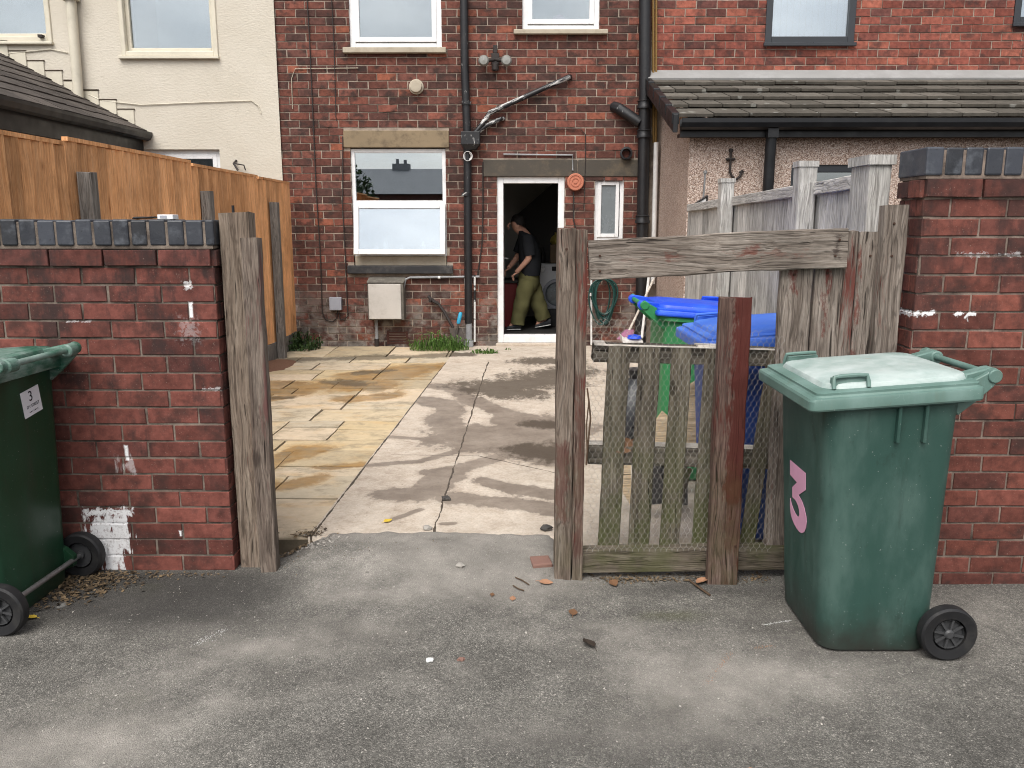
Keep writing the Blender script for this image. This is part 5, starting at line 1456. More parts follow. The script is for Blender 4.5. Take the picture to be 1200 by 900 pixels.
s = MB(); s.box(xa, xb, 3.50, 3.566, zz - 0.001, zz + 0.003); pbuild(s, 'bare_wood', 'wood_pale_x')
# ================================================================== WHEELIE BINS
def rrect(x0, x1, hw, r, z, n=5, zf=None):
    """rounded rectangle ring; zf(x) optional height"""
    pts = []
    for cx, cy, a0 in ((x1 - r, hw - r, 0), (x0 + r, hw - r, 90), (x0 + r, -hw + r, 180), (x1 - r, -hw + r, 270)):
        for k in range(n + 1):
            a = rad(a0 + 90 * k / n)
            x = cx + r * math.cos(a); y = cy + r * math.sin(a)
            pts.append(Vector((x, y, zf(x) if zf else z)))
    return pts
LIDZ = lambda x: 0.955 + (x + 0.34) * 0.075      # lid edge rises towards the hinge
def wheelie_bin(name, label, loc, rz, body, lid, top, detail=True, group=None, skirt=.052):
    t = thing(name, label, 'wheelie bin', loc, group, rz)
    o = Vector((0, 0, 0))
    def bd(s, n_, m_, par=t, **kw):
        ob = s.build(n_, m_, par, org=o, **kw); return ob
    s = MB(); s.smooth = True
    rings = []
    prof = [(0.004, -.185, .165, .205, .05), (0.0, -.195, .172, .215, .06), (.012, -.212, .182, .23, .065), (.10, -.219, .186, .237, .065), (.30, -.229, .187, .246, .064), (.55, -.243, .188, .257, .062), (.80, -.257, .188, .268, .060), (.885, -.262, .189, .272, .06)]
    for z, x0, x1, hw, r in prof: rings.append(rrect(x0, x1, hw, r, z))
    # rim flange following the slope of the lid
    e = lambda dz: (lambda x: LIDZ(x) - 0.03 + dz)
    rings.append(rrect(-.265, .192, .274, .06, 0, zf=e(-0.03)))
    rings.append(rrect(-.295, .215, .296, .06, 0, zf=e(-0.022)))
    rings.append(rrect(-.295, .215, .296, .06, 0, zf=e(0.012)))
    rings.append(rrect(-.26, .19, .27, .06, 0, zf=e(0.012)))
    s.loft(rings)
    bo = bd(s, 'body', M[body])
    md = bo.modifiers.new('w', 'WEIGHTED_NORMAL') if False else None
    if detail:
        for sy in (-1, 1):
            for x in (-.03, .06):
                s = MB()
                yb = 0.2705 * sy
                s.prism([(x - .006, yb - .004 * sy, .80), (x + .006, yb - .004 * sy, .80), (x + .006, yb - .004 * sy, .935), (x - .006, yb - .004 * sy, .935)], (0, .026 * sy, 0))
                bd(s, 'rib', M[body], bo, bevel=.003)
    # hinge brackets and lifting handle moulded on the back
    for sy in (-1, 1):
        s = MB(); yb = .232 * sy
        pts = [(.17, .91), (.187, .885), (.24, .93), (.298, .985), (.318, 1.015), (.315, 1.04), (.298, 1.05), (.27, 1.03), (.19, .985)]
        s.prism([(x, yb - .011, z) for x, z in pts], (0, .022, 0))
        s.lathe([(0, -.018), (.024, -.018), (.024, .018), (0, .018)], (.298, yb, 1.022), 'y', 14)
        bd(s, 'hinge_bracket', M[lid if detail else body], bo, bevel=.003)
    s = MB(); s.tube([(.303, -.232, 1.022), (.303, .232, 1.022)], .0125, 12)
    bd(s, 'handle', M[lid if detail else body], bo)
    for sy in (-1, 1):
        s = MB(); s.lathe([(0, -.002), (.008, -.002), (.008, .002), (0, .002)], (.303, (.232 + .013) * sy, 1.022), 'y', 12)
        bd(s, 'pivot', M['rubber'], bo)
    # lid: skirt, step and raised panel
    L = lambda dz: (lambda x: LIDZ(x) + dz)
    s = MB(); s.smooth = True; s.sharp = 24
    rings = [rrect(-.315, .225, .288, .03, 0, zf=L(-skirt)), rrect(-.336, .238, .306, .026, 0, zf=L(-skirt)), rrect(-.340, .240, .309, .026, 0, zf=L(.006 - skirt)),
             rrect(-.340, .240, .309, .026, 0, zf=L(-.012)), rrect(-.336, .238, .306, .024, 0, zf=L(-.004)), rrect(-.318, .232, .294, .022, 0, zf=L(-.002)), rrect(-.312, .23, .29, .022, 0, zf=L(.004)), rrect(-.312, .23, .29, .022, 0, zf=L(.012)), rrect(-.305, .228, .284, .022, 0, zf=L(.015)), rrect(-.27, .225, .262, .05, 0, zf=L(.016))]
    s.loft(rings, True, True)
    lo = bd(s, 'lid', M[lid])
    s = MB(); s.smooth = True
    crown = lambda dz: (lambda x: LIDZ(x) + dz + 0.006 * (1 - ((x + .03) / .3) ** 2))
    rings = [rrect(-.275, .222, .258, .065, 0, zf=L(.010)), rrect(-.272, .220, .255, .065, 0, zf=L(.022)), rrect(-.266, .216, .250, .064, 0, zf=L(.031)), rrect(-.252, .206, .238, .058, 0, zf=L(.036)), rrect(-.225, .19, .215, .052, 0, zf=crown(.034)), rrect(-.215, .183, .207, .05, 0, zf=crown(.038)), rrect(-.17, .14, .16, .05, 0, zf=crown(.040)), rrect(-.08, .06, .08, .04, 0, zf=crown(.041))]; s.sharp = 24
    s.loft(rings, False, True)
    bd(s, 'raised_panel', M[top], lo)
    for sy in (-1, 1):
        s = MB(); s.smooth = True
        arc = []
        y0 = .262 * sy
        for k in range(9):
            a = PI * k / 8
            px_ = -.19 - .062 * math.cos(a) ** 3 if False else -.19 - .058 * max(-1, min(1, math.cos(a) * 1.35))
            arc.append((px_, y0 - .018 * sy * math.sin(a), LIDZ(px_) + .018 + .040 * min(1, math.sin(a) * 1.35)))
        s.tube(arc, .0075, 8)
        s.smooth = False
        s.prism([(p[0], p[1] + .012 * -sy, p[2] - .006) for p in arc], (0, -.022 * sy, 0))
        bd(s, 'lid_grip', M[lid], lo)
    for sy in (-1, 1):
        s = MB(); yb = .19 * sy
        s.prism([(.205, yb - .045, LIDZ(.2) + .032), (.20, yb - .045, LIDZ(.2) - .01), (.29, yb - .02, 1.005), (.318, yb - .02, 1.028), (.30, yb - .02, 1.046)], (0, .05, 0))
        s.lathe([(0, -.03), (.026, -.03), (.026, .03), (0, .03)], (.305, yb, 1.02), 'y', 14)
        bd(s, 'lid_hinge', M[lid], lo, bevel=.005)
    # wheels and axle
    s = MB(); s.tube([(.215, -.26, .10), (.215, .26, .10)], .011, 10); ax = bd(s, 'axle', M['steel'])
    for sy in (-1, 1):
        s = MB(); s.prism([(.15, .190 * sy, .05), (.222, .190 * sy, .075), (.226, .190 * sy, .12), (.18, .190 * sy, .16), (.15, .190 * sy, .17)], (0, .03 * sy, 0))
        bd(s, 'axle_housing', M[body], bo, bevel=.004)
    for sy in (-1, 1):
        c = Vector((.215, .268 * sy, .1005))
        s = MB()
        s.lathe([(.060, -.02), (.092, -.025), (.099, -.018), (.100, 0), (.099, .018), (.092, .025), (.062, .022), (.060, .012), (.060, -.02)], c, 'y', 36)
        wt = bd(s, 'wheel', M['rubber'])
        s = MB(); dy = .016 * sy
        s.lathe([(.061, -.02), (.061, .02), (.053, .018), (.050, .0), (.053, -.018)], c, 'y', 28)
        s.lathe([(0, -.02), (.018, -.018), (.018, .018), (.012, .024), (0, .024)] if sy > 0 else [(0, -.024), (.012, -.024), (.018, -.018), (.018, .018), (0, .02)], c, 'y', 16)
        for k in range(8):
            a = 2 * PI * k / 8 + .2
            Mx = Matrix.Translation(c) @ Matrix.Rotation(a, 4, 'Y')
            s.box(.012, .054, -.004 + dy * .85, .004 + dy * .85, -.0035, .0035, Mx)
        s.lathe([(0, -.004), (.054, -.004), (.054, .004), (0, .004)], c + Vector((0, dy * .1, 0)), 'y', 24)
        bd(s, 'rim', M['hub'], wt)
    return t, bo, lo

b1, b1body, b1lid = wheelie_bin('wheelie_bin', 'faded green wheelie bin with a pale lid and a large pink 3 on its front', (1.32, 2.995, 0.0), 0, 'bin_green', 'bin_green_lid', 'bin_green_top', skirt=.046)
# pink vinyl 3 on the front face
pts3 = [(190, 165), (330, 165), (330, 304), (270, 401), (300, 425), (322, 465), (338, 520), (341, 565), (336, 620), (322, 668), (302, 698), (283, 710), (258, 705), (232, 688), (212, 660), (200, 625), (193, 560), (195, 497),
        (200, 515), (212, 545), (228, 570), (245, 587), (262, 593), (273, 585), (280, 560), (278, 528), (268, 498), (255, 480), (240, 470), (215, 471), (213, 385), (255, 307), (192, 293)]
s = MB()
def f3(u, v):
    y = .118 - (u - 190) / 140 * .178; z = .624 - (v - 165) / 545 * .252
    x = -.229 - (z - .30) / .25 * .014 - .003
    return Vector((x, y, z))
s.prism([f3(*p) for p in pts3], (.0012, 0, 0))
s.build('number', M['pink'], b1body, org=(0, 0, 0))
# yellow residue of a torn label on the lid and ochre stain
b2, b2body, b2lid = wheelie_bin('wheelie_bin', 'dark green wheelie bin with a white number sticker standing against the low brick wall', (-2.135, 3.165, 0.0), rad(-3), 'bin_dark', 'bin_dark_lid', 'bin_dark_lid')
def text_mesh(txt, size):
    c = bpy.data.curves.new('t', 'FONT'); c.body = txt; c.size = size; c.align_x = 'CENTER'; c.extrude = 0.0004
    ob = bpy.data.objects.new('t', c); COL.objects.link(ob)
    dg = bpy.context.evaluated_depsgraph_get()
    me = bpy.data.meshes.new_from_object(ob.evaluated_get(dg))
    bpy.data.objects.remove(ob); bpy.data.curves.remove(c)
    return me
# sticker: stands on the back face (+x), read from +x
SM = Matrix.Translation((.1905, .082, .828)) @ Matrix.Rotation(rad(8), 4, 'X') 
s = MB(); s.box(-.001, .0012, -.058, .058, -.055, .052, SM); stk = s.build('sticker', M['sticker'], b2body, org=(0, 0, 0))
TMx = SM @ Matrix.Translation((.0018, 0, 0)) @ Matrix.Rotation(rad(90), 4, 'Z') @ Matrix.Rotation(rad(90), 4, 'X')
s = MB()
for txt, sz, dx, dy in (('3', .058, -.002, .004), ('ITY STREET', .0165, .004, -.022)):
    me = text_mesh(txt, sz)
    base = len(s.v)
    for v in me.vertices: s.v.append(TMx @ (v.co + Vector((dx, dy, 0))))
    for p in me.polygons: s.face([base + i for i in p.vertices])
# the last line is too blurred to read: small worn marks
for k, wd in enumerate((.006, .006, .003, .006, .007, .003, .006)):
    x = -.026 + k * .0085
    s.prism([TMx @ Vector(q) for q in ((x, -.041, 0), (x + wd * .7, -.041, 0), (x + wd * .7, -.037, 0), (x, -.037, 0))], TMx.to_3x3() @ Vector((0, 0, .0005)))
s.build('lettering', M['ink'], stk, org=(0, 0, 0))

b3, _, _ = wheelie_bin('wheelie_bin', 'bright green wheelie bin with a vivid blue lid behind the chicken wire', (1.02, 4.86, YZ + .005), PI, 'bin_lime', 'bin_blue_lid', 'bin_blue_lid', False, skirt=.026)
b4, _, _ = wheelie_bin('wheelie_bin', 'blue wheelie bin with a faded blue lid behind the red painted stake', (1.165, 3.93, YZ + .005), rad(1), 'bin_blue', 'bin_paleblue', 'bin_paleblue', False)

# ================================================================== PERSON IN THE DOORWAY
YPn = 11.05
def pp(px, py, dy=0.0):
    q = P(px, py, YPn); return Vector((q.x, YPn + dy, q.z))
def skin_mesh(name, pts, edges, mat, parent, root=0, sub=1, org=None):
    """pts: list of (Vector, rx, ry)"""
    me = bpy.data.meshes.new(name)
    org = ORG[parent.name] if org is None else org
    me.from_pydata([p[0] - org for p in pts], edges, [])
    ob = bpy.data.objects.new(name, me); COL.objects.link(ob)
    sk_ = ob.modifiers.new('skin', 'SKIN'); sk_.use_smooth_shade = True
    layer = me.skin_vertices[0] if me.skin_vertices else None
    if layer is None:
        bm = bmesh.new(); bm.from_mesh(me); bm.verts.layers.skin.verify(); bm.to_mesh(me); bm.free(); layer = me.skin_vertices[0]
    for i, p in enumerate(pts):
        layer.data[i].radius = (p[1], p[2]); layer.data[i].use_root = (i == root)
    sb = ob.modifiers.new('sub', 'SUBSURF'); sb.levels = sub; sb.render_levels = sub
    dg = bpy.context.evaluated_depsgraph_get(); dg.update()
    nm = bpy.data.meshes.new_from_object(ob.evaluated_get(dg))
    nm.name = name
    bpy.data.objects.remove(ob)
    for p in nm.polygons: p.use_smooth = True
    nm.materials.clear(); nm.materials.append(M[mat])
    o = bpy.data.objects.new(name, nm); COL.objects.link(o); o.parent = parent; ORG[o.name] = org
    return o
feet = pp(618, 384)
pr = thing('person', 'person in a charcoal T-shirt and olive trousers stepping through the dark doorway', 'person', (feet.x, YPn, YZ + .07))
ZFL = YZ + 0.075
def j(px, py, dy=0): return pp(px, py, dy)
head_c = j(604.5, 264); 
bp = []; be = []
def addv(p, rx, ry=None):
    bp.append((p, rx, ry or rx)); return len(bp) - 1
pel = addv(j(620, 322), .09, .11)
ab = addv(j(621, 306), .09, .11); chst = addv(j(619, 288), .09, .12); upc = addv(j(616, 277), .06, .10); nk = addv(j(610.5, 270), .055, .06)
hb = addv(j(606.5, 268), .075, .07); hc = addv(j(604.5, 262), .098, .078); ht = addv(j(605, 257), .085, .07)
be += [(pel, ab), (ab, chst), (chst, upc), (upc, nk), (nk, hb), (hb, hc), (hc, ht)]
for dy, kn, an, hl, toe in ((-.09, (611, 352), (606, 377), (609, 381.5), (596, 383.5)), (.09, (628, 350), (637, 375), (641, 379), (628, 384.5))):
    hp_ = addv(j(620, 326, dy), .10, .10); k1 = addv(j(*kn, dy), .068); a1_ = addv(j(*an, dy), .045)
    f1 = addv(j(*hl, dy), .04); f2 = addv(j(*toe, dy), .03)
    be += [(pel, hp_), (hp_, k1), (k1, a1_), (a1_, f1), (a1_, f2)]
hands = []
for dy, sh, el, wr in ((-.19, (617, 281), (620, 302), (608, 315)), (.19, (614, 281), (607, 301), (598, 312))):
    s1 = addv(j(*sh, dy * .85), .062); e1 = addv(j(*el, dy * 1.1), .046); w1 = addv(j(*wr, dy * .95), .032); h1 = addv(j(wr[0] - 3.5, wr[1] + 4, dy * .9), .034, .022)
    be += [(upc, s1), (s1, e1), (e1, w1), (w1, h1)]
    hands.append((wr, dy))
body = skin_mesh('body', bp, be, 'skin', pr, pel, 2)
s = MB()
for (wx, wy), dy in hands:     # bent fingers and a thumb, rooted in the palm
    c = j(wx - 3.5, wy + 4, dy * .9)
    for k in range(4):
        o_ = Vector((0.0, (k - 1.5) * .019, 0)); ln = (.9, 1.0, .95, .75)[k]
        s.tube([c + o_, c + o_ + Vector((-.035, 0, -.04)) * ln, c + o_ + Vector((-.045, 0, -.075)) * ln, c + o_ + Vector((-.03, 0, -.10)) * ln], [.010, .0095, .0085, .007], 7)
    s.tube([c + Vector((.01, -.02, 0)), c + Vector((-.03, -.045, -.02)), c + Vector((-.055, -.04, -.045))], [.012, .0105, .008], 7)
hm = s.build('hand_tmp', M['skin'], pr)
# face: nose, ear, eye as part of the same head mesh
s = MB()
fx = j(594.2, 264.5)
s.tube([j(597.2, 261), j(594.9, 265), j(596.8, 266.8)], [.011, .017, .012], 8)
s.lathe([(0, -.012), (.022, -.008), (.028, .0), (.02, .008), (0, .012)], j(606.5, 265, -.078), 'y', 12)
s.tube([j(596.2, 268.3, -.03), j(595.6, 268.5, 0), j(596.2, 268.3, .03)], .008, 6)
s.lathe([(0, -.006), (.011, 0), (0, .006)], j(597.6, 262, -.05), 'y', 10)
fm = s.build('face_tmp', M['skin'], pr)
bm = bmesh.new(); bm.from_mesh(body.data); bm.from_mesh(hm.data); bm.from_mesh(fm.data); bm.to_mesh(body.data); bm.free()
for o_ in (hm, fm): bpy.data.objects.remove(o_)
for p in body.data.polygons: p.use_smooth = True
# hair, T-shirt, trousers, shoes
s = MB(); s.smooth = True
c0 = j(605.5, 261.5)
rings = []
for k in range(9):
    a = -0.35 + (PI / 2 + .35) * k / 8
    rings.append([c0 + Vector((.112 * math.cos(a) * math.cos(t_) * (1.0 if math.cos(t_) > -.2 else .80) + .012, .092 * math.cos(a) * math.sin(t_), .112 * math.sin(a) + .012 + (.03 if math.cos(t_) < -.2 and k < 3 else 0))) for t_ in [2 * PI * q_ / 16 for q_ in range(16)]])
s.loft(rings, False, True); s.build('hair', M['hair'], pr)
def ell(c, rx, ry, up=Vector((0, 0, 1)), n=18):
    return [c + Vector((rx * math.cos(2 * PI * k / n), ry * math.sin(2 * PI * k / n), 0)) for k in range(n)]
s = MB(); s.smooth = True
s.loft([ell(j(621, 322.5), .135, .180), ell(j(621, 318), .145, .186), ell(j(621.5, 306), .148, .192), ell(j(620.5, 295), .145, .196), ell(j(619, 286), .135, .20), ell(j(617, 278), .105, .19), ell(j(615, 274), .08, .13), ell(j(612.5, 270.5), .062, .07)])
for dy, a0_, a1_, a2_ in ((-.165, (617.5, 277.5), (619.5, 288), (620.5, 299)), (.165, (614.5, 277.5), (611, 287), (607, 297))):
    s.tube([j(*a0_, dy * .8), j(*a1_, dy * 1.12), j(*a2_, dy * 1.16)], [.075, .080, .076], 12)
s.v = [v + Vector((mnoise.noise(v * 9), mnoise.noise(v * 9 + Vector((5, 0, 0))), 0)) * .012 for v in s.v]
s.build('tshirt', M['tshirt'], pr)
s = MB(); s.smooth = True
s.loft([ell(j(620.5, 318), .13, .172), ell(j(620, 325), .138, .178), ell(j(620, 332), .14, .18), ell(j(620, 340), .10, .15)])
for dy, pts_ in ((-.085, [(618.5, 328), (615.5, 340), (611.5, 354), (608.5, 367), (607, 379)]), (.09, [(622, 328), (625, 340), (629, 352), (634, 364), (637.5, 375)])):
    cl = [j(*q_, dy) for q_ in pts_]; rr_ = [.112, .118, .105, .100, .098]; fine = []; fr_ = []
    for k in range(4):
        for f_ in range(5):
            fine.append(cl[k].lerp(cl[k + 1], f_ / 5)); fr_.append(rr_[k] + (rr_[k + 1] - rr_[k]) * f_ / 5)
    s.tube(fine + [cl[4]], fr_ + [rr_[4]], 20)
s.v = [v + Vector((mnoise.noise(Vector((v.x * 11, v.y * 7, v.z * 9))), mnoise.noise(Vector((v.x * 9, v.y * 11, v.z * 9 + 4))), 0)) * .022 for v in s.v]
s.build('trousers', M['trouser'], pr)
s2 = MB()
for dy, (hx1, hy1), (tx, ty) in ((-.09, (610.5, 383), (594, 385.5)), (.09, (645.5, 378), (627, 387))):
    h_ = j(hx1, hy1, dy); t_ = j(tx, ty, dy)
    if dy < 0: h_.z = t_.z = ZFL + .005
    else: h_.z = ZFL + .045; t_.z = ZFL + .008
    up = Vector((0, 0, 1)); ax_ = (t_ - h_)
    for nm_, mb_, sc in (('shoe', MB(), 0), ('sole', MB(), 1)):
        mb_.smooth = True
        rr_ = []
        for f_, hw_, hh_ in ((0, .03, .075), (.12, .042, .095), (.4, .045, .085), (.65, .05, .055), (.88, .046, .042), (1.0, .022, .02)):
            c = h_ + ax_ * f_
            top_ = hh_ if sc == 0 else .018
            hw2 = hw_ if sc == 0 else hw_ + .004
            rr_.append([c + Vector((0, hw2 * math.cos(a), top_ * .5 + top_ * .5 * math.sin(a) + (0.012 if sc == 0 else 0))) for a in [2 * PI * q_ / 12 for q_ in range(12)]])
        mb_.loft(rr_)
        if sc == 0: so = mb_.build('shoe', M['shoe'], pr)
        else: mb_.build('sole', M['sole'], so)

# kitchen things
YW = YH + 1.62
a = P(628, 393, YW); b = P(665, 309, YW)
wm = thing('washing_machine', 'white front-loading washing machine in the dark room behind the open door', 'washing machine', ((a.x + b.x) / 2, YW + .3, ZFL))
s = MB(); s.box(a.x, a.x + .6, YW, YW + .55, ZFL, b.z); s.build('cabinet', M['white_enamel'], wm, bevel=.01, seg=2)
s = MB(); s.lathe([(.17, 0), (.215, 0), (.21, -.03), (.175, -.035), (.17, 0)], (a.x + .30, YW - .002, ZFL + .42), 'y', 32); s.build('door_ring', M['grey_plastic'], wm)
s = MB(); s.lathe([(0, 0), (.17, 0), (.15, -.02), (0, -.03)], (a.x + .30, YW - .003, ZFL + .42), 'y', 32); s.build('door_glass', M['glass_frost'], wm)
s = MB(); s.lathe([(0, 0), (.045, 0), (.04, -.02), (0, -.022)], (a.x + .08, YW - .003, b.z - .07), 'y', 20); s.build('dial', M['upvc'], wm)
s = MB(); s.box(a.x + .22, a.x + .36, YW - .004, YW + .01, b.z - .1, b.z - .04); s.build('display', M['rubber'], wm)
cx = thing('cardboard_box', 'brown cardboard box on top of the washing machine indoors', 'box', (a.x + .33, YW + .25, b.z))
s = MB(); s.box(a.x + .2, a.x + .46, YW + .1, YW + .4, b.z, b.z + .26); s.build('carton', M['card'], cx, bevel=.006)
bt = thing('bottle', 'dark bottle standing beside the brown box on the washing machine indoors', 'bottle', (a.x + .10, YW + .2, b.z))
s = MB(); s.lathe([(0, 0), (.035, 0), (.035, .14), (.012, .18), (.012, .22), (0, .22)], (a.x + .10, YW + .2, b.z), 'z', 12); s.build('flask', M['rubber'], bt)
yb_ = thing('yellow_bag', 'dull yellow bag sitting on the brown box above the washing machine', 'bag', (a.x + .32, YW + .25, b.z + .26))
s = MB(); s.smooth = True; s.loft([[Vector((a.x + .32 + r_ * math.cos(t_) * (1 + .2 * math.sin(3 * t_)), YW + .25 + r_ * .8 * math.sin(t_), b.z + .26 + h_)) for t_ in [2 * PI * q_ / 12 for q_ in range(12)]] for r_, h_ in ((.09, 0), (.12, .04), (.1, .1), (.05, .14), (.06, .17))]); s.build('sack', M['yellow'], yb_)
a = P(594, 390, YH + 1.3); b = P(606, 331, YH + 1.3)
rc = thing('kitchen_cupboard', 'dark red cupboard just inside the left of the open door', 'cupboard', ((a.x + b.x) / 2, YH + 1.5, ZFL))
s = MB(); s.box(a.x - .35, b.x, YH + 1.2, YH + 1.75, ZFL, b.z); s.build('carcass', M['red_cab'], rc, bevel=.006)
s = MB(); s.box(a.x - .37, b.x + .02, YH + 1.17, YH + 1.77, b.z, b.z + .035); s.build('worktop', M['interior_dark'], rc, bevel=.005)
a = P(640, 378, YH + 1.5)
bk = thing('black_basket', 'small black basket on the floor in front of the washing machine', 'basket', (a.x + .1, YH + 1.4, ZFL))
s = MB(); s.loft([[Vector((a.x + .1 + dx * w_, YH + 1.4 + dy * w_, ZFL + z)) for dx, dy in ((-1, -1), (1, -1), (1, 1), (-1, 1))] for w_, z in ((.12, 0), (.15, .22), (.14, .22), (.11, .02))]); s.build('tub', M['rubber'], bk, bevel=.005)

for k, px in enumerate((441, 452, 471, 496)):
    q = P(px, 299, YH + .2); hgt = (.13, .21, .12, .17)[k]
    b_ = thing('bottle', ('short white bottle standing leftmost on the kitchen window sill', 'tallest white bottle standing on the kitchen window sill', 'short pale bottle standing mid way along the kitchen window sill', 'pale bottle standing nearest the downpipe on the kitchen window sill')[k], 'bottle', (q.x, YH + .2, W3[2] + .11), 'bottles on the kitchen window sill')
    s = MB(); s.lathe([(0, 0), (.032, 0), (.034, hgt * .7), (.014, hgt * .85), (.014, hgt), (0, hgt)], (q.x, YH + .2, W3[2] + .11), 'z', 14); s.build('flask', M['upvc'], b_)
q = P(655, 22, YH + .2)
b_ = thing('pink_ornament', 'small pink ornament on the sill inside the white upstairs window above the back door', 'ornament', (q.x, YH + .2, W2[2] + .07))
s = MB(); s.lathe([(0, 0), (.05, .01), (.07, .05), (.09, .09), (.06, .13), (0, .15)], (q.x, YH + .2, W2[2] + .07), 'z', 12); s.build('vase', M['pink'], b_)
s = MB(); s.box(xl + .2, -.75, YH + .14, YH + .27, W3[2] + .09, W3[2] + .11); s.build('inner_sill', M['upvc'], bh)
s = MB(); s.box(W2[0], W2[1], YH + .14, YH + .27, W2[2] + .05, W2[2] + .07); s.build('inner_sill', M['upvc'], bh)
# ================================================================== TOOLS, HOSE, RUBBISH
def wp_(px, py, Y): return P(px, py, Y)
sp = thing('spade', 'old spade with a black handle leaning on the brick house beside the downpipe', 'spade', P(532, 408, YH - .2))
h0 = P(502, 347, YH - .035); h1 = P(506, 352, YH - .05); h2 = P(514, 356, YH - .05); h3 = P(531, 384, YH - .12); h4 = P(537, 407, YH - .2)
s = MB(); s.tube([h0, h1, h2], .022, 8); s.tube([h2, P(521, 366, YH - .08), h3], .019, 8); s.tube([h1 + Vector((-.02, -.05, 0)), h1, h1 + Vector((.01, .03, .01))], .017, 8); s.build('handle', M['cable'], sp)
ax_ = (h4 - h3).normalized(); sd = Vector((1, 0, 0)); 
s = MB(); pr_ = [h3 + sd * -.05, h3 + sd * .10, h3 + sd * .11 + ax_ * .16, h3 + sd * .03 + ax_ * .23, h3 + sd * -.06 + ax_ * .16]
s.prism(pr_, (0, -.012, 0)); s.build('blade', M['spade'], sp, bevel=.003)
tr = thing('hand_tool', 'slim garden hand tool with a bright blue grip leaning on the brick house', 'garden tool', P(534, 398, YH - .2))
t0 = P(540, 366, YH - .12); t1 = P(537, 379.5, YH - .15); t2 = P(534, 398, YH - .2)
s = MB(); s.tube([t0, t0 + (t1 - t0) * .1, t0 + (t1 - t0) * .9, t1], [.017, .024, .024, .018], 10); s.build('grip', M['bluegrip'], tr)
s = MB(); s.tube([t1, t2], [.014, .011], 8); s.tube([t2, t2 + Vector((-.01, -.01, -.05))], [.014, .006], 8); s.build('shaft', M['spade'], tr)
# hose coils on the wall
qh = P(707, 328, YH - .05)
hs = thing('garden_hose', 'dark green garden hose hung in loops on the wall under the small window', 'garden hose', qh)
s = MB(); hr = random.Random(6)
for k in range(9):
    pts = []; cx_ = qh.x + hr.uniform(-.035, .035); w_ = .13 + hr.uniform(-.035, .03); hgt = .46 + hr.uniform(-.12, .14); yy = YH - .05 - k * .012
    for q_ in range(25):
        t_ = 2 * PI * q_ / 24
        pts.append((cx_ + w_ * math.sin(t_) * (1 + .25 * math.cos(t_)), yy, qh.z - hgt / 2 + hgt / 2 * math.cos(t_) + .02))
    s.tube(pts, .0095, 6)
s.build('coil', M['hose'], hs)
bq0 = P(767, 325, YH - .12); bq1 = P(737, 388, YH - .6)
br = thing('broom', 'broom with a pale handle and pinkish head leaning by the pebbledashed corner', 'broom', bq1)
s = MB(); s.tube([bq0 + (bq0 - bq1) * .2, bq1], .013, 8); s.build('handle', M['broom_wood'], br)
ax_ = (bq1 - bq0).normalized()
s = MB(); s.loft([[bq1 + ax_ * f_ + Vector((math.cos(t_) * w_, math.sin(t_) * .04, 0)) for t_ in [2 * PI * q_ / 10 for q_ in range(10)]] for f_, w_ in ((-.02, .05), (.03, .07), (.12, .10))]); s.build('head', M['purple'], br)
q0 = P(758, 330, YH - .3); 
po = thing('white_pole', 'thin white pole standing against the wall behind the green bin with a blue lid', 'pole', (P(754, 395, YH - .45)))
s = MB(); s.tube([P(761, 318, YH - .1), P(752, 396, YH - .5)], .016, 8); s.build('shaft', M['white_pipe'], po)
po = thing('white_pole', 'thin white upright pipe on the house wall beside the hanging green hose', 'pole', (P(693, 405, YH - .1)))
s = MB(); s.tube([P(693, 318, YH - .05), P(693, 404, YH - .1)], .012, 8); s.lathe([(.02, -.02), (.02, .02)], P(693, 345, YH - .07)); s.build('shaft', M['white_pipe'], po)
q = P(741, 396, 9.0)
dp = thing('dustpan', 'small white and blue dustpan behind the pallet near the green bin', 'dustpan', (q.x, 9.0, q.z - .06))
s = MB(); s.prism([q + Vector(v_) for v_ in ((-.12, 0, .03), (-.10, 0, -.06), (.12, 0, -.06), (.12, 0, -.03), (-.07, 0, -.02))], (0, .2, 0)); s.build('pan', M['white_pipe'], dp, bevel=.006)
s = MB(); s.smooth = True; s.lathe([(0, -.02), (.08, -.01), (.07, .02), (0, .035)], q + Vector((.03, .05, .0))); s.build('brush', M['bin_blue_lid'], dp)

# black rubbish bag
c = Vector((.80, 5.35, YZ))
bg = thing('rubbish_bag', 'shiny black plastic rubbish bag seen between the pallet slats', 'rubbish bag', c)
s = MB(); s.smooth = True; rr = []
for k, (r_, h_) in enumerate(((.10, .0), (.17, .04), (.19, .15), (.17, .30), (.12, .42), (.05, .48), (.07, .54))):
    rr.append([c + Vector((r_ * math.cos(t_) * (1 + .14 * mnoise.noise(Vector((math.cos(t_) * 3, math.sin(t_) * 3, k * 1.3)))), r_ * math.sin(t_) * (1 + .2 * mnoise.noise(Vector((math.cos(t_) * 4, math.sin(t_) * 4, k * 2.1 + 9)))), h_)) for t_ in [2 * PI * q_ / 28 for q_ in range(28)]])
s.loft(rr); s.build('sack', M['bagplastic'], bg)
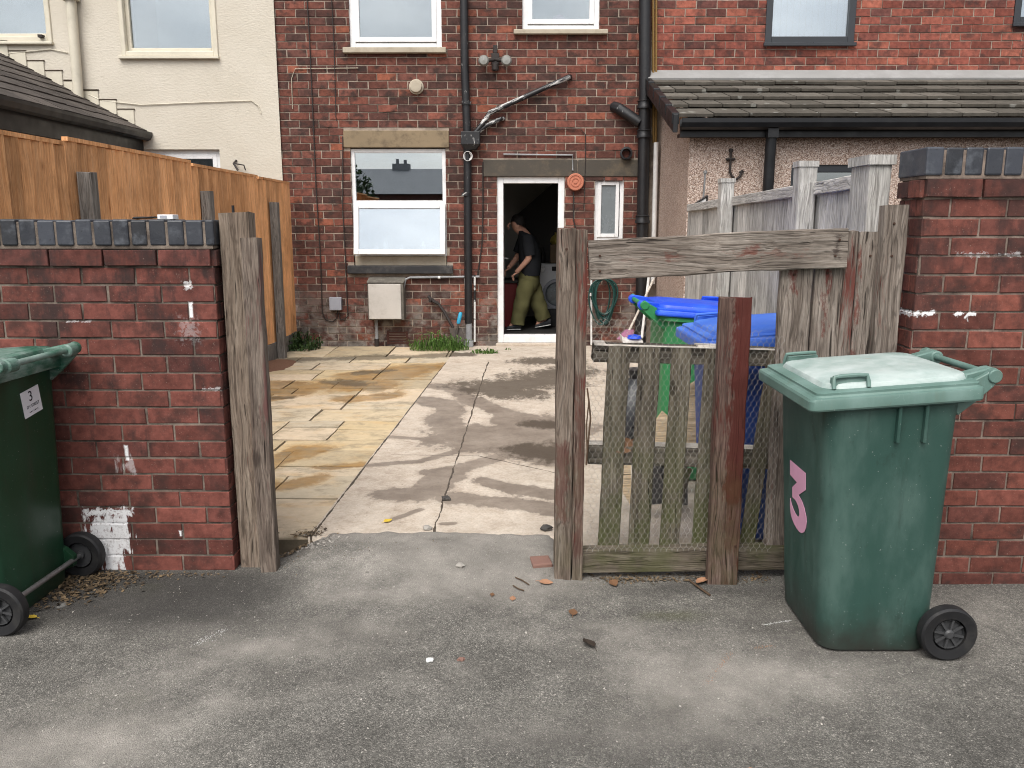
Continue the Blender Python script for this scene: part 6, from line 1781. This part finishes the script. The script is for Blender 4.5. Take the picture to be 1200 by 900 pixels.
# boards and slates behind the pallet
def plate(name, label, cat, px_pts, Y, th, mat, lean=0.1):
    pts = [P(a_, b_, Y) for a_, b_ in px_pts]
    zmin = min(p.z for p in pts)
    for p in pts: p.y += (p.z - zmin) * lean
    t_ = thing(name, label, cat, (sum(p.x for p in pts) / len(pts), Y, zmin))
    s_ = MB(); s_.prism(pts, (0, th, 0)); s_.build('sheet', M[mat], t_)
    return t_
plate('chipboard_offcut', 'ragged pale chipboard sheet leaning in front of the bright green bin', 'board', [(762, 545), (762, 500), (772, 492), (778, 484), (790, 494), (803, 476), (808, 455), (818, 450), (823, 545)], 4.30, .018, 'chipboard', .15)
plate('board_offcut', 'small pale yellow triangular board offcut on the ground behind the left pallet slats', 'board', [(722, 566), (729, 546), (741, 540), (741, 596)], 4.05, .02, 'chipboard', .3)
sl_ = 0
for lab, pts_, Y_, mt_ in (('dark broken slate leaning lowest behind the second gap of the pallet', [(757, 592), (760, 560), (774, 548), (783, 590)], 4.00, 'slate_bit'),
                           ('dark slate fragment leaning to the right behind the middle of the pallet', [(776, 592), (784, 550), (808, 546), (806, 592)], 4.08, 'slate_bit'),
                           ('narrow grey timber offcut leaning across the dark slates behind the pallet', [(792, 590), (806, 552), (813, 553), (800, 592)], 3.96, 'wood_pallet')):
    plate('slate_fragment' if mt_ == 'slate_bit' else 'timber_offcut', lab, 'slate' if mt_ == 'slate_bit' else 'wood offcut', pts_, Y_, .02, mt_, .25)

# small things lying on the left coping
a = P(188, 258, 3.56); b = P(206, 254, 3.56); zc = 19 * .075 + .012 + .107
wb_ = thing('small_carton', 'small white carton with grey print lying on the low wall coping', 'carton', ((a.x + b.x) / 2, 3.56, zc))
s = MB(); s.box(a.x, b.x, 3.53, 3.59, zc, zc + .02); s.build('box', M['upvc'], wb_, bevel=.002)
s = MB(); s.box(a.x + .012, a.x + .04, 3.5285, 3.531, zc + .005, zc + .016); s.build('print', M['grey_plastic'], wb_)
a = P(157, 258, 3.56); b = P(185, 258, 3.56)
bf = thing('black_strip', 'flat black strip of plastic lying on the low wall coping beside the white carton', 'plastic strip', ((a.x + b.x) / 2, 3.56, zc))
s = MB(); s.board((a.x, 3.57, zc + .006), (b.x, 3.55, zc + .009), (0, 1, 0), .04, .008, 6, jit=.001); s.build('strip', M['rubber'], bf)

# ================================================================== WEEDS
def weed(label, px, py, n, hmax, spread, mat='weed', Y=None, sq=1.0, seed=1, leafy=False):
    q = G(px, py, YZ)
    t_ = thing('weed_clump', label, 'weeds', q)
    r = random.Random(seed); s_ = MB()
    for k in range(n):
        a = r.uniform(0, 2 * PI); d = spread * math.sqrt(r.random())
        p = q + Vector((math.cos(a) * d, math.sin(a) * d * sq, 0)); p.y = min(p.y, YH - .03)
        hgt = hmax * (.18 + .82 * r.random() ** 1.6) * (1 - .5 * d / spread); az = r.uniform(0, 2 * PI); out = r.uniform(.3, 1.0) * hgt
        dirv = Vector((math.cos(az), -abs(math.sin(az)) * .8, 0)); w_ = r.uniform(.004, .009) * (2.0 if leafy else 1); sd_ = Vector((-dirv.y, dirv.x, 0))
        s_.col = (r.random(), 0, 0)
        m0 = p + dirv * out * .35 + Vector((0, 0, hgt * .75)); m1 = p + dirv * out + Vector((0, 0, hgt * (1.0 - .45 * r.random())))
        s_.poly([p - sd_ * w_ * .5, p + sd_ * w_ * .5, m0 + sd_ * w_, m0 - sd_ * w_]); s_.poly([m0 - sd_ * w_, m0 + sd_ * w_, m1])
        if leafy:
            for _ in range(3):
                f = r.random(); c_ = p.lerp(m1, f) + Vector((r.uniform(-.03, .03), r.uniform(-.03, .03), 0)); e1_ = Vector((r.uniform(-1, 1), r.uniform(-1, .3), r.uniform(-.3, .6))).normalized() * r.uniform(.015, .035); e2 = e1_.cross(Vector((r.uniform(-.3, .3), -1, .4))).normalized() * .014
                s_.poly([c_, c_ + e1_ * .5 + e2, c_ + e1_, c_ + e1_ * .5 - e2])
    s_.build('leaves', M[mat], t_)
weed('bright green grassy weeds at the foot of the house beside the spade', 514, 410, 520, .36, .36, sq=.35, seed=3)
weed('small tuft of grassy weeds at the foot of the house right of the downpipe', 568, 414, 190, .10, .17, sq=.4, seed=4)
weed('dark leafy weeds in the corner between the golden fence and the house', 352, 409, 130, .36, .24, 'ivy', sq=.9, seed=5, leafy=True)
weed('thin sprig of moss and grass under the white door step corner', 595, 410, 14, .05, .05, sq=.5, seed=6)
# mound of soil in the fence corner
q = G(322, 428, YZ)
s = MB(); s.smooth = True; rr = []
for f_ in (1, .75, .5, .25, .05): rr.append([q + Vector((f_ * .42 * math.cos(t_) * .5, f_ * .42 * math.sin(t_), .05 * (1 - f_ ** 1.5) - .005 + .012 * mnoise.noise(Vector((math.cos(t_) * 5 * f_, math.sin(t_) * 5 * f_, 0))))) for t_ in [2 * PI * k / 20 for k in range(20)]])
s.loft(rr); o = s.build('soil_heap', M['soil_red']); tag(o, 'low reddish heap of dirt at the foot of the golden fence', 'dirt heap')
# dead stem hanging by the gate post
ds = thing('dead_stem', 'thin dead plant stem hanging down beside the grey fence post', 'dead stem', P(690, 540, 3.36))
s = MB(); s.tube([P(688, 455, 3.36), P(690, 470, 3.35), P(692, 490, 3.355), P(689, 520, 3.36), P(687, 545, 3.365)], .004, 5); s.tube([P(690, 470, 3.35), P(687, 500, 3.36), P(688, 530, 3.36)], .003, 5); s.build('stem', M['twig'], ds)

# ================================================================== LEAVES, CHIPS AND DIRT
lr = random.Random(31)
def ground_z(x, y): return alley_h(x, y) if y < LIP else YZ
def leaf(label, px, py, size, mat, seed, cup=.35, z=None):
    q = G(px, py, 0.02); q.z = ground_z(q.x, q.y) + .003
    r = random.Random(seed); a = r.uniform(0, 2 * PI)
    s_ = MB(); s_.smooth = True
    ax_, sd_ = Vector((math.cos(a), math.sin(a), 0)), Vector((-math.sin(a), math.cos(a), 0))
    pr_ = [(-.5, .04), (-.35, .26), (-.05, .36), (.25, .24), (.5, .02)]
    L_ = [q + ax_ * size * u + sd_ * size * v + Vector((0, 0, size * cup * (abs(v) * 1.2 + u * u * .8))) for u, v in pr_]
    C_ = [q + ax_ * size * u + Vector((0, 0, size * .06 + size * cup * u * u * .8)) for u, v in pr_]
    R_ = [q + ax_ * size * u - sd_ * size * v * .9 + Vector((0, 0, size * cup * (abs(v) * .6 + u * u * .8))) for u, v in pr_]
    for k in range(4):
        s_.quad(L_[k], L_[k + 1], C_[k + 1], C_[k]); s_.quad(C_[k], C_[k + 1], R_[k + 1], R_[k])
    s_.tube([C_[0], q - ax_ * size * .8 + Vector((0, 0, .003))], .0012, 4)
    tag(s_.build('fallen_leaf', M[mat]), label, 'leaf')
leaf('bright yellow fallen leaf on the pale concrete just inside the gateway', 455, 618, .05, 'yleaf', 1)
leaf('curled orange leaf at the foot of the near plank fence post', 640, 681, .06, 'peach', 2)
leaf('flat round orange leaf on the tarmac in front of the gateway', 601, 697, .04, 'peach', 3, .1)
leaf('tiny rusty leaf on the tarmac left of the round orange leaf', 577, 693, .03, 'bleaf', 4)
leaf('curled tan leaf at the foot of the red painted stake', 822, 679, .075, 'peach', 5, .6)
leaf('brown curled leaf under the damp bottom beam of the plank fence', 719, 681, .06, 'bleaf', 6, .6)
leaf('dark crumpled leaf alone on the tarmac before the plank fence', 690, 751, .07, 'dleaf', 7, .7)
leaf('small brown leaf pair on the tarmac below the bottom beam', 672, 714, .055, 'bleaf', 8, .4)
leaf('yellow green leaf beside the near wheel of the dark green bin', 35, 720, .055, 'yleaf', 9)
leaf('large dry brown leaf caught between the pallet slats', 736, 521, .05, 'bleaf', 10, .3)
# move the caught leaf up on to the stringer of the pallet
lf_ = bpy.data.objects['fallen_leaf.009']; lq = P(734, 522, 3.49); lf_.location = lq; lf_.rotation_euler = (rad(60), 0, .4); lf_.scale = (2, 2, 2)
def chip(label, px, py, size, mat, seed, cat='stone', name='stone_chip'):
    q = G(px, py, 0.02); q.z = ground_z(q.x, q.y)
    r = random.Random(seed); bm = bmesh.new(); bmesh.ops.create_icosphere(bm, subdivisions=2, radius=size / 2)
    s_ = MB()
    for v in bm.verts: s_.v.append(q + Vector((v.co.x * 1.3, v.co.y, v.co.z * .7)) * (1 + .5 * mnoise.noise(v.co * (2.5 / size) + Vector((seed, 0, 0)))) + Vector((0, 0, size * .25)))
    for f in bm.faces: s_.face([v.index for v in f.verts])
    bm.free(); tag(s_.build(name, M[mat]), label, cat)
chip('small white stone on the tarmac in the middle foreground', 503, 769, .022, 'whitechip', 1)
chip('small grey stone on the tarmac at the edge of the yard', 539, 666, .03, 'stonechip', 2)
chip('dark pebble lying on the crack in the yard concrete', 523, 592, .04, 'slate_bit', 3)
chip('dark pebble on the yard lip left of the near plank fence post', 640, 628, .045, 'slate_bit', 4)
chip('tiny pinkish stone on the tarmac right of the small white stone', 540, 768, .02, 'brickbit', 5)
chip('grey pebble at the yard lip where the concrete crack ends', 501, 627, .035, 'stonechip', 6)
chip('orange stone at the bottom edge beside the open tarmac', 881, 897, .02, 'peach', 9)
q = G(634, 669, 0); s = MB(); s.box(-.045, .045, -.05, .05, 0, .035, Matrix.Translation((q.x, q.y + .02, ground_z(q.x, q.y + .02) - .026)) @ Matrix.Rotation(.15, 4, 'Z')); o = s.build('brick_fragment', M['brickbit'], bevel=.006, seg=2); tag(o, 'flat piece of broken brick beside the near plank fence post', 'brick piece')
def twig(label, pts, r=.003):
    s_ = MB(); w_ = [G(a_, b_, .01) for a_, b_ in pts]
    for p in w_: p.z = ground_z(p.x, p.y) + .006 + lr.uniform(0, .006)
    s_.tube(w_, r, 5); tag(s_.build('fallen_twig', M['twig']), label, 'twig')
twig('thin dark twig on the tarmac left of the near plank fence post', [(604, 679), (612, 682), (620, 686)])
twig('short bent twig on the tarmac by the orange leaves', [(601, 688), (608, 690), (614, 692)])
twig('long dry twig below the bottom beam next to the red painted stake', [(808, 680), (818, 688), (832, 697)], .005)

def scatter(name, mat, areas, kind='stuff'):
    """dirt, crumbs and leaf fragments that nobody could count"""
    r = random.Random(77); s_ = MB()
    for (x0, y0, x1, y1, n, smin, smax, width, up) in areas:
        for k in range(n):
            f = r.random(); x = x0 + (x1 - x0) * f + r.gauss(0, width); y = y0 + (y1 - y0) * f + r.gauss(0, width)
            if y > 3.45 and x < -1.25: continue
            z = ground_z(x, y) + r.uniform(0.001, up)
            sz = r.uniform(smin, smax); a = r.uniform(0, PI); b = r.uniform(-.5, .5)
            e1_ = Vector((math.cos(a), math.sin(a), b)) * sz; e2 = Vector((-math.sin(a), math.cos(a), r.uniform(-.5, .5))) * sz * r.uniform(.2, .8)
            c_ = Vector((x, y, z)); s_.col = (r.random(), 0, 0)
            s_.poly([c_ - e1_, c_ + e2, c_ + e1_ * r.uniform(.5, 1), c_ - e2 * r.uniform(.4, 1)])
    o_ = s_.build(name, M[mat], org=(0, 0, 0)); o_['kind'] = kind
x1_, y1_ = gp(60, 700); x2_, y2_ = gp(150, 668)
fA = gp(700, 682); fB = gp(900, 682); lA = gp(330, 655); lB = gp(370, 640)
scatter('leaf_litter', 'litter', [(x1_, y1_, x2_, y2_ - .02, 900, .004, .016, .09, .010), (-2.3, 3.3, -1.75, 3.35, 700, .004, .018, .07, .012), (fA[0], fA[1] + .02, fB[0], fB[1] + .02, 420, .003, .013, .022, .010), (lA[0] - .02, lA[1] + .06, lB[0], lB[1] + .06, 300, .004, .015, .03, .012), (.27, 3.42, 1.1, 3.44, 160, .003, .012, .02, .008), (-1.1, 3.5, -.2, 3.72, 120, .002, .006, .05, .004), (-1.75, 3.4, -1.3, 3.43, 160, .003, .01, .02, .006)])
def crumbs(name, mat, a_, b_, n, sz, w_):
    r = random.Random(n); s_ = MB(); A = G(*a_, 0); B = G(*b_, 0)
    for k in range(n):
        c_ = A.lerp(B, r.random()) + Vector((r.gauss(0, w_), r.gauss(0, w_), 0)); c_.z = ground_z(c_.x, c_.y) + .0015
        e1_ = Vector((r.uniform(-1, 1), r.uniform(-1, 1), 0)) * sz; e2 = Vector((-e1_.y, e1_.x, 0)) * r.uniform(.4, 1)
        s_.poly([c_ - e1_, c_ - e2, c_ + e1_, c_ + e2])
    o_ = s_.build(name, M[mat], org=(0, 0, 0)); o_['kind'] = 'stuff'
crumbs('brick_dust', 'peach', (828, 802), (856, 766), 110, .0022, .006)
crumbs('brick_dust', 'peach', (884, 760), (906, 757), 60, .0022, .006)
crumbs('chalk_dust', 'whitechip', (894, 732), (926, 727), 150, .002, .004)
crumbs('chalk_dust', 'whitechip', (230, 755), (262, 738), 160, .002, .012)
scatter('grit', 'grit', [(-2.2, 1.9, 1.6, 1.9, 1500, .0018, .0065, .38, .002), (-2, 2.7, 1.6, 2.8, 1300, .0018, .0065, .38, .002), (-1.1, 3.6, .2, 3.6, 250, .0015, .005, .08, .002), (-1.1, 3.72, -.85, 3.70, 120, .006, .014, .03, .006), (-1.8, 1.75, -1.2, 1.85, 300, .002, .007, .15, .003)])

# ================================================================== ACROSS THE ALLEY (seen in the window panes)
op = thing('terraced_house', 'plain house with dark roof and chimney across the alley, reflected in the kitchen window', 'house', (0, -18, 0))
s = MB(); s.box(-9, 8, -22, -15, -.06, 2.75); s.build('wall', M['brick_house'], op)
s = MB(); s.prism([(-9.2, -14.8, 2.7), (-9.2, -18, 3.9), (-9.2, -22.2, 2.6)], (17.5, 0, 0)); rfo = s.build('roof', M['slate_roof'], op)
s = MB(); s.box(-5.5, -4.75, -18.4, -17.8, 3.5, 4.12); s.lathe([(.08, 0), (.065, .24)], (-5.3, -18.1, 4.1)); s.lathe([(.08, 0), (.065, .2)], (-4.95, -18.1, 4.1)); s.build('chimney', M['slate_roof'], rfo)
for x in (-6.0, -4.4, -1.9, 2.5):
    s = MB(); s.box(x, x + 1.1, -15.0, -14.95, 1.3, 2.45); s.build('window', M['upvc'], op)
tre = thing('tree', 'dark bushy tree across the alley, reflected in the kitchen window', 'tree', (-7, -12, 0))
s = MB(); s.tube([(-7, -12, -.1), (-7.05, -12, 1.2), (-6.9, -12.1, 2.3)], [.16, .12, .07], 8)
for k in range(7): s.tube([(-7 + .02 * k, -12, 1.1 + .17 * k), (-7 + math.cos(k * 2.4) * .9, -12 + math.sin(k * 2.4) * .9, 2.0 + .2 * k)], [.05, .015], 6)
s.build('trunk', M['twig'], tre)
s = MB(); tr_ = random.Random(14)
for k in range(2600):
    v = Vector((tr_.gauss(0, 1), tr_.gauss(0, 1), tr_.gauss(0, 1))).normalized() * tr_.random() ** .4
    c_ = Vector((-7 + v.x * 1.7, -12 + v.y * 1.4, 2.5 + v.z * 1.35))
    if mnoise.noise(c_ * 1.3) < -.2: continue
    s.col = (tr_.random(), 0, 0); e1_ = Vector((tr_.uniform(-1, 1), tr_.uniform(-1, 1), tr_.uniform(-1, 1))) * .11; e2 = Vector((tr_.uniform(-1, 1), tr_.uniform(-1, 1), tr_.uniform(-1, 1))) * .07
    s.poly([c_ - e1_, c_ + e2, c_ + e1_, c_ - e2])
s.build('crown', M['ivy'], tre)

# ================================================================== LIGHT
w = bpy.data.worlds.new('World'); SC.world = w; w.use_nodes = True
nt = w.node_tree
sky = nt.nodes.new('ShaderNodeTexSky'); sky.sky_type = 'NISHITA'; sky.sun_disc = False
SUN_EL, SUN_AZ = 55, 196        # azimuth of the sun measured clockwise from +Y
sky.sun_elevation = rad(SUN_EL); sky.sun_rotation = rad(SUN_AZ); sky.dust_density = 4.0; sky.air_density = 1.0; sky.ozone_density = 1.0
hsv = nt.nodes.new('ShaderNodeHueSaturation'); hsv.inputs['Saturation'].default_value = 0.22
nt.links.new(sky.outputs[0], hsv.inputs['Color'])
tc = nt.nodes.new('ShaderNodeTexCoord'); cn = nt.nodes.new('ShaderNodeTexNoise'); cn.inputs['Scale'].default_value = 3.2; cn.inputs['Detail'].default_value = 7; cn.inputs['Roughness'].default_value = 0.55
cm = nt.nodes.new('ShaderNodeMapping'); cm.inputs['Scale'].default_value = (1, 1, 2.2); nt.links.new(tc.outputs['Generated'], cm.inputs[0]); nt.links.new(cm.outputs[0], cn.inputs['Vector'])
cr = nt.nodes.new('ShaderNodeValToRGB'); cr.color_ramp.elements[0].position = 0.32; cr.color_ramp.elements[0].color = (0.72, 0.74, 0.78, 1); cr.color_ramp.elements[1].position = 0.68; cr.color_ramp.elements[1].color = (1.35, 1.33, 1.30, 1)
nt.links.new(cn.outputs['Fac'], cr.inputs[0])
cmx = nt.nodes.new('ShaderNodeMix'); cmx.data_type = 'RGBA'; cmx.blend_type = 'MULTIPLY'; cmx.inputs[0].default_value = 1
nt.links.new(hsv.outputs[0], cmx.inputs[6]); nt.links.new(cr.outputs[0], cmx.inputs[7])
bgn = nt.nodes['Background']; nt.links.new(cmx.outputs[2], bgn.inputs[0]); bgn.inputs[1].default_value = 0.14
sd = bpy.data.lights.new('sun', 'SUN'); sd.energy = 1.3; sd.angle = rad(45); sd.color = (1.0, 0.955, 0.89)
so_ = bpy.data.objects.new('sun', sd); COL.objects.link(so_)
a = rad(SUN_AZ); e = rad(SUN_EL)
dv = Vector((math.sin(a) * math.cos(e), math.cos(a) * math.cos(e), math.sin(e)))
so_.rotation_euler = (-dv).to_track_quat('-Z', 'Y').to_euler(); so_.location = dv * 30
SC.view_settings.view_transform = 'Standard'; SC.view_settings.look = 'None'; SC.view_settings.gamma = 1
SC.view_settings.exposure = 0.68
SC.cycles.filter_width = 1.05
SC.render.engine = 'CYCLES'
SC.cycles.use_denoising = True
SC.cycles.max_bounces = 8; SC.cycles.transparent_max_bounces = 16
